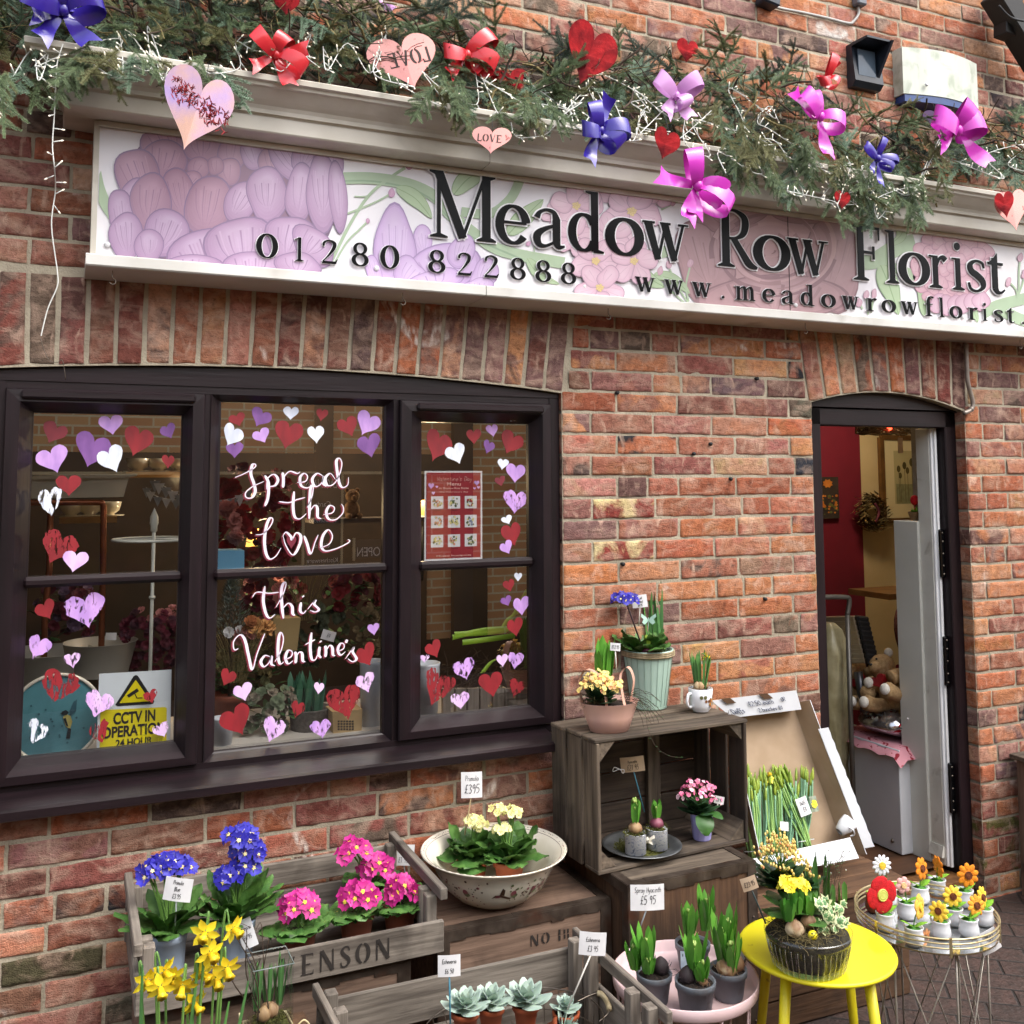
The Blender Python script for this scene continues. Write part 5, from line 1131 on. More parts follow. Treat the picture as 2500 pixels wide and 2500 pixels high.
# ---- succulents in the near crate
wb=thing('wire_basket','oval steel wire basket with cane handle inside the foreground crate','basket',(.95,-.75,.25)); ze=.36
cb=onZ(*Z7(1010,700),ze); b=MB(); rx_,ry_=sz(cb,470*.49),.17; ctr=Vector((cb.x,cb.y-.02,0))
for zz,k in ((ze,1.0),(ze-.05,.97),(.262,.9)):b.tube([(ctr.x+rx_*k*math.cos(t),ctr.y+ry_*k*math.sin(t),zz) for t in np.linspace(0,6.2832,49)[:-1]],.0016,6,0, False, True)
for i in range(30):
    t=6.2832*i/30; b.tube(spline([(ctr.x+rx_*.9*math.cos(t),ctr.y+ry_*.9*math.sin(t),.262),(ctr.x+rx_*.98*math.cos(t+.05),ctr.y+ry_*.98*math.sin(t+.05),ze-.03),(ctr.x+rx_*math.cos(t+.08),ctr.y+ry_*math.sin(t+.08),ze)],4),.0012,5)
b.build('wire_frame',STEEL,wb, True); b=MB()
h0,h1,h2=at(Z7,1340,600,ctr.y+.02),at(Z7,1450,560,ctr.y+.02),at(Z7,1500,640,ctr.y-.04)
pts=spline([h0,h1,h2,at(Z7,1450,700,ctr.y-.06)],8); b.tube(pts,.002,6); b.build('handle_wire',STEEL,wb, True); b=MB(); b.tube(pts[7:17],.0075,8); b.build('cane_wrap',mat('cane','#b8a988','#8f805f',30,.8,stretch=(1,1,4)),wb, True)
ECH=mat('echeveria_leaf','#b4c6b8','#93aca2',14,.55,sub=.15)
def echeveria(label,tf,x,y,r,tiltx=0.0,tilty=0.0,n=26,pz=.055,pw=.032):
    c=at(tf,x,y,ctr.y+(0.0 if y>620 else .03)); base=Vector((c.x,c.y,c.z-pz)); t=thing('echeveria',label,'potted plant',tuple(base),rot=(tiltx,tilty,0))
    p=MB(); pot(p,(0,0,0),pw*.72,pw,pz,0,.004,1); p.build('pot',[TERRA,SOIL],t); lf=MB()
    for i in range(n):
        f=i/n; a=i*2.39996; e=-.12+1.25*f; L=r*(1.05-.65*f)
        leaf(lf,(0,0,pz+.006+f*.014),a,e,e+.3,L,L*.66,6,.2,'round',0,0)
    lf.build('leaf_rosette',ECH,t); return t
for a_ in (('pale blue echeveria beside the blue stick, leftmost pot in the wire basket',785,645,.062),('pale echeveria rosette in terracotta, second from the left in the wire basket',912,620,.060),('largest pale echeveria rosette, in the middle of the wire basket',1085,610,.070)):echeveria(a_[0],Z7,*a_[1:])
echeveria('echeveria in a terracotta pot fallen over on its side in the wire basket',Z7,1165,672,.055,.5,1.1); echeveria('small echeveria in the pot holding the white stick of a price card',Z7,1285,650,.042,n=18)
card('white card reading Echeveria £6.50 on a blue stick',Z7,705,422,112,98,ctr.y-.02,[('Echeveria',.62,.19),('£6 50',.16,.22)],rz=-.3,stick=((712,760),'blue'))
card('white card reading Echeveria £3.95 on a slanting white stick',Z7,1417,312,135,106,ctr.y-.03,[('Echeveria',.6,.17),('£3 95',.18,.24)],rz=-.35,ry=.09,stick=((1292,640),'white'))

# ---- daffodils and the square vase at the lower left
dp=onY(*Z8(500,1500),-.78); dz=.02
da=thing('daffodil_pot','pot of miniature yellow daffodils in flower at the lower left','potted plant',(dp.x,dp.y,0)); b=MB(); pot(b,(0,0,0),.07,.085,.13,0,.005,1); b.build('pot',[GREYP,SOIL],da)
YT=mat('daffodil_trumpet','#fad62a','#f4c61a',20,.5,sub=.2)
def daffodil(mb,c,d,r,m0=0,m1=1):
    u,v,w=basis(d); c=Vector(c); M=Matrix((u,v,w)).transposed(); a0=U(0,1)
    for k in range(6):
        a=a0+k*1.0472; s=Vector((math.cos(a),math.sin(a),0)); tt=Vector((-s.y,s.x,0)); bk=U(-.35,.1)+(.04 if k%2 else 0); ww=r*.27
        P= lambda q,x,z:c+M@(s*(q*r)+tt*(x*ww)+Vector((0,0,z*r)))
        mb.add([P(.1,0,0),P(.4,-1,bk*.2),P(.7,-.85,bk*.6+.04),P(1.0,0,bk),P(.7,.85,bk*.6+.04),P(.4,1,bk*.2),P(.55,0,bk*.3-.06)],[(0,1,6),(1,2,6),(2,3,6),(3,4,6),(4,5,6),(5,0,6)],m0, True)
    mb.lathe([(.02*r,.02*r),(.17*r,.05*r),(.20*r,.4*r),(.24*r,.62*r),(.33*r,.74*r)],18,c,m1,fn=lambda a,z:1+(.12*math.sin(a*7) if z>.7*r else 0),M=M)
    mb.lathe([(.16*r,.06*r),(.22*r,.6*r),(.30*r,.72*r)],14,c,m1,M=M)
FL=[(850,690,(-.3,-1,-.35)),(1118,650,(.5,-.8,-.6)),(900,880,(.25,-.9,-.5)),(470,1050,(.5,-.75,-.75)),(300,1140,(.35,-.8,-.7)),(430,1205,(.1,-.9,-.75)),(540,1120,(.3,-.8,-.5)),(640,1190,(-.2,-.7,-1)),(835,1060,(.4,-.8,-.8)),(965,1120,(.05,-.8,-.7)),(1060,1020,(.1,-.7,-.8)),(755,1345,(.35,-.7,-.9))]
for i,(x,y,d) in enumerate(FL):
    Y=dp.y+U(-.03,.04); c=onY(*Z8(x,y),Y)-Vector((dp.x,dp.y,0)); b=MB(); r=.030
    dd=Vector((d[0],d[1],d[2]*.45)).normalized(); r=.032; daffodil(b,c,dd,r); bk=c-dd*.012
    foot=Vector((c.x*.35+U(-.02,.02),U(-.03,.03),.12)); sp2=spline([foot,(foot+bk)/2+Vector((c.x*.1,0,.01)),bk+Vector((-dd.x*.02,-dd.y*.012,.012)),bk],6)
    b.tube(sp2,[.0028]*(len(sp2)-5)+[.0022]*5,6,2); b.tube([bk-dd*.006,c],[.003,.0045],6,2); b.build('daffodil_flower',[YEL,YT,STEM],da)
b=MB()
for i in range(34):a=U(0,6.28); q=.06*math.sqrt(U(0,1)); leaf(b,(q*math.cos(a)*1.5,q*math.sin(a),.12),a,1.5+U(-.18,.08),1.4-U(0,.25),U(.18,.30),.011,7,.35,'strap',0,0,U(-.6,.6))
for x,y in ((262,985),(1262,1135),(1080,1330),(795,910)):
    c=onY(*Z8(x,y),dp.y)-Vector((dp.x,dp.y,0)); f=Vector((c.x*.5,0,.12)); pts=spline([f,(f+c)/2+Vector((-.01,0,0)),c],6); n_=len(pts); b.strip([[p-Vector((.005,0,0))*(1-.9*(i/n_)**4),p+Vector((0,-.002,0)),p+Vector((.005,0,0))*(1-.9*(i/n_)**4)] for i,p in enumerate(pts)])
b.build('daffodil_leaves',LEAF_N,da)
va=thing('glass_vase','square clear glass vase of sprouting bulbs tied with raffia','vase',(0,0,0)); Yv=-.66
f0,f1=onY(*Z8(1300,1060),Yv),onY(*Z8(1692,968),Yv); vw=f1.x-f0.x; vx0,vz1=f0.x,(f0.z+f1.z)/2; vz0=vz1-.17; va.location=(vx0+vw/2,Yv+vw/2,vz0); t_=.004
b=MB()
for c,d in (((vw/2,t_/2),(vw,t_)),((vw/2,vw-t_/2),(vw,t_)),((t_/2,vw/2),(t_,vw-2*t_)),((vw-t_/2,vw/2),(t_,vw-2*t_))):b.box((c[0]-vw/2,c[1]-vw/2,.085),(d[0],d[1],.17),0)
b.build('glass_sides',glass_mat('vase_glass',.02,(.985,.995,.99)),va); b=MB(); b.tube([(-vw/2,-vw/2,.17),(vw/2,-vw/2,.17),(vw/2,vw/2,.17),(-vw/2,vw/2,.17)],.0016,5,0, False, True); b.build('glass_rim',mat('glass_edge','#6d7875','#59635f',20,.1),va)
b=MB(); b.box((0,0,.02),(vw-.012,vw-.012,.03)); tuftmoss(b,(0,0,.038),vw*.42,vw*.42,260,0,.014)
for k in range(3):bulb(b,(U(-.025,.025),U(-.025,.02),.055),.016,1)
b.build('moss_and_bulbs',[MOSS,BULBM],va); b=MB()
for k in range(3):strap_tuft(b,((k-1)*.026,U(-.015,.015),.06),5,.12,.009,0,.16,.004,'blade',.12)
b.build('shoots',LEAF_N,va); b=MB()
for k in range(9):
    p=Vector((U(-.03,.02),U(-.03,.02),.05)); a=U(0,6.28); e=p+Vector((math.cos(a)*.05-.03,math.sin(a)*.05,U(.12,.23))); b.tube(spline([p,(p+e)/2+Vector((U(-.03,.03),U(-.02,.02),0)),e,e+Vector((U(-.03,.04),0,-.012))],5),[.0018-.0013*i/15 for i in range(16)],5)
b.build('twigs',TWIG,va); b=MB(); q=vw/2+.003
b.tube([(-q,-q,.018),(q,-q,.03),(q,q,.022),(-q,q,.02)],.003,5,0, False, True); b.tube(spline([(q,-q,.03),(q+.02,-q,.045),(q+.035,-q,.03)],5),.0022,5); b.tube(spline([(-q,-q,.018),(-q-.02,-q,.05),(-q-.024,-q,.09)],5),.002,5); b.build('raffia',mat('raffia','#dccfa8','#c2b184',30,.8),va)
# its stand, so that the vase does not float
b=MB(); b.box((vx0+vw/2,Yv+vw/2,vz0/2-.001),(.2,.17,vz0-.002),0, None,.004); s_=b.build('wooden_block',wood_axis('brown','z')); props(s_,'brown wooden block carrying the square glass vase','block')

# ================================================================== on and in the tipped crate
HYF=mat('hyacinth_bud','#a9c06a','#86a04a',60,.5)
zc=.524+Hd+.001
pb=onZ(*Z1(355,985),zc)
pk=thing('planted_basket','pink metal basket pot with two leather handles, planted with yellow kalanchoe and a hyacinth','planter',tuple(pb),R(-8)); b=MB()
PKM=mat('pale_pink_metal','#dcb3a6','#d2a699',6,.5); hp=.088; sx_=1.25
b.lathe([(.046,0),(.049,.001),(.062,.045),(.074,hp),(.076,hp+.002),(.072,hp-.001),(.068,hp-.012)],40,(0,0,0),0, True,sx_,1.0,fn=lambda a,z:1+(.012*math.sin(a*26+z*160) if .004<z<hp-.02 and math.cos(a+2.2)>.2 else 0))
b.lathe([(.069,hp-.012),(.0,hp-.008)],24,(0,0,0),1, True,sx_,1.0); b.build('pot',[PKM,SOIL],pk)
HD=mat('pink_leather_strap','#d6ab98','#c4957f',20,.6); b=MB()
for s in (-1,1):
    pts=spline([(s*.078,.02,hp-.012),(s*.092,.02,hp+.055),(s*.07,.01,hp+.098),(s*.035,-.01,hp+.08),(s*.028,-.04,hp+.03),(s*.03,-.055,hp-.006)],6)
    b=MB(); rows=[]
    for i,p in enumerate(pts):rows.append([p+Vector((-.007,-.008,0)),p+Vector((.007,.008,0))])
    b.strip(rows); b.strip([[q+Vector((.0,-.0015,-.0015)) for q in r] for r in rows]); b.build('handle',HD,pk)
KY_=mat('kalanchoe_yellow','#f3e08c','#e6c66a',50,.5); KO=mat('kalanchoe_peach','#f0b07a','#e39a62',40,.5); LEAF_K=mat('kalanchoe_leaf','#39593a','#264228',10,.35)
def kalanchoe_bits(t,c,r,hmax,n,cols,leafn=14,Ll=.05,bud=False):
    lf=MB(); c=Vector(c)
    for i in range(leafn):a=i*2.39996; leaf(lf,c+Vector((0,0,hmax*.15*(i/leafn))),a,.2+.9*i/leafn,.1+.5*i/leafn,Ll*U(.8,1.2),Ll*.75,6,.15,'round',.03,0)
    lf.build('kalanchoe_leaves',LEAF_K,t); f=MB(); st=MB()
    for k in range(n):
        a,q=k*2.39996,r*math.sqrt((k+.5)/n); h=hmax*(1-.45*(q/r)**2)*U(.85,1.05); p=c+Vector((q*math.cos(a),q*math.sin(a),h)); st.tube([c+Vector((0,0,hmax*.3)),(c+p)/2+Vector((0,0,hmax*.25)),p],.0013,4)
        for j in range(9 if not bud else 7):
            o=Vector((U(-1,1),U(-1,1),U(-.7,.9)))*r*.25
            if bud:f.ball(p+o,(.0032,.0032,.0048),6,4,0 if j else 1)
            else:flower(f,p+o,(o+Vector((0,-.012,.012))).normalized(),U(.005,.0075),4,0 if U(0,1)<.8 else 1, None,.0,.15)
    f.build('kalanchoe_flowers',cols,t); st.build('kalanchoe_stems',STEM,t)
kalanchoe_bits(pk,(-.034,-.014,hp),.06,.085,19,[KY_,KO],26,.06)
b=MB(); strap_tuft(b,(-.004,.03,hp),8,.20,.032,0,.14,.008,'strap',.1); b.build('hyacinth_leaves',LEAF_H,pk)
b=MB()
for k in range(16):
    p=Vector((.05+U(-.02,.02),U(-.03,.03),hp)); q=[p]; d=Vector((U(.2,1),U(-.8,.1),U(.2,.9))).normalized()
    for j in range(7):d=(d+Vector((U(-.3,.4),U(-.3,.2),-.28))).normalized(); q.append(q[-1]+d*.018)
    b.tube(q,.0007,4,0, False)
    for z in q[2:]:
        if U(0,1)<.7:leaf(b,z,U(0,6),.2,-.2,.008,.005,2,.1,'round',0,1)
tr=[Vector((.07,-.04,hp)),Vector((.085,-.075,hp-.02)),Vector((.09,-.09,hp-.07)),Vector((.11,-.1,hp-.12)),Vector((.15,-.1,hp-.15)),Vector((.19,-.1,hp-.16))]
b.tube(spline(tr,5),.0008,4,0, False)
for z in spline(tr,2):leaf(b,z,U(0,6),.4,0,.011,.006,2,.1,'round',0,1)
b.build('trailing_twigs',[TWIG,LEAF_D],pk); b=MB(); hairs(b,(-.06,0,hp),.02,.04,.006,40,.03,0); b.build('hay_lining',HAY,pk)
mbp=onZ(*Z1(602,838),zc); mk=thing('planted_bucket','tall mint green tin bucket with rope rim, planted with blue primula, hyacinth and narcissus','planter',tuple(mbp)); r1,r0_=sz(mbp,322*.388)/2,sz(mbp,222*.388)/2; hm=sz(mbp,360*.388)
MINT=mat('mint_tin','#b5d0c2','#a6c3b4',5,.5,dirt='#7f9488',dscale=9,dlo=.6,dhi=.85); b=MB()
b.lathe([(r0_,0),(r0_*1.01,.004),(r1*.96,hm*.93),(r1,hm),(r1-.004,hm),(r1-.006,hm-.02)],44,(0,0,0),0, True,fn=lambda a,z:1+.012*(abs(math.sin(a*11))**6<.05 and .01<z<hm*.9)); b.lathe([(r1-.006,hm-.018),(0,hm-.012)],24,(0,0,0),1); b.build('bucket',[MINT,MOSS],mk)
b=MB()
for q in range(3):b.tube([((r1+.002)*math.cos(t),(r1+.002)*math.sin(t),hm-.006-.006*q) for t in np.linspace(0,6.2832,41)[:-1]],.0036,6,0, False, True)
b.build('rope_rim',mat('jute_rope','#a8987a','#857558',80,.9,stretch=(1,1,.3)),mk); b=MB()
for k in range(22):
    a=k/22*6.2832; b.tube([((r0_+(r1-r0_)*f+.0008)*math.cos(a),(r0_+(r1-r0_)*f+.0008)*math.sin(a),hm*f) for f in (.06,.5,.9)],.0006,4,0, False)
b.build('pressed_lines',mat('mint_line','#6f8a7e','#5f7a6e',10,.6),mk)
lf=MB()
for i in range(20):a=i*2.39996; leaf(lf,(-.025+math.cos(a)*.02,-.01+math.sin(a)*.015,hm-.01),a,.5+.9*i/20,.0+.8*i/20,U(.075,.11),.066,8,.2,'obov',.2,0)
lf.build('primula_leaves',LEAF_P,mk); hc=at(Z1,450,160,mbp.y-.02)-mbp; b=MB(); dome(b,hc+Vector((-.016,0,-.006)),.026,10,.020,0,1); dome(b,hc+Vector((.020,0,-.010)),.026,10,.020,0,1); b.build('primula_flowers',[BLUE,EYEW],mk)
b=MB(); b.tube([(-.02,0,hm),hc+Vector((0,0,.005))],.0028,6); b.build('primula_stem',mat('purple_stem','#4a3238','#3a262c',20,.5),mk)
b=MB()
for q in ((640,250),(690,170),(600,230),(660,330),(625,300),(650,200),(680,215),(610,190),(690,260)):c=at(Z1,*q,mbp.y+.02)-mbp; leaf(b,(c.x*.9,.02,hm-.01),U(0,6),1.52,1.46,max(.06,(c.z-hm)*1.5),.014,6,.3,'strap')
b.build('narcissus_leaves',LEAF_N,mk); b=MB(); hb=at(Z1,595,430,mbp.y-.05)-mbp; bulb(b,(hb.x,hb.y,hm),.02,0); strap_tuft(b,(hb.x,hb.y,hm+.02),4,.045,.018,1,.2,.004); b.build('hyacinth_bulb',[BULB_P,LEAF_Y],mk)
b=MB(); tuftmoss(b,(0,0,hm-.012),r1*.85,r1*.85,350,0,.014); b.build('moss',MOSS,mk)
bt=at(Z1,600,288,mbp.y-.06); bf=thing('butterfly_ornament','pale mint paper butterfly among the leaves of the mint bucket','ornament',tuple(bt),R(-25)); b=MB()
for s in (-1,1):
    b.prism([(0,-.003),(s*.008,.008),(s*.024,.020),(s*.026,.010),(s*.017,.001),(s*.022,-.010),(s*.013,-.017),(s*.004,-.010)], lambda a,c,s=s:(a,abs(a)*-.35,c), lambda a,c:(a,abs(a)*-.35-.0008,c))
b.tube([(0,-.001,-.01),(0,-.002,.006)],.0014,6); b.tube([(0,-.004,-.01),(0,.01,-.05)],.0006,4); b.build('wings',mat('mint_paper','#c6e6d8','#a8d2c2',60,.6),bf)
card('white card behind the blue primula of the mint bucket, half hidden by its flowers',Z1,545,175,95,78,mbp.y+.01,[('mixed',.66,.2),('gamed',.38,.2),('£4.95',.08,.2)],ry=-.1,stick=((540,330),'white'))
card('small white card on a white stick between the pink basket and the mint bucket',Z1,392,462,64,48,pb.y-.01,[('£12.95',.3,.4)],ry=.08,stick=((400,620),'white'))
mg=onZ(*Z1(930,865),zc); mu=thing('mug','white mug with brown flower print used as a pot for miniature daffodils','mug',tuple(mg)); rm,hm2=sz(mg,155*.388)/2,sz(mg,142*.388); b=MB()
b.lathe([(rm*.62,0),(rm*.64,.003),(rm*.78,.01),(rm*.9,.022),(rm*.93,hm2*.55),(rm,hm2),(rm-.003,hm2+.001),(rm-.005,hm2-.01)],32); b.lathe([(rm-.004,hm2-.008),(0,hm2-.004)],20,(0,0,0),1); b.build('cup',[WHITE_C,SOIL],mu)
b=MB(); b.tube(spline([(-rm*.92,-.003,hm2*.8),(-rm*1.35,-.01,hm2*.8),(-rm*1.5,-.012,hm2*.5),(-rm*1.3,-.008,hm2*.28),(-rm*.9,0,hm2*.22)],5),.0048,8); b.build('handle',WHITE_C,mu); b=MB()
for k in range(16):
    a=-1.45+U(-.75,.75); z=hm2*U(.25,.75); m=k%3; s=U(.003,.007)
    n_=[(rm*.955)*math.cos(a),(rm*.955)*math.sin(a)]
    b.add([Vector(((rm*.965)*math.cos(a+s/rm*math.cos(t)),(rm*.965)*math.sin(a+s/rm*math.cos(t)),z+s*math.sin(t))) for t in np.linspace(0,6.28,8)[:-1]],[tuple(range(7))],m)
b.build('printed_flowers',[mat('print_brown','#8a5a34','#6d4526',40,.3),mat('print_olive','#6f7048','#5a5b38',40,.3),mat('print_orange','#c4853e','#ad7230',40,.3)],mu)
b=MB(); strap_tuft(b,(0,0,hm2),24,.122,.0105,0,.16,.018,'strap',.12); b.build('narcissus_leaves',LEAF_N,mu); b=MB()
for k in range(6):bulb(b,(U(-.02,.02),U(-.02,.02),hm2+.008),.013,0,1.3)
hairs(b,(0,0,hm2+.006),.03,.03,.006,60,.02,0); b.build('bulbs',BULBM,mu); b=MB(); df_=at(Z1,960,520,mg.y-.02)-mg; daffodil(b,df_,(.75,-.4,-.35),.018); b.tube(spline([(.01,0,hm2),(.015,-.005,hm2+.06),df_+Vector((-.012,.004,.008)),df_],5),.0018,5,2); b.build('daffodil_flower',[YEL,YT,STEM],mu)
# inside the crate
zi=.524+.013
pp=onZ(*Z1(560,1722),zi+.004); pl=thing('silver_plate','round tarnished silver plate with moss inside the dark crate','plate',(pp.x,pp.y,zi)); rp=sz(pp,500*.388)/2; b=MB(); b.lathe([(rp*.55,0),(rp*.62,.001),(rp*.74,.006),(rp*.9,.010),(rp,.014),(rp,.016),(rp*.9,.0125),(rp*.72,.008),(rp*.6,.004),(0,.003)],48); b.build('plate',mat('tarnished_silver','#8d9092','#5f6264',16,.38,.7),pl)
b=MB(); tuftmoss(b,(0,0,.006),rp*.72,rp*.6,900,0,.013); b.lathe([(rp*.7,.004),(rp*.5,.009),(0,.011)],20,(0,0,0),0, True,1,.85); b.build('moss',MOSS,pl)
TIN=mat('printed_white_tin','#e2e5ec','#a9b4cc',120,.5,lo=.56,hi=.64,stretch=(1,1,1.6),dirt='#6a7a9c',dscale=70,dlo=.64,dhi=.7)
for lab,x,y,col,hh_ in (('white printed tin with a pale hyacinth bulb, left of the ribboned pair',520,1755,BULBM,.075),('white printed tin with a purple hyacinth bulb, right of the ribboned pair',655,1725,BULB_P,.06)):
    tb_=onZ(*Z1(x,y),zi+.012); rt_=sz(tb_,132*.388)/2; ht=sz(tb_,118*.388); t=thing('tin_planter',lab,'planter',tuple(tb_)); b=MB(); b.lathe([(rt_,0),(rt_,ht),(rt_+.001,ht+.001),(rt_-.001,ht+.002),(rt_-.003,ht-.006)],30); b.lathe([(rt_-.002,ht-.006),(0,ht)],16,(0,0,0),1); b.build('tin',[TIN,MOSS],t)
    b=MB(); tuftmoss(b,(0,0,ht),rt_*1.1,rt_*1.1,240,0,.014); b.build('moss',MOSS,t); b=MB(); bulb(b,(0,0,ht+.014),.022,0,.9); b.build('bulb',col,t); b=MB(); strap_tuft(b,(0,0,ht+.03),5,hh_,.019,0,.18,.005,'strap',.08); bunch(b,(0,0,ht+hh_+.012*(hh_>.07)),.008,.016,22 if hh_>.07 else 4,.005,1)
    b.build('shoot',[LEAF_H,HYF],t)
rbn=thing('ribbon','cream ribbon bow tied round the two white tins','ribbon',tuple(at(Z1,585,1680,pp.y-.045)),R(6)); b=MB()
b.strip([[(x,(-.004-.002*math.cos(x*60)),-.006),(x,(-.004-.002*math.cos(x*60)),.006)] for x in np.linspace(-.055,.05,12)])
for s,L in ((-1,.02),(1,.03)):b.strip([[(s*L*f,-.012-.012*math.sin(math.pi*f),.004+.012*math.sin(math.pi*f)-.005),(s*L*f,-.010-.012*math.sin(math.pi*f),.012*math.sin(math.pi*f)+.008)] for f in np.linspace(0,1,7)])
b.strip([[(.05*f,-.014-.004*math.sin(f*6),-.03*f-.003),(.05*f+.005,-.013,-.03*f+.006)] for f in np.linspace(0,1,7)]); b.build('bow',mat('cream_ribbon','#e8e4d8','#d8d2c2',30,.6),rbn)
card('brown luggage label £21.95 with string bow on a blue stick in the dark crate',Z1,500,1200,150,90,pp.y+.08,[('Hyacinths',.60,.18),('£21.95',.14,.34)],ry=-.1,stick=((575,1500),'blue'),paper=mat('brown_card','#b8a288','#a89278',20,.8))
sb=at(Z1,420,1232,pp.y+.07); b=MB(); b.tube(spline([sb,sb+Vector((-.02,0,.008)),sb+Vector((-.024,0,-.004)),sb,sb+Vector((.012,0,-.014)),sb+Vector((.016,0,-.004)),sb],6),.0012,5); s_=b.build('string_bow',PAPER); props(s_,'thin white string bow on the brown luggage label','string')
vp=onZ(*Z1(937,1668),zi); vt=thing('kalanchoe','pink kalanchoe in a fluted lilac pot inside the dark crate','potted plant',tuple(vp)); b=MB(); rv=sz(vp,145*.388)/2; hv=sz(vp,160*.388)
b.lathe([(rv*.74,0),(rv*.78,.003),(rv*.98,hv),(rv*1.03,hv+.001),(rv*.95,hv),(rv*.9,hv-.01)],40,(0,0,0),0, False,fn=lambda a,z:1-.035*abs(math.sin(a*5))); b.lathe([(rv*.9,hv-.006),(0,hv)],16,(0,0,0),1); b.build('pot',[mat('lilac_pot','#a9a6dc','#9c99d0',6,.5),SOIL],vt)
kalanchoe_bits(vt,(-.012,-.005,hv),.06,.10,11,[mat('kalanchoe_pink','#ee8fb0','#dd5f90',50,.5),mat('kalanchoe_pale','#f4d4de','#ecc0d0',40,.5)],18,.062)
b=MB(); leaf(b,(-.015,-.03,hv+.01),R(250),-.3,-1.5,.075,.06,7,.2,'round',.05); leaf(b,(.01,-.02,hv+.01),R(290),.3,-.6,.06,.05,7,.2,'round',.05); b.build('drooping_leaves',LEAF,vt)
card('small white price card tucked in the pink kalanchoe',Z1,1045,1425,62,46,vp.y-.01,[('£8.95',.3,.4)],ry=.22,stick=((1020,1490),'white'))

# ================================================================== carton of cut daffodils leaning on the wall
TL,TR_=Vector((2.105,-.055,.872)),Vector((2.435,-.055,.872)); BRt,BLt=Vector((2.505,-.225,.385)),Vector((2.115,-.215,.385))
cb_=thing('daffodil_carton','open white cardboard carton leaning on the wall, hand lettered Daffs','carton',(2.3,-.2,.368)); CW=mat('white_carton','#d4d7dc','#c8cbd0',6,.7)
ux=(TR_-TL).normalized(); dn=((BLt-TL)+(BRt-TR_)).normalized(); nf=ux.cross(dn).normalized()
if nf.y>0:nf=-nf
def panel(mb,pts,th,mi0,mi1):
    n=(pts[1]-pts[0]).cross(pts[2]-pts[0]).normalized()*th; k=len(pts)
    mb.add(list(pts),[tuple(range(k))],mi0); mb.add([p+n for p in pts],[tuple(range(k))],mi1)
    for i in range(k):a,c=pts[i],pts[(i+1)%k]; mb.add([a,c,c+n,a+n],[(0,1,2,3)],mi1)
D_=.085
b=MB(); panel(b,[TL,BLt,BRt,TR_],.003,1,0)
for (x,y) in ((1313,1048),(1275,1250)):
    d=ray(*Z1(x,y)); t=(TL-CAM).dot(nf)/d.dot(nf); c=CAM+d*t+nf*.0015; v=(ux*.25-dn).normalized(); s=v.cross(nf)
    b.add([c+v*.022*math.cos(a)+s*.0045*math.sin(a) for a in np.linspace(0,6.283,13)[:-1]],[tuple(range(12))],2)
b.build('back_panel',[CARDB,CW,mat('slot_shadow','#3a2a1c','#2a1d12',20,.9)],cb_, True)
b=MB(); panel(b,[TR_,TR_+nf*D_+ux*.012,BRt+nf*D_+ux*.02,BRt],.003,0,1); b.build('side_panel',[CARDB,CW],cb_, True)
b=MB(); panel(b,[TL,TL+nf*D_-ux*.01,BLt+nf*D_-ux*.012,BLt],.003,0,1); b.build('side_panel',[CARDB,CW],cb_, True)
b=MB(); e0,e1=TR_+nf*D_+ux*.012+dn*.10,BRt+nf*D_+ux*.02-dn*.02; m_=22; ru=[e0+(e1-e0)*(i/m_) for i in range(m_+1)]
b.strip([[p+ux*(.034+.002*math.sin(i*2.6))+nf*.012,p] for i,p in enumerate(ru)]); b.strip([[p+ux*(.034+.002*math.sin(i*2.6))+nf*.009,p-nf*.003] for i,p in enumerate(ru)]); b.build('side_flap',CW,cb_, True)
t0_,t1_=TL+nf*D_-ux*.01,TR_+nf*D_+ux*.012; b=MB(); upv=(Vector((0,0,1))*.9+nf*.45).normalized(); q0_,q1_=at(Z1,995,800,t0_.y+.0),at(Z1,1530,735,t1_.y)
s0,s1=at(Z1,1125,905,t0_.y),at(Z1,1562,852,t1_.y)
panel(b,[s0,s1,q1_,q0_],-.003,0,1); b.build('top_flap',[CW,CARDB],cb_, True); b=MB(); panel(b,[TL,TR_,s1,s0],.002,0,1); b.build('top_panel',[CARDB,CW],cb_, True)
b=MB()
def tf_(x,z):f=x; return s0+(s1-s0)*f+(q0_-s0)*z*(1-f)+(q1_-s1)*z*f+nf*.0045
Lf=(s1-s0).length; Hf=(q0_-s0).length
for tx,fx,fz,h in (('Daffs',.06,.16,.26),('£2.50 each',.34,.46,.24),('OR',.76,.52,.2),('2 bunches £4',.40,.10,.20)):pen(b,tx, lambda x,z:tf_(fx+x/Lf,fz+z/Hf),h*Hf,0,0,.0011,0,.1,.15,.8)
b.build('handwriting',mat('blue_grey_pen','#5d6478','#4d5468',20,.7),cb_, True)
b=MB()
for fx in (.16,.60):
    c=tf_(fx,.92); w_=(s1-s0).normalized()*.019; z_=(q0_-s0).normalized(); panel(b,[c-w_-z_*.02,c+w_-z_*.02,c+w_+z_*.012,c-w_+z_*.012],.002,0,0)
b.build('hand_hole_tab',mat('tab_brown','#5a4028','#4a331f',20,.9),cb_, True)
f0_,f1_=onY(*Z1(1230,1800),-.285),onY(*Z1(1868,1660),-.30); g0_,g1_=onY(*Z1(1262,1915),-.335),onY(*Z1(1925,1790),-.35); b=MB(); panel(b,[f0_,f1_,g1_,g0_],.003,0,0); b.build('bottom_flap',CW,cb_, True)
b=MB(); panel(b,[BLt,BRt,f1_,f0_],.002,0,1); b.build('bottom_panel',[CARDB,CW],cb_, True)
pd_= lambda x,y,o:(lambda d:CAM+d*((TL+nf*o-CAM).dot(nf)/d.dot(nf)))(ray(*Z1(x,y)))
BUD=mat('daffodil_bud','#9dae3c','#74902f',14,.5,sub=.15)
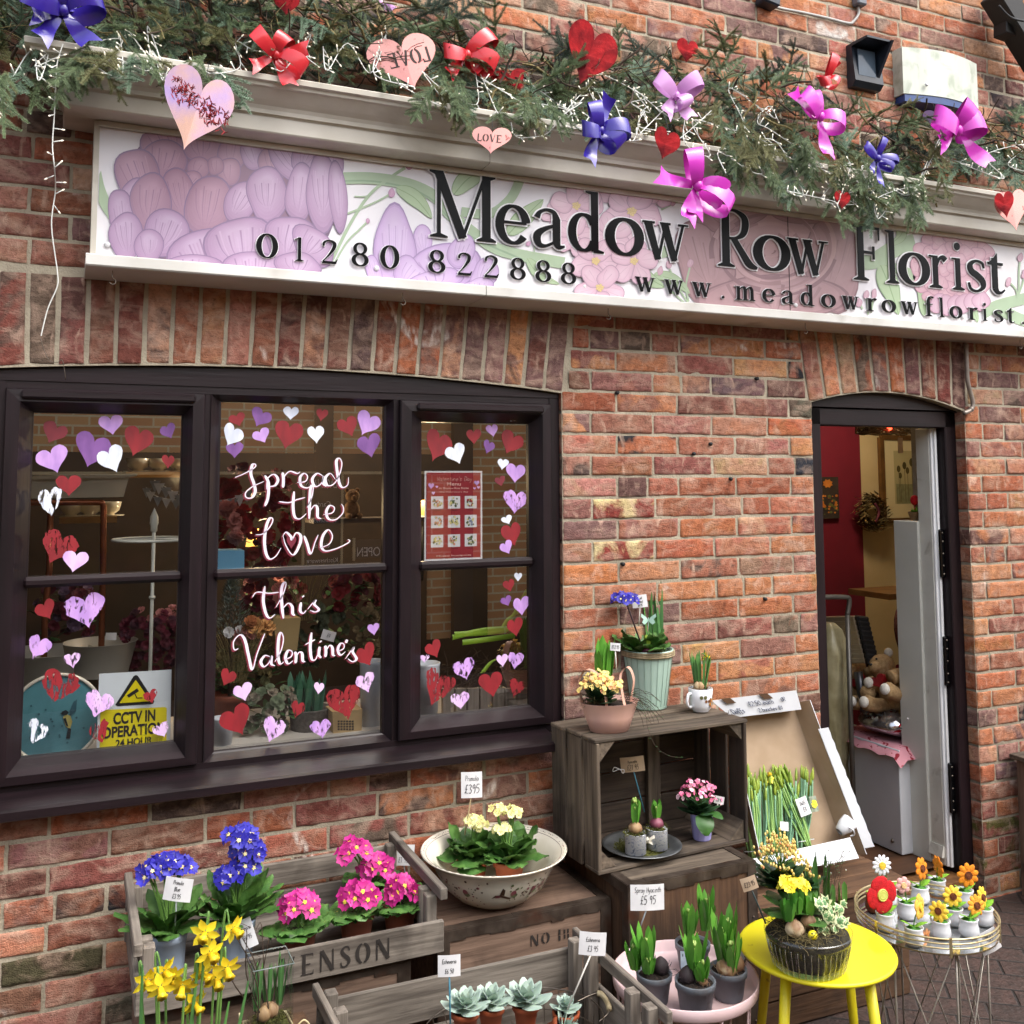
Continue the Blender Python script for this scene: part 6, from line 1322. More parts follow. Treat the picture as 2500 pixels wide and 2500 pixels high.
for i,(lab,x0,y0,x1,y1,ns,sp0,opened) in enumerate((('bunch of daffodil stems with one open flower, leftmost of the bunches in the carton',1260,1790,1225,1320,12,34,1),('bunch of blue green daffodil stems tied with white bands, second in the carton',1310,1760,1300,1340,12,30,0),('bunch of daffodils in tight bud at the centre of the carton',1400,1740,1380,1300,14,36,1),('bunch of daffodil buds right of the centre of the carton',1470,1740,1450,1290,12,34,0),('bunch of daffodil buds crossing the others and leaning left',1610,1720,1450,1270,12,26,0),('bunch of short daffodil buds at the right edge of the carton',1560,1730,1580,1310,10,34,0))):
    c=pd_(x0,y0,.02); t=thing('daffodil_bunch',lab,'flower bunch',tuple(c),0,'bunches of daffodils in the carton'); st,bd,fl=MB(),MB(),MB()
    for k in range(ns):
        f=(k+.5)/ns-.5; o=U(.008,.05); a=pd_(x0+f*sp0*1.3,y0+U(-6,14),o); e=pd_(x1+f*sp0*3.4,y1+U(-45,80)+abs(f)*60,o+U(-.004,.012)); m=(a+e)/2+Vector((U(-.005,.005),0,0))+ux*f*.02; pts=spline([a,m,e],4)
        st.tube([p-c for p in pts],.0034,5); dd=(e-m).normalized()
        if opened and k==ns//3:daffodil(fl,e+dd*.02-c,(-.1,-.5,.8),.024)
        else:bd.tube([e-c,e+dd*.012-c,e+dd*.03-c,e+dd*.045-c],[.003,.0052,.0045,.001],6)
    st.build('stems',mat('stem_pale_green','#9cc06e','#76a35e',60,.45,stretch=(1,1,.1)) if i%2==0 else mat('stem_blue_green','#84ae88','#689678',60,.45,stretch=(1,1,.1)),t); bd.build('buds',BUD,t)
    if fl.v:fl.build('open_flower',[YEL,YT],t)
    b=MB(); q=pd_(x0-10,y0-45,.028)-c; b.tube([q+ux*(.022*math.cos(a))+nf*(.024*math.sin(a)) for a in np.linspace(0,6.283,17)[:-1]],.0012,4,0, False, True); b.build('rubber_band',PAPER,t)
pt=pd_(1600,1460,.06); t=thing('flower_label','plastic label printed with a yellow daffodil stuck in the carton','label',tuple(pt)); b=MB(); w_,h_=.03,.05; vx_=ux; vz_=(-dn*.97+nf*.1).normalized()
q=pd_(1640,1450,.065)-pt; panel(b,[q-vx_*w_/2-vz_*h_/2,q+vx_*w_/2-vz_*h_/2,q+vx_*w_/2+vz_*h_/2,q-vx_*w_/2+vz_*h_/2],.0008,0,0); b.build('card',mat('label_photo_green','#a7b0a0','#6f7d66',60,.3),t); b=MB(); flower(b,q+nf*.002,nf,.014,6,0,0,.0,.05); b.build('printed_flower',YEL,t)
tag('white printed card beside the daffodil label in the carton',pd_(1575,1465,.06),.045,.058,[('Daffs',.6,.2),('£4',.2,.26)],rz=-.1,rx=-.3,ry=-.2)
tag('white card tucked low between the daffodil stems',pd_(1455,1590,.055),.032,.028,[],rz=-.1,rx=-.3,ry=.2)
hdl=thing('mug','white cup lying behind the flap at the foot of the carton','mug',tuple(at(Z1,1800,1625,-.26))); b=MB(); b.lathe([(.012,0),(.018,.004),(.026,.03),(.028,.055),(.025,.055),(.02,.02),(0,.012)],24,M=Matrix.Rotation(R(60),3,'Y')); b.build('cup',WHITE_C,hdl); b=MB(); b.tube(spline([(.02,-.02,.02),(.03,-.035,.012),(.038,-.03,-.006),(.03,-.02,-.012)],5),.0028,6); b.build('handle',WHITE_C,hdl)
nr=at(Z1,1765,1500,.02); t=thing('narcissus_pot','pot of narcissus leaves standing on the doorstep behind the carton','potted plant',(nr.x,.03,.10)); b=MB(); pot(b,(0,0,0),.03,.04,.07,0,.003,1); b.build('pot',[GREYP,SOIL],t); b=MB(); strap_tuft(b,(0,0,.07),14,.42,.010,0,.06,.02,'strap',.04); b.build('leaves',LEAF_N,t)

# ================================================================== pink tray table with hyacinths
zt=.36; tc=Vector((1.533,-.688,zt)); rT=.189
tt=thing('tray_table','small round pink metal tray table with thin wire legs','table',(tc.x,tc.y,0)); b=MB(); PM=mat('pale_pink_tray','#e3c9cc','#d3b5b4',9,.5,dirt='#b08f7e',dscale=9,dlo=.6,dhi=.85)
b.lathe([(0,zt-.004),(rT-.006,zt-.004),(rT,zt+.002),(rT+.002,zt+.028),(rT,zt+.030),(rT-.003,zt+.028),(rT-.006,zt+.004),(rT-.01,zt),(0,zt)],64); b.build('tray',PM,tt); b=MB()
for k in range(3):
    a=k*2.094+.3
    for s in (-.16,.16):b.tube([((rT-.01)*math.cos(a+s),(rT-.01)*math.sin(a+s),zt-.003),((rT-.03)*math.cos(a),(rT-.03)*math.sin(a),.006)],.003,6)
    a2=a+1.047
    for s in (-.2,.2):b.tube([((rT-.02)*math.cos(a2+s),(rT-.02)*math.sin(a2+s),zt-.004),((rT-.04)*math.cos(a2),(rT-.04)*math.sin(a2),.02)],.0025,6)
b.tube([((rT-.03)*math.cos(t),(rT-.03)*math.sin(t),.006) for t in np.linspace(0,6.283,41)[:-1]],.003,6,0, False, True); b.build('wire_legs',PM,tt)
def hyacinth(label,x,y,shoots,bulbs,r1=.046,h=.072):
    base=onZ(*Z5(x,y),zt+.001); v_=Vector((base.x-tc.x,base.y-tc.y,0)); base=base-v_*max(0,1-(rT-r1*.8-.012)/max(v_.length,.001)); t=thing('hyacinth',label,'potted plant',tuple(base),0,'potted hyacinths on the pink tray'); b=MB(); pot(b,(0,0,0),r1*.78,r1,h,0,.003,1,bands=2); b.build('pot',[GREYP,SOIL],t)
    for (bx,by,br_,mt) in bulbs:b=MB(); bulb(b,(bx,by,h+br_*.35),br_,0); hairs(b,(bx,by,h+.008),br_,br_,.006,30,.02,0); b.build('bulb',mt,t)
    for (px,ptop,dy) in shoots:
        top=at(Z5,px,ptop,base.y+dy)-base; b=MB(); L=max(.05,top.z-h-.005); strap_tuft(b,(top.x*.75,dy,h+.008),9,L,.021,0,.26,.007,'blade',.18,.35); bunch(b,(top.x*.8,dy,h+L*.62),.006,.02,14,.005,1); b.build('shoot',[LEAF_H,HYF],t)
    return t
BK=mat('dark_bulb','#33262a','#1d1518',30,.7)
hyacinth('hyacinth at the back of the pink tray, half hidden behind the front pot',850,1290,[(800,690,0),(1000,575,.03)],[(0,.01,.022,BULBM)])
hyacinth('hyacinth with two pale bulbs in the rightmost grey pot on the pink tray',1155,1525,[(1160,720,.02),(1080,800,-.005),(1160,950,-.03)],[(-.016,-.016,.026,BULBM),(.02,-.008,.022,BULBM)],.047,.072)
hyacinth('hyacinth with dark papery bulb in the front grey pot on the pink tray',885,1685,[(860,920,.0),(925,1195,-.022)],[(-.018,.008,.021,BK),(.008,-.022,.012,BULBM)],.049,.078)
hyacinth('hyacinth with a black bulb behind the crate rail, leftmost on the pink tray',520,1560,[(430,935,.0),(310,1040,.02),(440,1190,-.01)],[(.02,0,.022,BK)],.044,.07)
card('white card reading Spray Hyacinth £5.95 on a clear stick',Z5,458,668,300,205,-.60,[('Spray Hyacinth',.70,.2),('£5 95',.25,.32)],rz=-.25,ry=.04,stick=((385,960),'clear'))
card('small black and white plant label in the right hyacinth pot',Z5,1290,1130,62,190,-.70,[],ry=.28,paper=mat('dark_label','#3a3d42','#c8ccd0',90,.4,lo=.45,hi=.5)); card('pale blue plant label between the hyacinth pots on the pink tray',Z5,775,1215,62,150,-.66,[('BULB',.75,.12)],paper=mat('blue_label','#c8d8e4','#a8bccc',40,.4))

# ================================================================== yellow stool and the glass planter
ys=Vector((1.859,-.822,.45)); st_=thing('stool','round bright yellow metal stool with four splayed legs','stool',(ys.x,ys.y,0)); YM=mat('yellow_paint','#ecdf26','#e4d51e',7,.42,dirt='#a8932a',dscale=34,dlo=.64,dhi=.74); b=MB(); rS=.200
b.lathe([(0,.436),(rS-.008,.436),(rS,.440),(rS+.002,.445),(rS-.001,.4495),(rS-.008,.4505),(0,.450)],72); b.build('seat',YM,st_)
for k in range(4):a=R(-72)+k*R(90); b=MB(); b.tube([(rS*.72*math.cos(a),rS*.72*math.sin(a),.437),(rS*1.02*math.cos(a),rS*1.02*math.sin(a),.001)],[.0145,.010],14); b.build('leg',YM,st_)
gb=onZ(*Z9(752,1570),.4515); gp_=thing('glass_planter','fluted glass bowl planted with bulbs, yellow primula and variegated ivy','planter',tuple(gb)); r0g,r1g,hg=.088,.110,.092; b=MB()
fl_= lambda a,z:1+(.022*math.sin(a*30) if .008<z<hg*.8 else 0)
b.lathe([(0,.002),(r0g*.95,0),(r0g,.006),(r0g+(r1g-r0g)*.8,hg*.8),(r1g*.99,hg*.82),(r1g,hg),(r1g-.003,hg)],120,(0,0,0),0, True,fn=fl_)
b.build('glass_bowl',glass_mat('bowl_glass',.10,(.86,.88,.84),.05,.3),gp_); b=MB(); b.lathe([(0,.01),(r0g*.9,.012),(r0g*.95,.02),(r1g*.95,hg*.84),(r1g*.7,hg+.006),(0,hg+.02)],40,fn=lambda a,z:1+.02*math.sin(a*7+z*200)); b.build('dry_moss',mat('dark_peat_moss','#3d3826','#1a150e',60,.95,bump=.8,bscale=120),gp_)
b=MB()
for k in range(40):
    a=k*.15708; b.tube([((r0g+(r1g-r0g)*f+.001)*math.cos(a),(r0g+(r1g-r0g)*f+.001)*math.sin(a),hg*f) for f in (.04,.4,.76)],[.0012,.0022,.0006],5)
b.build('glass_flutes',glass_mat('flute_glass',.34,(.8,.82,.78),.06,.5),gp_)
b=MB(); hairs(b,(-.02,-.02,hg+.01),.075,.07,.012,420,.03,0,.0007); b.build('hay',HAY,gp_)
for (x,y,r_,m_) in ((620,1235,.024,BULBM),(750,1160,.020,BULBM)):
    c=at(Z9,x,y,gb.y-.035)-gb; b=MB(); bulb(b,c,r_,0,.95); b.build('bulb',m_,gp_)
for (x,ytop,yb,w_) in ((560,920,1150,.022),(640,870,1080,.02),(755,890,1090,.02)):
    c0_,c1_=at(Z9,x,yb,gb.y-.035)-gb,at(Z9,x,ytop,gb.y-.035)-gb; b=MB(); strap_tuft(b,c0_,6,(c1_.z-c0_.z)*1.08,w_,0,.2,.006,'strap',.06,.5); b.build('hyacinth_shoot',LEAF_H,gp_)
b=MB()
for q in ((830,470),(870,500),(790,520),(900,560),(1040,790),(1075,830),(1010,800),(960,850)):c=at(Z9,*q,gb.y+.06)-gb; L=max(.06,c.z-hg-.01); leaf(b,(c.x*.97,.05,hg+.01),U(0,6),1.54,1.5,L,.014,7,.35,'strap',0,0,U(-.6,.6))
b.build('narcissus_leaves',LEAF_N,gp_)
pm=at(Z9,600,900,gb.y+.03)-gb; b=MB()
for i in range(13):a=i*2.39996; leaf(b,(pm.x,.02,hg+.03),a,.15+.9*i/13,-.25+.8*i/13,U(.08,.11),.055,8,.2,'obov',.08)
b.build('primula_leaves',LEAF_P,gp_); b=MB(); dome(b,at(Z9,570,830,gb.y)-gb,.024,8,.017,0,0); dome(b,at(Z9,665,845,gb.y)-gb,.022,7,.015,0,0); b.build('primula_flowers',YEL,gp_)
kc=at(Z9,480,720,gb.y+.06)-gb; kalanchoe_bits(gp_,kc+Vector((0,0,-.03)),.062,.125,30,[KY_,KO],24,.07, True); kc=at(Z9,720,720,gb.y+.07)-gb; kalanchoe_bits(gp_,kc+Vector((0,0,-.03)),.03,.05,6,[KY_,KO],10,.05, True)
IVY=mat('ivy_leaf','#6f9a62','#4d7a48',40,.45); IVYE=mat('ivy_edge','#d9dfb2','#c8d09a',30,.5); b=MB()
for i in range(46):
    q=at(Z9,U(850,1110),U(960,1290),gb.y-U(.02,.08))-gb; a=U(0,6.28); d=Vector((U(-.5,.5),-1,U(.1,.8))).normalized(); u_,v_,w_=basis(d); s=U(.010,.018); M=Matrix((u_,v_,w_)).transposed()
    L0=[(0,-1),(.35,-.75),(.95,-.45),(.5,-.1),(.8,.45),(.3,.35),(0,1.1),(-.3,.35),(-.8,.45),(-.5,-.1),(-.95,-.45),(-.35,-.75)]; ca,sa=math.cos(a),math.sin(a)
    for k_,mi,o in ((1.0,1,0),(.72,0,.0006)):b.add([q+M@Vector(((x*ca-y*sa)*s*k_,(x*sa+y*ca)*s*k_,o-.15*s*(x*x+y*y))) for x,y in L0]+[q+M@Vector((0,0,o+.0003))],[(j,(j+1)%12,12) for j in range(12)],mi)
b.build('ivy',[IVY,IVYE],gp_)
b=MB()
for i in range(14):
    p=at(Z9,U(880,1080),U(600,740),gb.y+.05)-gb; q=p+Vector((U(-.03,.06),U(-.03,.03),U(-.01,.06))); b.tube(spline([(p.x*.8,.05,hg),(p+q)/2,q],4),.0006,3,0, False); b.ball(q,.0022,5,4,1)
    leaf(b,(p+q)/2,U(0,6),.3,0,.008,.006,2,.1,'round',0,2)
b.build('wiry_sprigs',[TWIG,PAPER,LEAF_D],gp_)
lbp=at(Z9,790,1288,gb.y-.075); lb=thing('ladybird_ornament','yellow toy ladybird with black spots on the dry moss of the glass bowl','ornament',tuple(lbp)); b=MB(); b.ball((0,0,0),(.0125,.011,.011),16,10); b.build('shell',YM,lb); b=MB()
for k in range(9):d=Vector((U(-1,1),-U(.3,1),U(-.2,1))).normalized(); b.ball((d.x*.0118,d.y*.0105,d.z*.0105),.0016,8,5)
b.ball((.0105,-.004,.001),(.003,.004,.004),10,6); b.build('spots',BLACKM,lb)
card('small brown card reading £23.95 on a dark slanting stick',Z9,190,800,150,118,gb.y-.05,[('£23.95',.3,.36)],ry=-.3,stick=((345,1175),'dark'),paper=MATS['brown_card'])

# ================================================================== brass tray table with crochet flowers
zg=.43; gc=Vector((2.269,-.804,zg)); rG=.1875; gt=thing('tray_table','round mirrored brass gallery tray on a hairpin wire stand','table',(gc.x,gc.y,0)); b=MB(); b.lathe([(0,zg-.004),(rG,zg-.004),(rG,zg)],64); b.lathe([(rG,zg),(0,zg)],64,(0,0,0),1); b.build('tray',[GOLD,mat('mirror','#e4e6e6','#d8dcdc',5,.06,.85)],gt)
for k,zz in enumerate((.014,.026,.038)):b=MB(); b.tube([((rG+.002)*math.cos(t),(rG+.002)*math.sin(t),zg+zz) for t in np.linspace(0,6.283,73)[:-1]],.0022 if k<2 else .0028,8,0, False, True); b.build('gallery_rail',GOLD,gt)
for k in range(6):a=R(-118)+k*1.047; b=MB(); b.box(((rG+.003)*math.cos(a),(rG+.003)*math.sin(a),zg+.017),(.004,.007,.05),0,Matrix.Rotation(a,3,'Z')); b.build('rail_post',GOLD,gt)
b=MB(); GW=mat('grey_wire','#b4aea4','#9a948a',20,.4,.5)
for k in range(6):
    a=k*1.047+.2; b.tube([(.155*math.cos(a),.155*math.sin(a),zg-.004),(.155*math.cos(a),.155*math.sin(a),.004)],.003,6)
    for s in (1.047,):b.tube([(.155*math.cos(a),.155*math.sin(a),zg-.004),(.155*math.cos(a+s),.155*math.sin(a+s),.006)],.0022,6); b.tube([(.155*math.cos(a+s),.155*math.sin(a+s),zg-.004),(.155*math.cos(a),.155*math.sin(a),.006)],.0022,6)
b.tube([(.155*math.cos(t),.155*math.sin(t),.006) for t in [k*1.047+.2 for k in range(6)]],.003,6,0, False, True); b.build('wire_stand',GW,gt)
WOOL_G=mat('green_wool','#8cc63a','#6fa82c',90,.9,bump=.6,bscale=300); WOOL_D=mat('dark_green_wool','#4f8a34','#3c7028',90,.9,bump=.6,bscale=300); WOOL_B=mat('brown_wool','#7a3f1c','#5f2f14',120,.9,bump=.6,bscale=300); WOOL_Y=mat('yellow_wool','#f5d24a','#ecc236',90,.85,bump=.5,bscale=300); WOOL_W=mat('white_wool','#eceef4','#dde0ea',90,.85,bump=.5,bscale=300); WOOL_R=mat('red_wool','#cf1220','#b00c18',90,.85,bump=.5,bscale=300); WOOL_K=mat('pink_wool','#eab8b4','#dfa6a4',90,.85,bump=.5,bscale=300)
def crochet(label,fx,fy,bx,by,r,npet,pm_,cm,d,potm=WHITE_C,leaves=2,extra=None):
    base=onZ(*Z6(bx,by),zg+.0012); t=thing('crochet_flower',label,'ornament',tuple(base),0,'crochet flowers in little pots on the brass tray'); b=MB(); k=1.0
    b.lathe([(.016,0),(.022,.002),(.027,.012),(.026,.024),(.0235,.034),(.0245,.043),(.026,.047),(.0235,.0475),(.0205,.043)],26); b.build('pot',potm,t); b=MB(); b.lathe([(.020,.042),(.012,.047),(0,.049)],14,fn=lambda a,z:1+.06*math.sin(a*6)); b.build('wool_base',WOOL_D,t)
    b=MB(); c=at(Z6,fx,fy,base.y-.004)-base; r*=1.3
    for j in range(leaves):a=R(-20+200*j)+U(-.5,.3); leaf(b,(0,0,.046),a,.85,.15,.042,.027,6,.12,'ov',.04)
    b.build('leaves',WOOL_G,t); b=MB(); b.tube(spline([(0,0,.045),(c.x*.3,c.y*.3,(c.z+.045)/2),c],5),.0016,6); b.build('stem',WOOL_D,t)
    b=MB(); dd=Vector(d).normalized(); u_,v_,w_=basis(dd)
    for j in range(npet):
        a=6.2832*j/npet+.2; q=c+(u_*math.cos(a)+v_*math.sin(a))*r*.62; M=Matrix((u_*math.cos(a)+v_*math.sin(a),v_*math.cos(a)-u_*math.sin(a),w_)).transposed(); b.ball(q,(r*.46,r*2.6/npet,.0035),10,6,0,M)
    b.ball(c+w_*.001,(r*.5,r*.5,.003),10,6,0,Matrix((u_,v_,w_)).transposed()); b.build('flower',pm_,t); b=MB(); M=Matrix((u_,v_,w_)).transposed(); b.ball(c+w_*.0035,(r*.36,r*.36,.004),14,8,0,M)
    for q_ in (.2,.32):b.tube([c+w_*.0062+(u_*math.cos(a)+v_*math.sin(a))*r*q_ for a in np.linspace(0,6.283,13)[:-1]],.0013,5,0, False, True)
    b.build('centre',cm,t); return t
F_=(-.3,-1,.1)
crochet('white crochet daisy with yellow centre at the back left of the brass tray',712,395,770,725,.022,12,WOOL_W,WOOL_Y,F_)
crochet('red crochet poppy in a white pot at the left of the brass tray',712,648,745,950,.036,4,WOOL_R,mat('lime_wool','#d8dc7a','#c4c860',90,.85),(-.1,-1,.05))
crochet('crochet flower in a brown pot beside the red poppy',655,690,655,790,.012,5,WOOL_G,WOOL_G,(-.6,-1,.4),WOOL_B)
crochet('small pink crochet flower in a white pot left of the tray centre',895,565,930,850,.017,6,WOOL_K,mat('peach_wool','#f0cf9a','#e6c088',90,.85),F_)
crochet('orange crochet sunflower standing behind the pink flower',1052,422,1045,715,.023,8,ORA,WOOL_B,(.25,-1,.2))
crochet('orange crochet sunflower turned edge on at the back of the tray',1195,405,1190,650,.023,8,ORA,WOOL_B,(1,-.35,.05))
crochet('largest orange crochet sunflower, at the back right of the tray',1450,480,1425,745,.025,9,ORA,WOOL_B,F_)
crochet('yellow crochet sunflower facing forward near the tray centre',1318,660,1332,905,.021,9,WOOL_Y,WOOL_B,(-.4,-1,.15))
crochet('pale yellow orange crochet flower with ruffled petals at the front of the tray',1035,752,990,1075,.024,5,mat('apricot_wool','#f5c65a','#eab040',40,.85,bump=.5,bscale=300),WOOL_Y,(.45,-1,.1))
crochet('yellow crochet sunflower looking sideways in a round white pot',1200,790,1222,1015,.020,9,WOOL_Y,WOOL_B,(-.9,-.4,.35))
crochet('orange yellow crochet sunflower at the front right of the tray',1520,740,1462,1000,.021,10,mat('amber_wool','#f0ac3a','#e29a2c',90,.85,bump=.5,bscale=300),WOOL_B,(-.1,-1,.2))
crochet('yellow crochet sunflower half behind another at the right edge of the tray',1570,672,1592,905,.022,9,WOOL_Y,WOOL_B,(.35,-1,.15))
card('white card reading PANSIES £6.95 tied to the rail of the brass tray',Z6,1630,1045,190,175,gc.y-.14,[('PANSIES',.62,.2),('£6 95',.18,.24)],ry=-.33,rz=-.25)
# planter edge at the right margin
pe=thing('wooden_planter','wooden planter box with a sloping lid standing at the right edge','planter box',(3.66,-.2,0)); q0=onY(2487,1850,-.06); b=MB()
for k in range(4):plank(b,(q0.x+.02+k*.11,-.31,.0),(q0.x+.124+k*.11,-.29,q0.z-.01))
b.build('front_boards',wood_axis('chest','z'),pe, True); b=MB(); plank(b,(q0.x+.018,-.30,0),(q0.x+.036,-.03,q0.z-.01)); b.build('side_board',wood_axis('chest','z'),pe, True); b=MB(); plank(b,(q0.x-.006,-.33,q0.z-.012),(q0.x+.5,-.02,q0.z+.008)); b.build('lid',wood_axis('dark','x'),pe, True)

# ================================================================== garland on the cornice
FIRS=[mat('fir_blue_green','#7f987f','#587059',60,.6),mat('fir_grey_green','#74885f','#506242',60,.6),mat('fir_olive','#7d7d52','#59592f',60,.65)]
def fir_mesh(seed,m):
    rr=random.Random(seed); mb=MB()
    def twig(p,d,L,up):
        n=max(4,int(L/.0031)); s=d.cross(up).normalized(); pts=[]
        for i in range(n):
            f=i/n; q=p+d*(L*f)+Vector((0,0,-.10*L*f*f)); pts.append(q)
            for sd in (-1,1):
                for tier in (0,1,-.5):
                    ln=.0165*(1-.45*f**3)*rr.uniform(.55,1.15); dr=(s*sd*(1-.35*abs(tier))+d*rr.uniform(.5,1.0)+up*(.10+.7*tier)+Vector((rr.uniform(-.32,.32),rr.uniform(-.32,.32),rr.uniform(-.32,.32)))).normalized(); w=d*.0011
                    mb.add([q-w,q+w,q+dr*ln+w*.5,q+dr*ln-w*.5],[(0,1,2,3)],0)
        mb.tube([pts[0],pts[n//2],pts[-1]],[.0022,.0016,.0009],4,1, False)
    X_,Z_=Vector((1,0,0)),Vector((0,0,1)); twig(Vector((0,0,0)),X_,.34,Z_)
    for k in range(7):
        f=.08+k*.12+rr.uniform(-.03,.03)
        for sd in (-1,1):
            if rr.random()<.18:continue
            L=(.15-.012*k)*rr.uniform(.4,1.15); a=sd*R(rr.uniform(30,66)); d=Vector((math.cos(a),math.sin(a),rr.uniform(-.45,.35))).normalized(); twig(Vector((.34*f,0,-.034*f*f)),d,L,Z_)
    o=mb.build('fir_branch',[m,TWIG]); me=o.data; bpy.data.objects.remove(o); return me
FIRM=[fir_mesh(i,FIRS[i%3]) for i in range(3)]+[fir_mesh(9,FIRS[0])]
gar=thing('fir_garland','thick garland of cut fir branches and twigs laid along the top of the shop sign','garland',(1.8,-.18,2.82))
LOW=[(-60,215),(0,205),(100,150),(200,145),(330,150),(480,175),(560,150),(700,160),(800,190),(900,225),(1000,235),(1100,245),(1200,270),(1300,300),(1400,335),(1500,370),(1600,410),(1700,420),(1760,380),(1830,300),(1900,350),(1980,390)]
UPP=[(-60,-120),(500,-90),(600,-60),(700,-20),(820,0),(900,40),(1000,75),(1150,90),(1280,75),(1400,80),(1480,125),(1600,170),(1720,185),(1850,205),(1980,215)]
kf=2500/1932
def band(x,L): return np.interp(x,[p[0] for p in L],[p[1] for p in L])
rg=random.Random(21); inv=world_of(gar).inverted()
def put_branch(p,q,k,tilt=0.0):
    d=(q-p); L=d.length; d.normalize(); s=d.cross(Vector((0,-.75,.65)).normalized())
    if s.length<.05:s=d.orthogonal()
    s.normalize(); up=s.cross(d); M=Matrix((d,-s,up)).transposed().to_4x4(); M=Matrix.Translation(p)@M@Matrix.Rotation(tilt,4,'X')@Matrix.Diagonal((L/.34,max(.75,L/.36),max(.75,L/.36),1))
    o=bpy.data.objects.new('fir_branch',FIRM[k%4]); COL.objects.link(o); o.parent=gar; o.matrix_local=inv@M; return o
nb=0
for i in range(78):
    x=-40+(i+rg.uniform(-.4,.4))*2020/78; lo,hi=band(x,LOW),band(x,UPP); core=lo+(hi-lo)*rg.uniform(.35,.6); f=rg.uniform(0,1)**.8
    ty=(lo+(hi-lo)*(1-f)) if i%3==0 else (lo+(hi-lo)*f*.55); tx=x+rg.uniform(-75,75); Yc=-.10-.12*rg.random(); Yt=-.34+.26*min(1,max(0,(lo-ty)/(lo-hi)))+rg.uniform(-.04,.04)
    if x<130:Yt,Yc=min(Yt,-.2),-.15
    p,q=onY(x*kf,core*kf,Yc),onY(tx*kf,ty*kf,Yt)
    if (q-p).length<.16:q=p+(q-p).normalized()*.16
    if (q-p).length>.36:q=p+(q-p).normalized()*.36
    put_branch(p,q,i,rg.uniform(-.5,.5)); nb+=1
for (x0,y0,x1,y1,k,Y1) in ((400,120,480,200,0,-.40),(380,140,440,205,1,-.40),(230,90,150,140,2,-.40),(250,100,240,160,0,-.40),(850,170,890,225,0,-.36),(930,190,960,245,1,-.37),(1370,250,1390,330,0,-.38),(1430,280,1410,360,1,-.39),(1500,290,1490,385,0,-.40),(1560,300,1600,440,1,-.40),(1640,330,1650,440,0,-.39),(1720,330,1720,430,1,-.38),(1690,320,1760,420,3,-.38),(1850,250,1800,330,0,-.36),(1330,180,1400,60,1,-.12),(1350,170,1490,120,0,-.12),(1270,120,1330,65,2,-.1),(60,100,10,190,0,-.35),(90,110,60,200,1,-.33),(1910,300,1925,380,0,-.36)):
    put_branch(onY(x0*kf,y0*kf,Y1+.12),onY(x1*kf,y1*kf,Y1),k,rg.uniform(-.3,.3)); nb+=1
tg=MB(); tw2=MB()
for i in range(900):
    x=rg.uniform(-60,1990); lo,hi=band(x,LOW),band(x,UPP); y=lo+(hi-lo)*rg.uniform(.12,.8); p=onY(x*kf,y*kf,rg.uniform(-.26,-.06)); q=[p]; d=Vector((rg.uniform(-1,1),rg.uniform(-.6,.3),rg.uniform(-.6,.6))).normalized()
    for j in range(4):d=(d+Vector((rg.uniform(-.5,.5),rg.uniform(-.5,.3),rg.uniform(-.5,.4)))).normalized(); q.append(q[-1]+d*rg.uniform(.02,.045))
    (tg if i%3 else tw2).tube(q,rg.uniform(.0006,.0024) if i%5 else .004,4,0, False)
props(tg.build('twig_tangle',TWIG,gar, True),kind='stuff'); props(tw2.build('dry_grass',HAY,gar, True),kind='stuff')
# many short loose sprigs fill the pile: nobody could count them, one part
def verts_of(me):v=np.empty(len(me.vertices)*3,'f'); me.vertices.foreach_get('co',v); return v.reshape(-1,3)
V0=[(verts_of(m),[tuple(p.vertices) for p in m.polygons],[p.material_index for p in m.polygons]) for m in FIRM]; ls=MB()
for i in range(210):
    x=rg.uniform(-60,1990); lo,hi=band(x,LOW),band(x,UPP); y=lo+(hi-lo)*rg.uniform(.15,.9); p=onY(x*kf,y*kf,rg.uniform(-.22,-.05)); d=Vector((rg.uniform(-1,1),rg.uniform(-1,.2),rg.uniform(-.5,.8))).normalized()
    s_=d.cross(Vector((rg.uniform(-.3,.3),-.7,.6))).normalized(); M=np.array(Matrix((d,-s_,s_.cross(d))).transposed()); v,f,mi=V0[i%4]; w=(v@(M.T*rg.uniform(.35,.62)))+np.array(p); b0=len(ls.v); ls.v.extend(map(tuple,w.tolist())); ls.f.extend([[q+b0 for q in fc] for fc in f]); ls.m.extend([(0 if k==0 else 2) if i%3 else (1 if k==0 else 2) for k in mi]); ls.sm.extend([False]*len(f)); ls.c.extend([None]*len(f))
for i in range(110):  # back sprigs: their dark green paints in the shade deep in the pile
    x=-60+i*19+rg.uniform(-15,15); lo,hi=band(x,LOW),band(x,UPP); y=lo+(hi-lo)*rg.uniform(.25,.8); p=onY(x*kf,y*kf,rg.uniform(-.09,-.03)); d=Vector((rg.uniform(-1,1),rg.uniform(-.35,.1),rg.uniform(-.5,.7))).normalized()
    s_=d.cross(Vector((rg.uniform(-.3,.3),-.9,.4))).normalized(); M=np.array(Matrix((d,-s_,s_.cross(d))).transposed()); v,f,mi=V0[i%4]; w=(v@(M.T*rg.uniform(.5,.85)))+np.array(p); b0=len(ls.v); ls.v.extend(map(tuple,w.tolist())); ls.f.extend([[q+b0 for q in fc] for fc in f]); ls.m.extend([3 if k==0 else 2 for k in mi]); ls.sm.extend([False]*len(f)); ls.c.extend([None]*len(f))
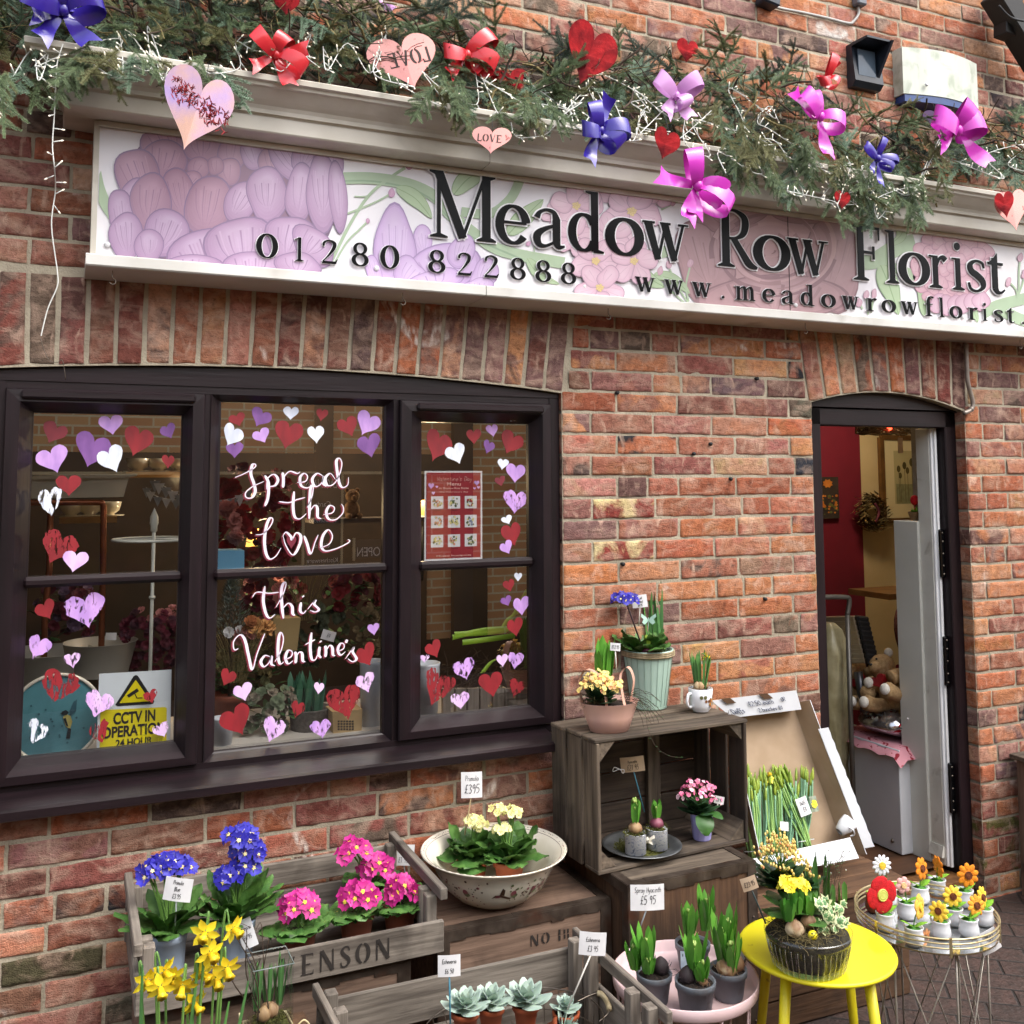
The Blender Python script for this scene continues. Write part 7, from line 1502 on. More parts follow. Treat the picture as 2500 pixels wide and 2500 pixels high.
for i in range(90):
    x=rg.uniform(1340,1780) if i<62 else rg.uniform(810,880) if i<70 else rg.uniform(980,1040) if i<78 else rg.uniform(0,480); lo=band(x,LOW); y=lo-rg.uniform(35,130 if i<62 else 70); p=onY(x*kf,y*kf,rg.uniform(-.37,-.28)); d=Vector((rg.uniform(-.6,.6),rg.uniform(-.5,.05),rg.uniform(-1,-.3))).normalized()
    s_=d.cross(Vector((rg.uniform(-.3,.3),-.9,.4))).normalized(); M=np.array(Matrix((d,-s_,s_.cross(d))).transposed()); v,f,mi=V0[i%4]; w=(v@(M.T*rg.uniform(.35,.55)))+np.array(p); b0=len(ls.v); ls.v.extend(map(tuple,w.tolist())); ls.f.extend([[q+b0 for q in fc] for fc in f]); ls.m.extend([(0 if i%4 else 1) if k==0 else 2 for k in mi]); ls.sm.extend([False]*len(f)); ls.c.extend([None]*len(f))
props(ls.build('loose_sprigs',[FIRS[1],FIRS[2],TWIG,mat('fir_painted_shade','#3f5140','#29372b',60,.7)],gar, True),kind='stuff')
# ---- fairy lights
WCAB=mat('white_cable','#dfe0da','#cfd0ca',10,.5); BULBL=mat('warm_bulb','#fff8e8','#fff0d4',10,.3,emit=.3)
_b=MB(); _b.tube([(0,0,0),(0,0,.02)],.0015,6); _b.tube([(0,0,.02),(0,0,.024),(0,0,.028)],[.0016,.0021,.0010],8,1); _o=_b.build('bulb',[WCAB,BULBL]); BME=_o.data; bpy.data.objects.remove(_o)
def lights(label,pts,gap=.024,bulbs=100,down=0.0):
    t=thing('string_lights',label,'fairy lights',tuple(pts[0])); sp=spline(pts,9); mb=MB(); c0=Vector(pts[0]); mb.tube([p-c0 for p in sp],.0016,5,0, False); mb.build('cable',WCAB,t); acc=0; n=0
    for a,b_ in zip(sp,sp[1:]):
        acc+=(b_-a).length
        if acc>gap and n<bulbs:
            acc=0; n+=1; o=bpy.data.objects.new('bulb',BME); COL.objects.link(o); o.parent=t; o.location=a-c0; tan=(b_-a).normalized(); s=tan.orthogonal().normalized(); d=(s*rg.choice((-1,1))+tan*rg.uniform(-.2,.8)+Vector((0,-.5,rg.uniform(-.6,.5)-down))).normalized(); o.rotation_euler=d.to_track_quat('Z','Y').to_euler()
    return t
def wander(x0,x1,n,f0,f1,Y0):
    P=[]
    for i in range(n):
        x=x0+(x1-x0)*i/(n-1)+rg.uniform(-45,45); lo,hi=band(x,LOW),band(x,UPP); f=f0+(f1-f0)*rg.random(); y=lo+(max(hi,-10)-lo)*f; P.append(onY(x*kf,y*kf,Y0-.30+.22*f+rg.uniform(-.02,.02)))
    return P
dg=[onY(*ZS1(*p),-.30) for p in ((330,230),(300,330),(292,450),(285,600),(275,760),(285,880))]+[onY(*ZS1(*p),-.20) for p in ((290,1000),(270,1180),(300,1420),(300,1500),(250,1620),(215,1760))]
lights('string of fairy lights hanging down the bricks at the left end of the sign',dg,.03,14)
wr=[onY(*ZS1(*p),-.03) for p in ((212,1770),(230,1830),(260,1890),(300,1900),(328,1890),(345,1990),(340,1960))]; b=MB(); b.tube(spline(wr,5),.001,4,0, False); props(b.build('loose_wire',STEEL),'thin loose wire end dangling in front of the window head','wire')
lights('fairy lights along the left end of the garland, over the blue bow',wander(-20,330,16,-.05,.7,-.04),.022,95); lights('fairy lights looped over the mirror heart at the left of the cornice',wander(170,620,18,-.02,.6,-.04),.022,95)
lights('fairy lights between the red bow and the big rose gold heart',wander(600,960,15,.0,.7,-.04),.022,90); lights('fairy lights tangled round the purple bow in the middle of the garland',wander(940,1330,18,.0,.5,-.05),.020,98); lights('fairy lights bunched under the pink bows right of the middle',wander(1250,1660,18,.05,.7,-.06),.020,98); lights('fairy lights at the right end of the garland below the white alarm box',wander(1600,1960,17,.02,.7,-.05),.021,96)
lights('fairy lights spilling over the drooping fir below the hot pink bows',wander(1380,1720,20,-.05,.45,-.09),.019,98); lights('fairy lights woven under the red foil heart',wander(1000,1260,16,.1,.75,-.03),.02,90)
lights('short run of fairy lights drooping beside the little LOVE heart',[onY(*ZS2(*p),-.34) for p in ((960,640),(985,715),(1060,720),(1150,700),(1230,610),(1290,560))],.02,20)
# ---- ribbon bows
RIB={'blue':mat('violet_blue_ribbon','#3b2aa0','#31228a',8,.22,coat=.4),'red':mat('red_ribbon','#d8333c','#c92a34',8,.25,coat=.4),'pink':mat('hot_pink_ribbon','#d63fc4','#c733b4',8,.25,coat=.4),'pale':mat('orchid_ribbon','#d9a2dc','#cc90d0',8,.25,coat=.4)}
def bow(label,x,y,w,col,Y,loops,tails,rw=.05):
    c=onY(x*kf,y*kf,Y); t=thing('ribbon_bow',label,'bow',tuple(c)); S=sz(c,w*kf)/2; rw=rw*S/.095; m=RIB[col]
    for (ang,L,tw) in loops:
        a=R(ang); d=Vector((math.cos(a),0,math.sin(a))); pr=Vector((-math.sin(a),0,math.cos(a))); mb=MB(); rows=[]
        for i in range(15):
            s=i/14; o=L*S*(1-math.cos(6.2832*s))/2; y_=-.55*rw*math.sin(6.2832*s)-.004; ww=rw*(.30+.70*math.sin(math.pi*s)**.6)*.5; q=d*o+Vector((0,y_-.25*o,0))+pr*(.25*rw*math.sin(6.2832*s)); pp_=(pr+Vector((0,tw,0))).normalized(); rows.append([q-pp_*ww,q+Vector((0,-.003,0)),q+pp_*ww])
        mb.strip(rows,0, True); mb.build('loop',m,t)
    for (ang,L,bend) in tails:
        a=R(ang); mb=MB(); rows=[]; p=Vector((0,-.003,0)); n=9
        for i in range(n+1):
            f=i/n; aa=a+R(bend)*f; d=Vector((math.cos(aa),-.25+.3*math.sin(f*4),math.sin(aa))); p=p+d*(L*S/n); pr=Vector((-math.sin(aa),.35*math.cos(f*5),math.cos(aa))).normalized(); ww=rw*(.35+.6*f)*.5; rows.append([p-pr*ww,p+Vector((0,-.003*math.sin(f*7),0)),p+pr*ww+(Vector((d.x,0,d.z))*rw*.35 if i==n else Vector())])
        mb.strip(rows,0, True); mb.build('tail',m,t)
    mb=MB(); mb.ball((0,-.012*S/.095,0),(.014*S/.095,.012*S/.095,.016*S/.095),12,8); mb.build('knot',m,t); return t
bow('violet blue bow at the far left end of the garland',120,22,160,'blue',-.32,[(165,.9,.2),(20,.9,-.2),(100,.7,0)],[(235,.8,10),(300,.8,20),(200,.6,0)])
bow('red satin bow at the left of the garland above the cornice',520,105,118,'red',-.30,[(140,.95,.2),(60,.7,0),(-30,1.0,-.2)],[(215,.8,0),(-70,.9,10),(20,.9,0)])
bow('red satin bow beside the large rose gold heart',880,105,115,'red',-.24,[(185,.9,0),(40,1.1,.2),(-20,1.0,-.2)],[(225,.9,10),(-40,.6,0)])
bow('small lilac ribbon end at the top edge of the picture',712,-4,70,'pale',-.2,[(150,.8,0)],[(-50,.9,30)]); bow('pale orchid bow right of the red foil heart',1272,182,115,'pale',-.30,[(150,.95,.2),(35,1.05,-.1),(-60,.5,0)],[(235,.7,10),(-55,.75,10)])
bow('violet blue bow hanging over the middle of the cornice',1130,248,120,'blue',-.42,[(110,.9,0),(5,.95,.2),(-40,.8,-.2),(185,.7,0)],[(240,1.0,15),(70,1.0,10)])
bow('hot pink bow drooping over the letters, lowest of the bows',1312,352,145,'pink',-.44,[(105,.95,.1),(-35,1.05,.2),(-20,.8,-.3)],[(175,1.1,0),(245,.9,10),(-100,.7,5)])
bow('small red bow standing up by the black floodlight',1560,148,75,'red',-.22,[(75,1.2,0),(210,.7,0),(-40,.6,.2)],[(60,1.0,0)]); bow('hot pink bow right of the middle with one tail hanging down',1543,222,120,'pink',-.34,[(140,1.0,.1),(115,.8,-.2),(-15,.85,.2)],[(150,1.1,0),(-75,1.1,-10)])
bow('violet blue bow among the drooping fir at the right',1652,300,92,'blue',-.42,[(150,.9,.1),(70,.9,0),(0,.95,.2),(-30,.8,0)],[(-80,1.0,-10),(235,.6,10)],.03); bow('hot pink bow under the white alarm box',1800,248,145,'pink',-.34,[(165,.95,.1),(60,.8,-.1),(15,.8,.2)],[(-35,1.1,-5),(215,.7,0)])
# ---- foil hearts
FOIL={'pink':mat('lilac_mirror_foil','#b89ac0','#d8a890',9,.16,.9,bump=.5,bscale=16),'rose':mat('rose_gold_foil','#d99c90','#cf8e86',5,.22,.8,dirt='#8a4a48',dscale=40,dlo=.66,dhi=.72),'red':mat('red_foil','#8f1a1c','#4d0a0e',14,.22,.85,bump=.8,bscale=30),'dark':mat('purple_foil','#4a3850','#3a2c42',6,.3,.8)}
G['L']=(.58,[stem(.15,0,1,.14),('p',[(.15,0),(.54,0),(.55,.24),(.50,.24),(.46,.08),(.15,.08)])])
def foil(label,x,y,w,h,rot,col,Y,rz=-.3,rx=0.0,text=None,mirror=False,splash=False,fold=.12):
    c=onY(x*kf,y*kf,Y); W,H=sz(c,w*kf),sz(c,h*kf); t=thing('foil_heart',label,'heart decoration',tuple(c),rot=(rx,0,rz)); mb=MB(); ca,sa=math.cos(R(rot)),math.sin(R(rot)); O=heart_outline(44,0,int(x))
    f= lambda a,b_,o=0.0:Vector(((a*ca-b_*sa)*W/2,-o+fold*abs(a)*W*.25,(a*sa+b_*ca)*H/2))
    for k_,i in enumerate(O): pass
    n=len(O); vs=[f(*p) for p in O]+[f(0,p[1]*.6) for p in O]; cen=[f(0,.1),f(0,.1,-.0012)]
    mb.add([f(*p) for p in O]+[f(a*.5,b_*.5+.05) for a,b_ in O]+[f(0,.05)],[(i,(i+1)%n,n+(i+1)%n,n+i) for i in range(n)]+[(n+i,n+(i+1)%n,2*n) for i in range(n)],0)
    mb.add([f(*p,-.0014) for p in O]+[f(0,.05,-.0014)],[((i+1)%n,i,n) for i in range(n)],0); mb.add([f(*p) for p in O]+[f(*p,-.0014) for p in O],[(i,(i+1)%n,n+(i+1)%n,n+i) for i in range(n)],0); mb.build('heart',FOIL[col],t)
    if text:
        mb=MB(); hgt=.46 if not splash else .4; x_=-.72; s_=-1 if mirror else 1
        for ch in text:glyph(mb,ch, lambda a,b_,o,x_=x_:f(s_*(x_+a*hgt*.95),-.12+b_*hgt,.001+o),0,0,.0006); x_+=(G[ch][0]+.02)*hgt*.95
        mb.build('cut_out_letters',mat('dark_cut','#4a3a36','#2d2422',30,.7),t)
    if splash:
        mb=MB()
        for k in range(150):a,b_=rg.uniform(-.75,.85),rg.uniform(-.05,.35); b_-=.35*a*.4; d=rg.uniform(0,6.28); mb.tube([f(a,b_,.001),f(a+.12*math.cos(d),b_+.12*math.sin(d),.006)],.0012,3,0, False)
        mb.build('red_tinsel',REDM,t)
    mb=MB(); mb.tube([f(0,.72),f(0,.72)+Vector((.0,.03,.05))],.001,4,0, False); mb.build('hanging_thread',BLACKM,t); return t
foil('large lilac mirror heart with red tinsel hanging from the left cornice',370,208,140,190,-20,'pink',-.41,splash=True); foil('large rose gold heart with mirrored LOVE letters beside the red bow',766,116,138,126,16,'rose',-.28,text='LOVE',mirror=True)
foil('small red foil heart at the top edge of the garland',540,8,50,50,0,'red',-.2); foil('lilac and red foil heart half buried right of the red bow',966,158,80,70,10,'red',-.2); foil('little rose gold heart reading LOVE under the cornice',928,264,80,62,-4,'rose',-.43,text='LOVE')
foil('tallest red foil heart in the middle of the garland',1112,104,108,150,-24,'red',-.24); foil('small red foil heart against the upper bricks',1297,96,42,56,-10,'red',-.12); foil('dark red foil heart hanging above the hot pink bow',1256,272,56,74,-18,'red',-.36)
foil('small dark red foil heart hidden in the drooping fir',1590,378,34,44,-10,'red',-.37); foil('purple foil heart behind the bow under the alarm box',1768,226,60,44,0,'dark',-.22); foil('rose gold heart at the right margin above the letters',1912,396,74,92,8,'rose',-.40); foil('small red foil heart at the right margin beside the rose gold one',1896,386,42,60,10,'red',-.415)

# ================================================================== things on the upper wall
def rb(px0,py0,px1,py1,Y):a,c=onY(px0,py0,Y),onY(px1,py1,Y); return a,c
a,c=onY(*ZS3(1015,232),-.02),onY(*ZS3(1170,485),-.02); fd=thing('floodlight','black angular outdoor floodlight fixed to the upper bricks','light',((a.x+c.x)/2,0,c.z)); b=MB(); w_,h_=c.x-a.x,a.z-c.z
b.prism([(0,0),(-.03,0),(-.05,.02),(-.03,h_),(0,h_)], lambda p,q:(-w_/2,p,q), lambda p,q:(w_/2,p,q)); b.build('housing',mat('floodlight_blue_black','#1c2430','#141a24',8,.4),fd); b=MB(); b.prism([(-.03,h_),(-.13,h_-.005),(-.035,.03)], lambda p,q:(w_/2-.03,p,q), lambda p,q:(w_/2-.018,p,q)); b.prism([(-.03,h_+.002),(-.12,h_-.002),(-.12,h_-.01),(-.03,h_-.012)], lambda p,q:(-w_/2,p,q), lambda p,q:(w_/2-.03,p,q)); b.build('hood',MATS['floodlight_blue_black'],fd); b=MB(); b.box((-.01,-.045,h_*.55),(w_*.6,.006,h_*.6)); b.build('lens',mat('lamp_lens','#4a5866','#38444f',8,.12),fd)
a,c=onY(*ZS3(1330,325),-.09),onY(*ZS3(1730,555),-.09); al=thing('alarm_box','white alarm bell box with green stains and a blue base on the upper bricks','alarm box',((a.x+c.x)/2,0,c.z)); w_,h_=c.x-a.x,(onY(*ZS3(1500,320),-.09).z-onY(*ZS3(1500,560),-.09).z); b=MB()
pr_=[(-w_/2+w_*i/12,-.055-.035*math.sin(math.pi*i/12)) for i in range(13)]+[(w_/2,0),(-w_/2,0)]; b.prism(pr_, lambda p,q:(p,q,.0), lambda p,q:(p,q,h_)); b.build('cover',mat('alarm_white','#cdd2c6','#c0c5b8',6,.5,dirt='#7d8a70',dscale=11,dlo=.52,dhi=.78,stretch=(3,1,.5)),al); b=MB(); b.prism([(p*.96,q*.96) for p,q in pr_], lambda p,q:(p,q,-.03), lambda p,q:(p,q,-.001)); b.build('base',mat('alarm_blue','#2a4a86','#223c70',6,.3),al)
b=MB(); b.tube([(-w_*.28,-.086,.04),(-w_*.28,-.092,.04)],.008,12); b.build('screw',PAPER,al)
cw=[onY(*ZS3(*p),-.012) for p in ((560,10),(640,40),(780,68),(900,95),(1010,122),(1040,110),(1065,70),(1060,20),(1055,-20))]; b=MB(); b.tube(spline(cw,6),.006,8,0, False); props(b.build('cable',mat('grey_cable','#b5b4b0','#9a9894',10,.5)),'pale grey cable clipped along the upper bricks to a junction','cable')
jb=onY(*ZS3(1070,2),-.02); b=MB(); b.box(jb,(.05,.04,.05),0, None,.006); props(b.build('junction_box',mat('grey_box','#6a6e76','#5a5e66',10,.5)),'small grey junction box at the end of the pale cable','junction box')
jb=onY(*ZS3(595,10),-.03); b=MB(); b.box(jb+Vector((0,0,.03)),(.08,.06,.1),0,Matrix.Rotation(.15,3,'Y'),.006); props(b.build('camera_bracket',mat('navy_metal','#22303e','#182430',10,.4)),'dark blue metal bracket cut off by the top edge','bracket')
gb_=thing('gable_board','black sloping timber board and bracket at the top right corner','roof timber',tuple(onY(*ZS3(1870,150),-.1))); b=MB(); p0,p1=onY(*ZS3(1780,-40),-.12),onY(*ZS3(2010,330),-.12); b.bar(p0,p1,.10,.10,0,(0,1,0),.004); b.build('sloping_board',TIMB,gb_, True); b=MB(); p0,p1=onY(*ZS3(1850,-30),-.10),onY(*ZS3(1848,200),-.10); b.bar(p0,p1,.10,.07,0,(0,1,0),.004); b.build('upright_post',TIMB,gb_, True); b=MB(); b.tube(spline([onY(*ZS3(*p),-.2) for p in ((1800,30),(1860,90),(1930,110))],5),.005,6); b.build('loose_cable',BLACKM,gb_, True)
pv=[onY(*ZD(*p),-.022) for p in ((633,60),(636,150),(640,190),(655,250),(650,275),(625,288))]; b=MB(); b.tube(spline(pv,6),.009,10); b.ball(pv[-2],.012,10,8); b.ball(pv[0],.011,10,8); props(b.build('conduit_pipe',mat('painted_steel_pipe','#9a9086','#7d736a',16,.4,.4)),'thin painted steel conduit bent down beside the door arch','pipe')
for (x,y) in ((472,395),(1440,297),(1118,750),(1258,992),(512,1583),(1498,1825),(1003,818)):
    q=onY(*zoom(1340,820,.35197)(x,y),-.004); b=MB(); b.tube([q+Vector((0,.01,0)),q+Vector((0,-.008,0))],.0065,8); props(b.build('wall_plug',BLACKM),'small dark screw plug set in the mortar between the window and the door','wall plug','screw plugs left in the brickwork')

# ================================================================== window display
def wat(tf,x,y,Y): return onY(*tf(x,y),Y)
def simple(name,label,cat,mb,m,kind=None): return props(mb.build(name,m),label,cat)
def poly_box(mb,tf,pts,Y,dep,mi=0):
    P=[wat(tf,*p,Y) for p in pts]; mb.prism([(p.x,p.z) for p in P], lambda a,b:(a,Y+dep,b), lambda a,b:(a,Y,b),mi)
# left light
t=thing('planter_trough','white plastic window trough resting on a copper rail in the left light','trough',tuple(wat(ZA,600,1090,.42))); b=MB()
poly_box(b,ZA,[(-60,925),(1090,900),(1040,1080),(-40,1100)],.42,.14); poly_box(b,ZA,[(-80,905),(1160,884),(1150,905),(1080,918),(-70,940)],.405,.17); b.build('trough',mat('cream_plastic','#d8d4c2','#cac6b2',5,.4),t, True); b=MB(); poly_box(b,ZA,[(790,970),(965,962),(962,1000),(788,1008)],.417,.006); b.build('raised_panel',MATS['cream_plastic'],t, True)
COP=mat('copper_pipe','#a0664a','#7d4b35',14,.3,.9); t=thing('copper_rail','copper pipe rail with two uprights in the left light','rail',tuple(wat(ZB,850,1000,.36))); b=MB()
b.tube(spline([wat(ZA,-40,1130,.36),wat(ZA,400,1128,.36),wat(ZA,800,1128,.36),wat(ZA,862,1135,.36),wat(ZA,872,1190,.36)],6)+[wat(ZA,868,1700,.36),wat(ZB,848,850,.36),wat(ZB,846,1300,.36)],.0095,10); b.build('rail',COP,t, True); b=MB(); b.tube([wat(ZA,425,1135,.36),wat(ZA,415,1700,.36),wat(ZB,380,300,.36),wat(ZB,350,1500,.36)],.0095,10); b.build('upright',COP,t, True)
t=thing('display_stand','slim white metal stand with pointed finial and ring in the left light','stand',tuple(wat(ZB,1280,1000,.30))); WM=mat('white_enamel','#d9dcd2','#c8cbc0',6,.35); c=wat(ZA,1298,1300,.30); b=MB(); b.tube([(c.x,.30,c.z),(c.x,.30,.91)],.0055,10); zf=wat(ZA,1298,1170,.3).z; b.lathe([(.003,-.05),(.010,-.045),(.010,-.03),(.013,-.02),(.012,0),(.004,.018),(0,.028)],14,(c.x,.30,zf-.028)); zr=wat(ZB,1290,200,.3).z; b.lathe([(.009,-.004),(.010,0),(.009,.004)],12,(c.x,.30,zr)); b.build('pole',WM,t, True)
zr=wat(ZA,1290,1437,.3).z; b=MB(); b.tube([(c.x+.12*math.cos(a),.30+.12*math.sin(a),zr) for a in np.linspace(0,6.283,41)[:-1]],.004,8,0, False, True); b.tube([(c.x-.12,.30,zr),(c.x+.12,.30,zr)],.003,6); b.build('ring',WM,t, True)
def shelf(label,tf,x0,x1,y,Y,n,ph):
    a,c_=wat(tf,x0,y,Y),wat(tf,x1,y,Y); t=thing('shelf',label,'shelf',((a.x+c_.x)/2,Y,a.z)); b=MB(); b.box(((a.x+c_.x)/2,Y+.08,a.z-.01),(c_.x-a.x,.18,.02)); b.build('board',mat('shelf_pine','#b08a58','#94703f',12,.6),t, True)
    for k in range(n):
        xx=a.x+(c_.x-a.x)*(k+.6)/n; cr=thing('tea_cup','cream china cup standing on the shelf: '+('upper shelf at the back' if ph else 'lower shelf by the copper rail'),'cup',(xx,Y+.06,a.z),0,'cream cups on the shelves inside'); b=MB(); b.lathe([(.05,.002),(.052,.005),(.02,.004),(.018,.008),(.034,.02),(.042,.05),(.04,.05),(.03,.02),(0,.014)],20); b.build('cup',CHINA,cr)
shelf('pine shelf with cream cups at the back of the left light',ZA,1060,1600,870,.85,3,1); shelf('low pine shelf behind the copper rail',ZA,500,985,1255,.70,3,0)
def bunting(label,tf,pts,Y,n,s=.026):
    P=spline([wat(tf,*p,Y) for p in pts],8); t=thing('bunting',label,'bunting',tuple(P[0])); b=MB(); b.tube(P,.001,4,0, False); b.build('cord',PAPER,t, True)
    for k in range(n):
        p=P[int((k+.5)/n*(len(P)-1))]; b=MB(); b.add([(p.x-s*.7,Y-.002,p.z),(p.x+s*.7,Y-.002,p.z),(p.x,Y+.004,p.z-s*1.5)],[(0,1,2)],k%2); b.build('pennant',[mat('grey_felt','#8f9296','#7c7f84',50,.9),mat('pale_felt','#c4c6ca','#b2b4b8',50,.9)],t, True)
bunting('grey felt bunting strung across the back of the left light',ZA,[(1300,940),(1400,1000),(1540,1080)],.55,5); bunting('second string of grey bunting lower in the left light',ZA,[(1230,1000),(1330,1080),(1520,1110)],.57,5,.022); bunting('grey bunting at the left of the middle light',ZC,[(165,655),(240,645),(330,600)],.5,5)
def flower_mass(name,label,c,rx,ry,rz,n,mats,fr=.022,npet=6,leafm=None):
    t=thing(name,label,'flowers',tuple(c)); f=MB()
    for i in range(n):
        d=Vector((U(-1,1),U(-1,.3),U(-1,1)))
        if d.length>1:d.normalize()
        p=Vector((d.x*rx,d.y*ry,d.z*rz)); q=(d+Vector((0,-.6,.1))).normalized(); m=rnd.randrange(len(mats))
        for k,s in ((0,1),(1,.72),(2,.45)):flower(f,p+q*(k*.004),q,fr*s*U(.8,1.2),npet,m, None,.05,.35+.25*k)
    f.build('flower_heads',mats,t)
    if leafm:
        l=MB()
        for i in range(n):d=Vector((U(-1,1),U(-.6,.4),U(-1,.6))); leaf(l,(d.x*rx,d.y*ry,d.z*rz),U(0,6.28),U(-.3,1.2),U(-.8,.5),.05,.02,4,.2,'ov')
        l.build('leaves',leafm,t)
    return t
BURG=mat('burgundy_petal','#6a1c30','#471020',30,.7); DRED=mat('dark_red_petal','#8a1524','#5c0c16',30,.7); ROSE=mat('dusty_rose_petal','#c98a84','#b4716c',30,.7)
flower_mass('dried_flowers','mound of dried burgundy flowers behind the CCTV notice',wat(ZB,1270,560,.45),.10,.08,.10,90,[BURG,BURG,mat('plum_petal','#4a2030','#331420',30,.8)],.016)
flower_mass('silk_flowers','pink silk flower tops above the burgundy mound',wat(ZB,1330,330,.46),.07,.04,.015,12,[ROSE],.014)
flower_mass('silk_roses','wall of dark red silk roses at the left of the middle light',wat(ZC,330,760,.62),.16,.08,.20,80,[DRED,DRED,BURG],.03,6,LEAF_D)
for q,lb_ in (((222,690),'peach silk dahlia above the big dusty rose'),((245,755),'coral silk dahlia in the middle of the dark roses'),((256,835),'large dusty pink silk rose at the left of the middle light'),((200,690),'small coral silk dahlia at the pane edge')):flower_mass('silk_flower',lb_,wat(ZC,*q,.50),.006,.004,.006,4,[ROSE],.026)
t=thing('plastic_tub','cloudy clear plastic tub behind the left light','tub',tuple(wat(ZB,835,850,.42))); TUB=mat('cloudy_plastic','#b8b4aa','#a5a198',4,.3,trans=.35); b=MB(); b.lathe([(.085,0),(.108,.10),(.112,.102),(.106,.102),(.084,.004),(0,.004)],32); b.build('tub',TUB,t)
t=dup(t,wat(ZB,380,1000,.46),0,'taller cloudy plastic tub at the left edge, behind the bird plate',scale=1.25)
# bird plate
c=wat(ZB,470,1215,.17); t=thing('bird_plate','round teal plate painted with a blue tit, rim pale','plate',tuple(c)); rP=sz(c,370*.28986); b=MB(); b.prism([(rP*.96*math.cos(a),rP*.96*math.sin(a)) for a in np.linspace(0,6.283,49)[:-1]], lambda p,q:(p,.008,q), lambda p,q:(p,-.003,q)); b.build('plate',mat('teal_glaze','#5f98a2','#457a86',5,.45,dirt='#3b6a76',dscale=8),t); b=MB(); b.tube([(rP*.97*math.cos(a),-.006,rP*.97*math.sin(a)) for a in np.linspace(0,6.283,61)[:-1]],.005,8,0, False, True); b.build('rim',CHINA,t)
b=MB()
def pp2(pts,mi,o):b.add([tuple(wat(ZB,x,y,.17-.006-o)-c) for x,y in pts],[tuple(range(len(pts)))],mi)
pp2([(530,1210),(560,1185),(595,1200),(610,1250),(590,1310),(555,1290)],0,.0005); pp2([(520,1165),(555,1150),(580,1170),(560,1195),(525,1190)],1,.001); pp2([(505,1180),(530,1172),(528,1186)],1,.0012); pp2([(575,1300),(600,1310),(590,1390),(555,1390)],1,.0006); pp2([(590,1200),(640,1160),(650,1060),(620,1080),(585,1160)],2,.0008); pp2([(535,1225),(555,1215),(575,1290),(560,1285)],1,.0014)
for k in range(22):x,y=U(240,760),U(1080,1440); pp2([(x,y),(x+14,y-9),(x+22,y+4),(x+8,y+12)],3,.0004)
b.build('painted_bird',[mat('bird_yellow','#b9b06a','#a39a58',30,.4),mat('bird_black','#1d2a30','#141d22',30,.4),mat('bird_wing','#3f6470','#325460',30,.4),mat('spray_teal','#2f606c','#27525e',30,.4)],t)
# CCTV notice
t=thing('cctv_notice','white and yellow CCTV IN OPERATION 24 HOUR notice inside the left light','sign',tuple(wat(ZB,1130,1450,.085))); YN=.085
def np_(pts,o): return [tuple(Vector((0,-o,0))+wat(ZB,x,y,YN)) for x,y in pts]
b=MB(); b.add(np_([(835,845),(1445,810),(1432,1500),(812,1530)],0),[(0,1,2,3)],0); b.add(np_([(845,1160),(858,1150),(1390,1125),(1405,1138),(1400,1500),(838,1525)],.0008),[tuple(range(6))],1); b.build('plate',[mat('notice_white','#dfe8ec','#d4dde2',4,.4),mat('notice_yellow','#e6d81e','#d8ca18',4,.4)],t, True)
b=MB(); b.add(np_([(1142,855),(1160,860),(1300,1075),(1290,1098),(990,1118),(972,1105),(1125,865)],.001),[tuple(range(7))],0); b.add(np_([(1143,895),(1268,1075),(1005,1092)],.0018),[(0,1,2)],1); b.add(np_([(1068,1025),(1155,965),(1170,990),(1085,1045)],.0026),[(0,1,2,3)],0); b.add(np_([(1130,1010),(1138,1006),(1155,1044),(1200,1042),(1200,1050),(1150,1052)],.0026),[tuple(range(6))],0); b.build('warning_triangle',[BLACKM,MATS['notice_yellow']],t, True)
def text_obj(name,s,P,h,m,parent,bold=0.0,width=None,align='CENTER'):
    cu=bpy.data.curves.new('t','FONT'); cu.body=s; cu.size=1.0; cu.align_x=align; cu.offset=bold; o=bpy.data.objects.new('t',cu); COL.objects.link(o); bpy.context.view_layer.update(); me=o.to_mesh(); vs=[v.co.copy() for v in me.vertices]; fs=[tuple(p.vertices) for p in me.polygons]; o.to_mesh_clear(); bpy.data.objects.remove(o); bpy.data.curves.remove(cu)
    xs_=[v.x for v in vs]; k=h/.73; kx=k if not width else width/(max(xs_)-min(xs_)); b=MB(); b.add([P(v.x*kx,v.y*k) for v in vs],fs); return b.build(name,m,parent, True)
def nrow(y0,x0,x1,ang):
    a,c_=wat(ZB,x0,y0,YN),wat(ZB,x1,y0+ang,YN); m_=(a+c_)/2; return lambda x,z:Vector((m_.x+x,YN-.0016,m_.z+z)),c_.x-a.x
for s,y,x0,x1,cap in (('CCTV IN',1258,955,1308,95),('OPERATION',1368,858,1390,92),('24 HOUR',1452,970,1280,62)):
    P,w_=nrow(y,x0,x1,-12); text_obj('lettering',s,P,abs(wat(ZB,1000,y,YN).z-wat(ZB,1000,y-cap,YN).z),BLACKM,t,.035,w_)
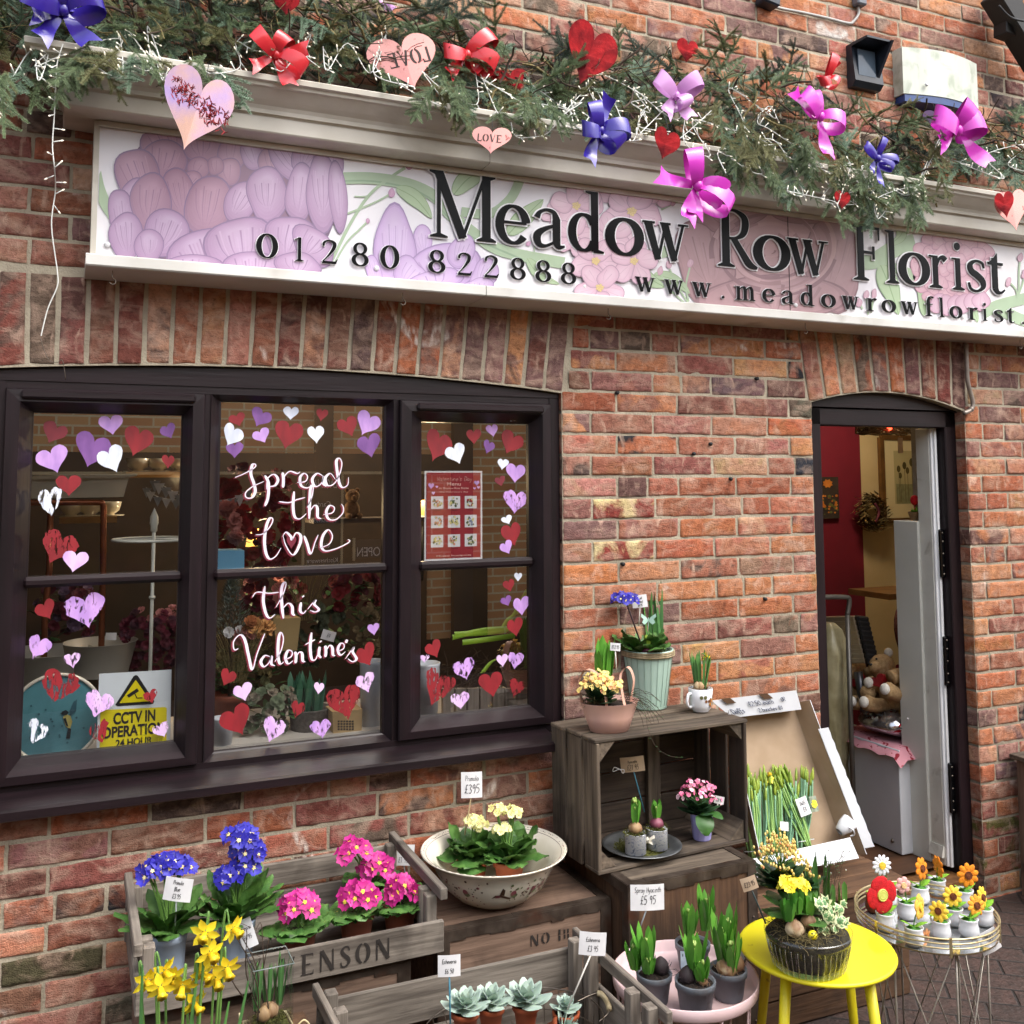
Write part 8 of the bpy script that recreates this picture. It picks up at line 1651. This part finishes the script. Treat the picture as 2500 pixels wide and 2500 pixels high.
# middle light
b=MB(); poly_box(b,ZC,[(158,905),(298,902),(298,1010),(158,1010)],.42,.1); simple('gift_box','flat sky blue gift box at the left of the middle light','box',b,mat('sky_blue_card','#6aa9cf','#5c9ac2',3,.5))
c=wat(ZC,232,1330,.38); t=thing('conifer_plant','grey green miniature conifer in the middle light','plant',(c.x,c.y,.9)); b=MB(); hC=wat(ZC,232,1045,.38).z-c.z
for i in range(900):f=U(0,1)**.8; a=U(0,6.28); r=.085*(1-f*.85); p=Vector((r*math.cos(a)*U(.5,1),r*math.sin(a)*U(.5,1),c.z-.9+hC*f)); d=Vector((math.cos(a),math.sin(a),.9)).normalized()*.014; s=d.cross(Vector((0,0,1))).normalized()*.0025; b.add([p-s,p+s,p+d],[(0,1,2)])
b.build('foliage',mat('grey_conifer','#7d8a84','#5d6a66',60,.8),t); b=MB(); b.tube([(0,0,.0),(0,0,c.z-.9+hC*.6)],.008,6); pot(b,(0,0,0),.05,.065,.1,1,.004, None); b.build('trunk_and_pot',[TWIG,BROWNP],t)
for q,m_,fr,lb_,n_ in (((232,1312),PAPER,.02,'white silk blooms below the conifer',4),((310,1275),mat('rust_petal','#a8683c','#8f542e',30,.7),.022,'rust coloured silk blooms below the conifer',4),((382,1290),mat('apricot_petal','#d8a468','#c89154',30,.7),.024,'apricot silk blooms beside the kraft bag',5),((300,1330),ROSE,.014,'small cream and rose dried blooms under the conifer',8)):flower_mass('silk_flowers',lb_,wat(ZC,*q,.30),.03,.015,.016,n_,[m_],fr)
b=MB(); poly_box(b,ZC,[(440,1240),(578,1238),(560,1400),(460,1402)],.34,.08); simple('paper_bag','kraft paper bag behind the word Valentines','bag',b,mat('kraft_paper','#a08a5e','#8e784e',6,.8))
for lb_,x0,x1,y0,Y,n_ in (('dried grass spray at the lower left of the middle light',180,330,1560,.28,60),('wispy dried grass rising behind the kraft bag',470,740,1250,.5,30)):
    c=wat(ZC,(x0+x1)/2,y0,Y); t=thing('dried_grass',lb_,'dried grass',tuple(c)); b=MB()
    for i in range(n_):x=U(-1,1); L=U(.1,.22); b.tube(spline([(x*.03,0,0),(x*.07,U(-.03,.03),L*.6),(x*.13+U(-.02,.02),U(-.04,.04),L)],4),.0007,3,0, False)
    b.build('stalks',HAY,t)
def bucket(label,tf,x0,x1,y0,y1,Y,m,taper=.85):
    c=wat(tf,(x0+x1)/2,y1,Y); s_=tf(1,0)[0]-tf(0,0)[0]; r=sz(c,(x1-x0)*s_)/2; h=sz(c,(y1-y0)*s_); t=thing('bucket',label,'bucket',tuple(c)); b=MB(); b.lathe([(0,.002),(r*taper,0),(r,h*.96),(r*1.04,h),(r*.95,h),(r*taper*.95,.01)],30); b.build('bucket',m,t); return t
WB=mat('white_bucket_plastic','#cdd3da','#bfc6ce',4,.35); bucket('white plastic bucket at the lower left corner of the middle light',ZC,130,240,1735,1890,.16,WB); bucket('tall white plastic bucket at the right edge of the middle light',ZC,868,985,1455,1815,.20,WB); bucket('white plastic bucket at the lower left of the right light',ZC,1120,1268,1465,1730,.16,WB); bucket('woven grey basket holding green tulip stems',ZC,520,722,1685,1860,.24,mat('grey_weave','#6d6a64','#55524c',90,.8,bump=.8,bscale=130))
c=wat(ZC,600,1690,.25); t=thing('tulip_bunch','bunch of green stems wrapped in clear film in the woven basket','flower bunch',tuple(c)); b=MB()
for i in range(26):x=U(-.05,.05); leaf(b,(x,U(-.02,.02),-.02),U(0,6),1.5,1.3,U(.09,.15),.02,6,.4,'strap')
b.build('leaves',mat('tulip_leaf','#4f7f62','#2f5a48',10,.4),t)
b=MB(); poly_box(b,ZC,[(735,1705),(885,1690),(880,1805),(740,1815)],.14,.09); t=simple('lattice_box','kraft box with a lattice of square holes behind the big red heart','box',b,mat('pale_kraft','#b49a6c','#a48a5c',6,.8))
b=MB()
for i in range(6):
    for j in range(4):poly_box(b,ZC,[(762+i*14,1748+j*13),(771+i*14,1747+j*13),(771+i*14,1755+j*13),(762+i*14,1756+j*13)],.1385,.001)
o=b.build('lattice_holes',BLACKM,t)
flower_mass('dried_hydrangea','dried hydrangea heads and leaves at the foot of the middle light',wat(ZC,420,1690,.22),.09,.05,.07,40,[mat('dry_taupe','#8f8676','#766d5e',30,.9),mat('dry_sage','#7c8a6e','#66745a',30,.9)],.016,4,LEAF_D)
c=wat(ZC,832,740,.62); t=thing('teddy_bear','small brown teddy bear sitting on a shelf in the middle light','toy',tuple(c)); TED=mat('brown_plush','#7d6044','#644a32',90,.95,bump=.8,bscale=200); b=MB(); b.ball((0,0,.03),(.03,.025,.035),14,10); b.ball((0,-.005,.08),.026,14,10); b.ball((-.02,0,.102),.009,10,7); b.ball((.02,0,.102),.009,10,7); b.ball((0,-.028,.074),.011,10,7); b.ball((-.02,-.03,.008),(.011,.025,.011),10,7); b.ball((.02,-.03,.008),(.011,.025,.011),10,7); b.build('body',TED,t)
b=MB(); a_=wat(ZC,700,745,.62); b.box((a_.x+.2,.66,a_.z-.008),(.5,.14,.016)); simple('shelf','dark shelf carrying the brown teddy bear','shelf',b,mat('dark_shelf','#3c2c20','#2d2118',9,.6))
tag('cream price card propped among the dried stems in the middle light',wat(ZC,716,1325,.3),.045,.032,[('£4',.3,.4)],rz=-.2,ry=.3); tag('white price card on a wire beside the copper rail',wat(ZB,935,530,.4),.034,.022,[])
for lb_,q,Y,r3,n_,m_,fr_ in (('dark red silk flowers low behind the word this',(840,1110),.6,(.10,.05,.07),34,[DRED,BURG],.022),('tall dim foliage behind the word Valentines',(640,1290),.62,(.13,.06,.12),60,[mat('dim_sage','#5d6650','#454d3b',30,.9)],.02),('sage green foliage filling the back of the middle light foot',(300,1490),.45,(.10,.06,.08),50,[mat('dim_olive','#70714c','#545538',30,.9),HAY],.018),
    ('dim red and plum silk flowers at the top of the low panes, behind the conifer',(430,1120),.68,(.12,.05,.08),40,[BURG,DRED,ROSE],.022),('dried teasels and seed heads at the right of the middle light',(900,1300),.5,(.05,.05,.12),40,[mat('seed_tan','#8a7a5c','#6a5c42',30,.9)],.014),('plum and lilac dried flowers behind the big pink heart of the left light',(1130,-250),.62,(.09,.05,.10),40,[mat('dry_lilac','#7c6480','#5a465e',30,.9),BURG],.02)):
    flower_mass('dried_flowers',lb_,wat(ZC,*q,Y) if q[1]>0 else wat(ZB,560,330,Y),*r3,n_,m_,fr_,5,LEAF_D)
# right light: poster
YP2=.072; t=thing('poster','dark red Valentines Day Menu poster taped inside the right light','poster',tuple(wat(ZC,1335,950,YP2)))
q00,q11=wat(ZC,1191,955,YP2),wat(ZC,1479,508,YP2); PW,PH=q11.x-q00.x,wat(ZC,1191,508,YP2).z-q00.z
pq= lambda x,z,o=.0006:Vector((q00.x+x*PW,YP2-o,q00.z+z*PH)); prr= lambda mb,x0,z0,x1,z1,mi,o:mb.add([pq(x0,z0,o),pq(x1,z0,o),pq(x1,z1,o),pq(x0,z1,o)],[(0,1,2,3)],mi)
b=MB(); prr(b,0,0,1,1,0,0); prr(b,.03,.02,.97,.98,1,.0005); b.build('sheet',[PAPER,mat('poster_red','#9a3038','#8a2830',3,.3)],t, True); b=MB(); fl_=MB()
cols=[mat('bouquet_'+n_,a_,b_,50,.5) for n_,a_,b_ in (('green','#5d6b3c','#46542c'),('peach','#d99a7c','#c48466'),('red','#9c2c34','#86222a'),('cream','#d8cf8c','#c4ba74'),('blue','#8a93a8','#70798e'))]
for i in range(3):
    for j in range(3):
        x0,z0=.11+.29*i,.575-.215*j; prr(b,x0,z0,x0+.21,z0+.14,0,.001);
        for k in range(22):an,q=U(0,6.28),.5*math.sqrt(U(0,1)); s=U(.010,.022); x,z=x0+.105+q*.15*math.cos(an),z0+.072+q*.10*math.sin(an); m_=0 if k<9 else (1,0,2,1,3,4,3,1,0)[3*j+i] if k%3 else 3; fl_.add([pq(x+s*math.cos(v),z+s*.7*math.sin(v),.0014+k*.00003) for v in np.linspace(0,6.28,7)[:-1]],[tuple(range(6))],m_)
        prr(b,x0+.04,z0-.022,x0+.17,z0-.017,1,.001)
b.build('photo_squares',[PAPER,mat('caption_ink','#5d1a20','#501419',20,.6)],t, True); fl_.build('printed_bouquets',cols,t, True)
PT=mat('poster_text','#e6b8ae','#dba89e',20,.6)
b=MB(); L_=penlen("Valentine's Day",.05*PH); b_=MB()
pen_k=.62*PW/L_*.86; PEN['V']=[[(.2,7),(1.6,0),(3.2,7)]]; L_=penlen("Valentine's Day",.05*PH); pen(b_,"Valentine's Day", lambda x,z:pq(x/PW,z/PH,.0014),.05*PH,.2*PW,.885*PH,.0006,0,.2,.05,.86*.62*PW/L_); b_.build('script_title',PT,t, True)
for s,z,h,w_ in (('Menu',.835,.04,.24),('At Meadow Row Florist',.795,.022,.52),("this Valentine's day",.757,.014,.5),('Mixed bouquets',.04,.02,.6)):text_obj('lettering',s, lambda x,y,z=z:pq(.5+x/PW,z+y/PH,.0014),h*PH,PT,t,.008,w_*PW)
for (x,z,s,m_) in ((.11,.83,.055,'L'),(.9,.86,.05,'L'),(.15,.75,.03,'K'),(.93,.81,.03,'K'),(.86,.80,.025,'K'),(.21,.82,.025,'K')):b=MB(); b.add([pq(x+a_*s,z+c_*s*.7,.0013) for a_,c_ in heart_outline(20,0,int(x*90))],[tuple(range(20))]); b.build('printed_heart',paint(m_),t, True)
b=MB()
for pts in (((1330,1335),(1480,1300),(1640,1290)),((1380,1360),(1500,1345),(1640,1325)),((1340,1320),(1500,1310),(1600,1298))):a_,m_,e=[wat(ZC,*p,.2) for p in pts]; sp2=spline([a_,m_,e],6); b.strip([[p-Vector((0,0,.009)),p+Vector((0,-.006,0)),p+Vector((0,0,.009))] for p in sp2])
for pts in (((1480,1510),(1520,1460),(1555,1440)),((1600,1270),(1650,1200),(1705,1095)),((1580,1290),(1610,1240),(1660,1210))):a_,m_,e=[wat(ZC,*p,.2) for p in pts]; sp2=spline([a_,m_,e],6); b.strip([[p-Vector((.009,0,0)),p+Vector((0,-.006,0)),p+Vector((.009,0,0))] for p in sp2])
simple('wide_leaves','broad lime green leaves lying across the right light','leaves',b,mat('lime_leaf','#a5cc3e','#86b02c',8,.45,sub=.2))
b=MB()
for k in range(7):x=1285+k*62; poly_box(b,ZC,[(x,1590),(x+54,1588),(x+52,1760),(x+2,1764)],.19,.02)
simple('wood_trough','grey slatted wooden trough at the foot of the right light','trough',b,wood_axis('grey','z'))
c=wat(ZC,1500,1600,.26); t=thing('bare_twigs','tangle of bare twigs and moss behind the lime leaves','twigs',tuple(c)); b=MB(); hairs(b,(0,0,.05),.16,.06,.05,150,.09,0,.0011); b.build('twigs',TWIG,t)
# warm lamps seen through the panes
WL=mat('lit_shade','#ffc870','#ffb650',5,.6,emit=1.2)
for lb_,q,Y,e in (('warm lit lamp behind the poster in the right light',(1182,690),.95,5),('small warm lit lamp among the red roses',(345,836),.85,3)):
    c=wat(ZC,*q,Y); t=thing('lamp',lb_,'lamp',(c.x,c.y,c.z)); b=MB(); b.lathe([(.03,-.035),(.02,.03),(.018,.03)],20); b.build('lamp_shade',WL,t); b=MB(); b.tube([(0,0,-.3),(0,0,-.04)],.006,8); b.build('stem',BLACKM,t)
    pl_=bpy.data.lights.new('lamp_light','POINT'); pl_.energy=e; pl_.color=(1,.72,.38); pl_.shadow_soft_size=.05; po=bpy.data.objects.new('lamp_light',pl_); COL.objects.link(po); po.location=(c.x,c.y-.08,c.z+.12)
# chalkboards across the alley, seen mirrored
def chalkboard(label,tf,box,lines,Yv):
    x0,y0,x1,y1=box; a,c_=onY(*tf(x0,y1),Yv),onY(*tf(x1,y0),Yv); Yr=.12-Yv; t=thing('chalkboard',label,'sign',((a.x+c_.x)/2,Yr,a.z)); W_,H_=c_.x-a.x,onY(*tf(x0,y0),Yv).z-a.z; b=MB(); b.box(((a.x+c_.x)/2,Yr-.012,a.z+H_/2),(W_,.02,H_)); b.build('board',BLACKM,t, True); b=MB()
    for xx in (a.x,c_.x):b.box((xx,Yr-.005,a.z+H_/2),(.018,.03,H_+.03))
    b.build('frame',mat('pale_frame','#c8b890','#b4a47c',8,.6),t, True)
    for s,z,h,w_ in lines:text_obj('lettering',s, lambda x,y,z=z:Vector((a.x+W_/2-x,Yr+.002,a.z+z*H_+y)),h*H_,PAPER,t,.0,w_*W_)
chalkboard('tall chalkboard across the alley reading BLACKHAMS, mirrored in the middle pane',ZC,(588,520,785,985),[('BLACKHAMS',.84,.10,.9),('Cards',.64,.06,.4),('Household',.47,.05,.7),('Glass',.20,.05,.4),('Kitchenware',.04,.05,.8)],5.11)
chalkboard('small OPEN board across the alley, mirrored at the right of the middle pane',ZC,(842,850,985,945),[('OPEN',.12,.5,.8)],5.10)
# ================================================================== things inside the open door
fz=.12; t=thing('storage_cube','white storage cube with bolts just inside the door','cabinet',(3.44,.44,.10)); b=MB(); b.box((3.44,.435,.32),(.36,.33,.43),0, None,.003); b.build('cube',mat('white_laminate','#cfd3d8','#c4c8ce',4,.4),t, True)
for yy,zz in ((.56,.15),(.32,.15)):b=MB(); b.ball((3.258,yy,zz),.008,10,6); b.build('bolt',STEEL,t, True)
b=MB(); CL=mat('pink_heart_cloth','#d79aa4','#c98a96',6,.8,dirt='#8c1a2c',dscale=28,dlo=.60,dhi=.62); zc_=.54
rows=[[(3.235+.40*i/10,.235+.41*j/10,zc_+.003-(.035 if i==0 else 0)-(.045*(.6+.4*math.sin(j*2+i)) if j==0 else 0)-(.01 if i==0 and j%3==0 else 0)) for i in range(11)] for j in range(11)]; b.strip(rows); simple('cloth','pink cloth with red hearts draped over the white cube','cloth',b,CL)
t=thing('gift_parcel','silver cellophane parcel with red hearts on the pink cloth','parcel',(3.40,.43,zc_+.004)); b=MB(); b.ball((0,0,.065),(.13,.15,.068),18,12,0, None,.25);
for i in range(20):p=Vector((-.08,U(-.05,.1),.10)); d=Vector((U(-1,.2),U(-.8,.3),U(-.2,1))).normalized()*U(.04,.09); s=d.orthogonal().normalized()*.012; b.add([p-s,p+s,p+d+s*.3,p+d-s],[(0,1,2,3)])
b.build('cellophane',mat('silver_film','#d6d8dc','#a8aab0',24,.14,.9,bump=.5,bscale=25,dirt='#8c1a28',dscale=30,dlo=.63,dhi=.65),t)
PL=mat('tan_plush','#b3956c','#9c7e56',110,.95,bump=.7,bscale=240); PW_=mat('white_plush','#dcd8d0','#ccc8be',110,.95,bump=.6,bscale=240)
def bear(label,loc,rot,s=1.0):
    t=thing('teddy_bear',label,'toy',loc,rot=rot); t.scale=(s,)*3; b=MB(); b.ball((0,0,.06),(.052,.046,.065),16,12); b.ball((0,-.008,.155),(.048,.046,.045),16,12); b.ball((0,-.048,.145),(.024,.022,.02),12,8)
    for sx in (-1,1):b.tube(spline([(sx*.04,-.005,.105),(sx*.07,-.03,.085),(sx*.055,-.065,.07)],5),[.017+.001*i for i in range(11)],10); b.tube(spline([(sx*.03,-.01,.025),(sx*.045,-.06,.018),(sx*.05,-.10,.022)],5),[.022+.0006*i for i in range(11)],10)
    b.build('body',PL,t); b=MB()
    for sx in (-1,1):b=MB(); b.ball((sx*.04,0,.192),(.018,.011,.018),12,8); b.build('ear',PW_,t); b=MB(); b.ball((sx*.05,-.112,.022),(.020,.012,.020),12,8); b.build('foot_sole',PW_,t)
    b=MB(); b.ball((0,-.068,.15),(.007,.005,.005),8,6); b.ball((-.018,-.05,.168),.004,8,6); b.ball((.018,-.05,.168),.004,8,6); b.build('face',BLACKM,t); b=MB(); b.prism([(x*.03,y*.028+.085) for x,y in heart_outline(24,0,2)], lambda a_,c_:(a_,-.04,c_), lambda a_,c_:(a_,-.066,c_)); b.build('red_heart',REDM,t)
bear('tan teddy bear holding a red heart, lying behind the other bear',(3.40,.50,zc_+.14),(R(-25),R(-50),R(-60)),1.2); bear('tan teddy bear with white ears and red heart slumped on the silver parcel',(3.36,.36,zc_+.145),(R(-20),R(-35),R(-75)),1.25)
t=thing('tall_cabinet','tall narrow white cabinet beside the open door','cabinet',(3.46,.24,.10)); b=MB(); b.box((3.47,.245,.80),(.30,.135,1.40),0, None,.003); b.build('carcass',mat('warm_white_panel','#d3d4cc','#c8c9c0',3,.45),t, True); b=MB(); b.ball((3.318,.27,.66),.005,8,6); b.build('screw',PAPER,t, True)
c=onY(*ZI1(985,1045),.27); t=thing('flower_pot','red felt tulip in a wicker pot on the tall white cabinet','ornament',(c.x,.27,1.502)); b=MB(); b.lathe([(.02,0),(.027,.02),(.03,.035),(.024,.033),(0,.03)],18,(0,0,0),0, True,fn=lambda a,z:1+.03*math.sin(a*12+z*300)); b.build('pot',mat('wicker','#8a6c48','#6d5236',60,.8),t); b=MB(); strap_tuft(b,(0,0,.03),6,.03,.016,0,.9,.004,'ov'); b.build('leaves',WOOL_G,t); b=MB(); b.ball((0,0,.085),(.019,.018,.023),14,10); b.tube([(0,0,.03),(0,0,.07)],.002,6); b.build('flower',WOOL_R,t)
YB2=YB-.02
def wp(x,y,o=0.0): return onY(*ZI1(x,y),YB2-o)
def picture(label,quad,frame_m,mats,fn):
    P=[wp(*q) for q in quad]; c=sum(P,Vector())/4; t=thing('picture',label,'picture',tuple(c)); x0,x1,z0,z1=P[0].x,P[1].x,P[2].z,P[0].z; b=MB()
    for a_,d in ((((x0+x1)/2,YB2,z1),(x1-x0,.025,.03)),(((x0+x1)/2,YB2,z0),(x1-x0,.025,.03)),((x0,YB2,(z0+z1)/2),(.03,.027,z1-z0)),((x1,YB2,(z0+z1)/2),(.03,.027,z1-z0))):b.box(a_,d)
    if frame_m:b.build('frame',frame_m,t, True)
    b=MB(); fn(b, lambda u,v,o=0:Vector((x0+(x1-x0)*u,YB2-.004-o,z0+(z1-z0)*v))); b.build('print',mats,t, True)
def teasels(b,P):
    b.add([P(0,0),P(1,0),P(1,1),P(0,1)],[(0,1,2,3)],0); b.add([P(.16,.2,.001),P(.84,.2,.001),P(.84,.84,.001),P(.16,.84,.001)],[(0,1,2,3)],1); b.add([P(.18,.2,.0015),P(.84,.2,.0015),P(.84,.42,.0015),P(.18,.44,.0015)],[(0,1,2,3)],2)
    for u,v,s in ((.22,.62,1),(.30,.66,1.1),(.40,.70,1.25),(.34,.60,1),(.44,.61,1.1),(.24,.54,.9),(.43,.52,1.2),(.52,.67,1),(.50,.57,.9),(.58,.61,1),(.57,.53,1),(.66,.66,1),(.7,.56,1.1)):b.add([P(u+.025*s*math.cos(a_),v+.042*s*math.sin(a_),.002) for a_ in np.linspace(0,6.28,13)[:-1]],[tuple(range(12))],3); b.add([P(u-.003,v,.0018),P(u+.003,v,.0018),P(u+.008,.22,.0018),P(u+.003,.22,.0018)],[(0,1,2,3)],3)
picture('framed print of teasel heads on the cream wall',[(655,262),(1330,255),(1340,1030),(690,1042)],mat('oak_frame','#6d4a22','#553816',14,.5),[mat('cream_mount','#d8ca9c','#cfc092',4,.8),mat('print_ground','#b8ac7c','#aca070',4,.8),mat('print_grass','#8c8a62','#7a7852',40,.8),mat('teasel_ink','#5d5228','#4c421e',30,.8)],teasels)
def orange_(b,P):
    b.add([P(0,0),P(1,0),P(1,1),P(0,1)],[(0,1,2,3)],0)
    for i in range(46):u,v,s=U(.08,.92),U(.05,.55),U(.03,.09); b.add([P(u+s*math.cos(a_),v+s*.5*math.sin(a_),.001+i*.00005) for a_ in np.linspace(0,6.28,6)[:-1]],[tuple(range(5))],1+i%2)
    b.add([P(.5+.24*math.cos(a_)*(1 if k%2 else .75),.84+.11*math.sin(a_)*(1 if k%2 else .75),.004) for k,a_ in enumerate(np.linspace(0,6.28,17)[:-1])],[tuple(range(16))],1)
picture('small canvas of orange flowers on the crimson wall',[(40,635),(252,632),(268,1025),(60,1035)], None,[mat('canvas_dark','#3d3026','#2c2219',20,.8),mat('canvas_orange','#cf7f2c','#b4651e',20,.8),mat('canvas_green','#6a6a34','#535426',20,.8)],orange_)
c=wp(570,965,.06); t=thing('wreath','dried straw wreath hanging where the crimson and cream walls meet','wreath',tuple(c)); b=MB(); rw_=sz(c,118*.25884)
for i in range(700):a_=U(0,6.28); p=Vector((rw_*math.cos(a_),U(-.03,.02),rw_*1.12*math.sin(a_)))+Vector((U(-.03,.03),U(-.02,.02),U(-.03,.03))); d=Vector((-math.sin(a_),U(-.4,.2),math.cos(a_)))+Vector((U(-.5,.5),0,U(-.5,.5))); leaf(b,p,math.atan2(d.y,d.x),math.asin(max(-1,min(1,d.normalized().z))),U(-.5,.5),.05,.014,3,.2,'ov')
b.build('dried_leaves',mat('straw_leaf','#8a7444','#5d4c2a',30,.9),t); b=MB(); b.tube(spline([(.0,-.03,rw_*.7),(.02,-.04,0),(-.01,-.04,-rw_*.8)],5),.008,6); b.build('ribbon',BURG,t)
c=onY(*ZI1(720,190),.7); t=thing('wicker_ring','hanging ring of woven vine with dried flowers and a red light inside the door','wreath',tuple(c+Vector((0,0,.06)))); b=MB()
for i in range(26):k=U(.8,1.1); f0=U(0,6.28); b.tube([(.15*k*math.cos(a_),.12*k*math.sin(a_),U(-.004,.004)+.03*math.sin(a_*2+f0)-.05) for a_ in np.linspace(0,6.283,25)[:-1]],.003,5,0, False, True)
b.build('vine',mat('vine','#8a785a','#6a5a40',20,.85),t); b=MB()
for i in range(60):flower(b,(-.12+U(-.05,.05),U(-.06,.06),U(-.07,.0)),(U(-1,1),-1,U(-1,1)),.018,5,0)
b.build('dried_flowers',mat('dry_tan','#9a8a6a','#7c6d50',30,.9),t); b=MB(); b.ball((-.085,-.10,-.055),(.012,.012,.016),10,8); b.build('red_bulb',mat('red_bulb','#ff4a30','#ff3a20',5,.4,emit=3.0),t); b=MB(); b.box((.0,-.08,-.14),(.03,.003,.075)); b.tube([(0,-.08,-.10),(0,-.06,-.05)],.001,4); b.build('brown_label',MATS['brown_card'],t)
q=onY(*ZI2(250,320),.55); t=thing('ladder','telescopic aluminium ladder with black end caps leaning inside the door','ladder',(q.x,q.y,.1)); A0,A1=onY(*ZI2(300,165),.6),onY(*ZI2(415,640),.5); L0,L1=onY(*ZI2(90,170),.75),onY(*ZI2(150,640),.65); n_=10
for i in range(n_):
    f=i/(n_-1)*.6; a_,c_=L0+(L1-L0)*f,A0+(A1-A0)*f; b=MB(); b.bar(a_,c_,.03,.024,0,(0,0,1),.004); b.build('rung',mat('brushed_aluminium','#b4a890','#a0947c',8,.4,.7),t, True); b=MB(); b.bar(c_-Vector((.004,.004,0)),c_+Vector((.05,-.02,-.006)),.045,.028,0,(0,0,1),.006); b.build('end_cap',BLACKM,t, True)
b=MB(); b.tube([A0+(A1-A0)*.62+Vector((.03,0,0)),A1+Vector((.03,0,0))],.028,14); b.tube([A0+(A1-A0)*.75-Vector((.06,0,0)),A1-Vector((.05,0,.1))],.02,12); b.build('stile',mat('dark_aluminium','#55565a','#404146',8,.3,.8),t, True)
q0,q1,q2,q3=onY(*ZI2(40,22),.5),onY(*ZI2(225,22),.5),onY(*ZI2(258,45),.5),onY(*ZI2(245,140),.5); b=MB(); b.tube(spline([q0,q1,q2,q3],6),.011,10); b.tube([q3,Vector((q3.x,.5,.1))],.011,10); simple('trolley_handle','bent grey tube handle rising behind the ladder','handle',b,mat('grey_tube','#6d6a64','#5a5752',8,.4,.5))
c=onY(*ZI2(140,600),.62); t=thing('plastic_sack','crumpled translucent plastic sack of wrap behind the door frame','sack',(c.x,c.y,.1)); b=MB(); zt_=onY(*ZI2(160,240),.45).z-.1; b.lathe([(.04,0),(.07,.12),(.06,.3),(.075,zt_*.6),(.08,zt_*.85),(.05,zt_*.97),(.02,zt_)],22,fn=lambda a_,z:1+.16*math.sin(a_*5+z*14)+.08*math.sin(a_*11+z*37)); b.build('sack',mat('yellowish_film','#b0a988','#8c8562',12,.35,bump=.5,bscale=30),t)
c=onY(*ZI2(185,900),.75); t=thing('wire_stand','white scrolled wire stand beside the storage cube','stand',(c.x,c.y,.1)); b=MB(); z_=c.z-.1
for r_ in (.10,.065,.03):b.tube([(r_*math.cos(a_),r_*math.sin(a_),z_) for a_ in np.linspace(0,6.283,25)[:-1]],.003,6,0, False, True)
for i in range(12):a_=i*.5236; b.tube([(.082*math.cos(a_)+.017*math.cos(v),.082*math.sin(a_)+.017*math.sin(v),z_) for v in np.linspace(0,6.283,11)[:-1]],.002,5,0, False, True)
for i in range(4):a_=i*1.571+.4; b.tube([(.10*math.cos(a_),.10*math.sin(a_),z_),(.085*math.cos(a_),.085*math.sin(a_),.002)],.003,6)
b.build('wire',WM,t)
b=MB(); a_,c_=onY(*ZI1(740,1770),1.0),onY(*ZI1(1250,1760),1.0); b.box(((a_.x+c_.x)/2,1.15,a_.z),(c_.x-a_.x,.3,.03)); simple('wall_shelf','thin brown wooden shelf edge in front of the cream wall','shelf',b,mat('shelf_pine2','#7d5c30','#684a24',12,.6))
b=MB(); c=onY(*ZI2(605,200),.9); b.ball(c+Vector((.06,0,-.06)),(.09,.05,.17),14,10,0,Matrix.Rotation(-.25,3,'Y')); simple('cushion','patterned red brown cushion half hidden by the tall cabinet','cushion',b,mat('paisley','#8a5c4c','#5d2f28',70,.9))
flower_mass('silk_flowers','red silk flowers on the floor behind the bears',onY(*ZI2(590,540),.8),.10,.04,.05,18,[DRED],.024,6,LEAF_D)

# fill lamps added out of sight above the openings to brighten the interior
for lb_,x,y,e in (('added unseen fill lamp brightening the room beyond the door',3.75,.95,10),('added unseen fill lamp brightening the room behind the window display',.9,.95,11)):
    t=thing('added_fill_lamp',lb_,'lamp',(x,y,2.40)); b=MB(); b.lathe([(0,-.03),(.09,-.025),(.12,0),(.12,.03),(0,.03)],24); b.build('glowing_disc',WL,t)
    pl_=bpy.data.lights.new('added_fill_light','POINT'); pl_.energy=e; pl_.color=(1,.86,.66); pl_.shadow_soft_size=.12; po=bpy.data.objects.new('added_fill_light',pl_); COL.objects.link(po); po.location=(x,y,2.28)
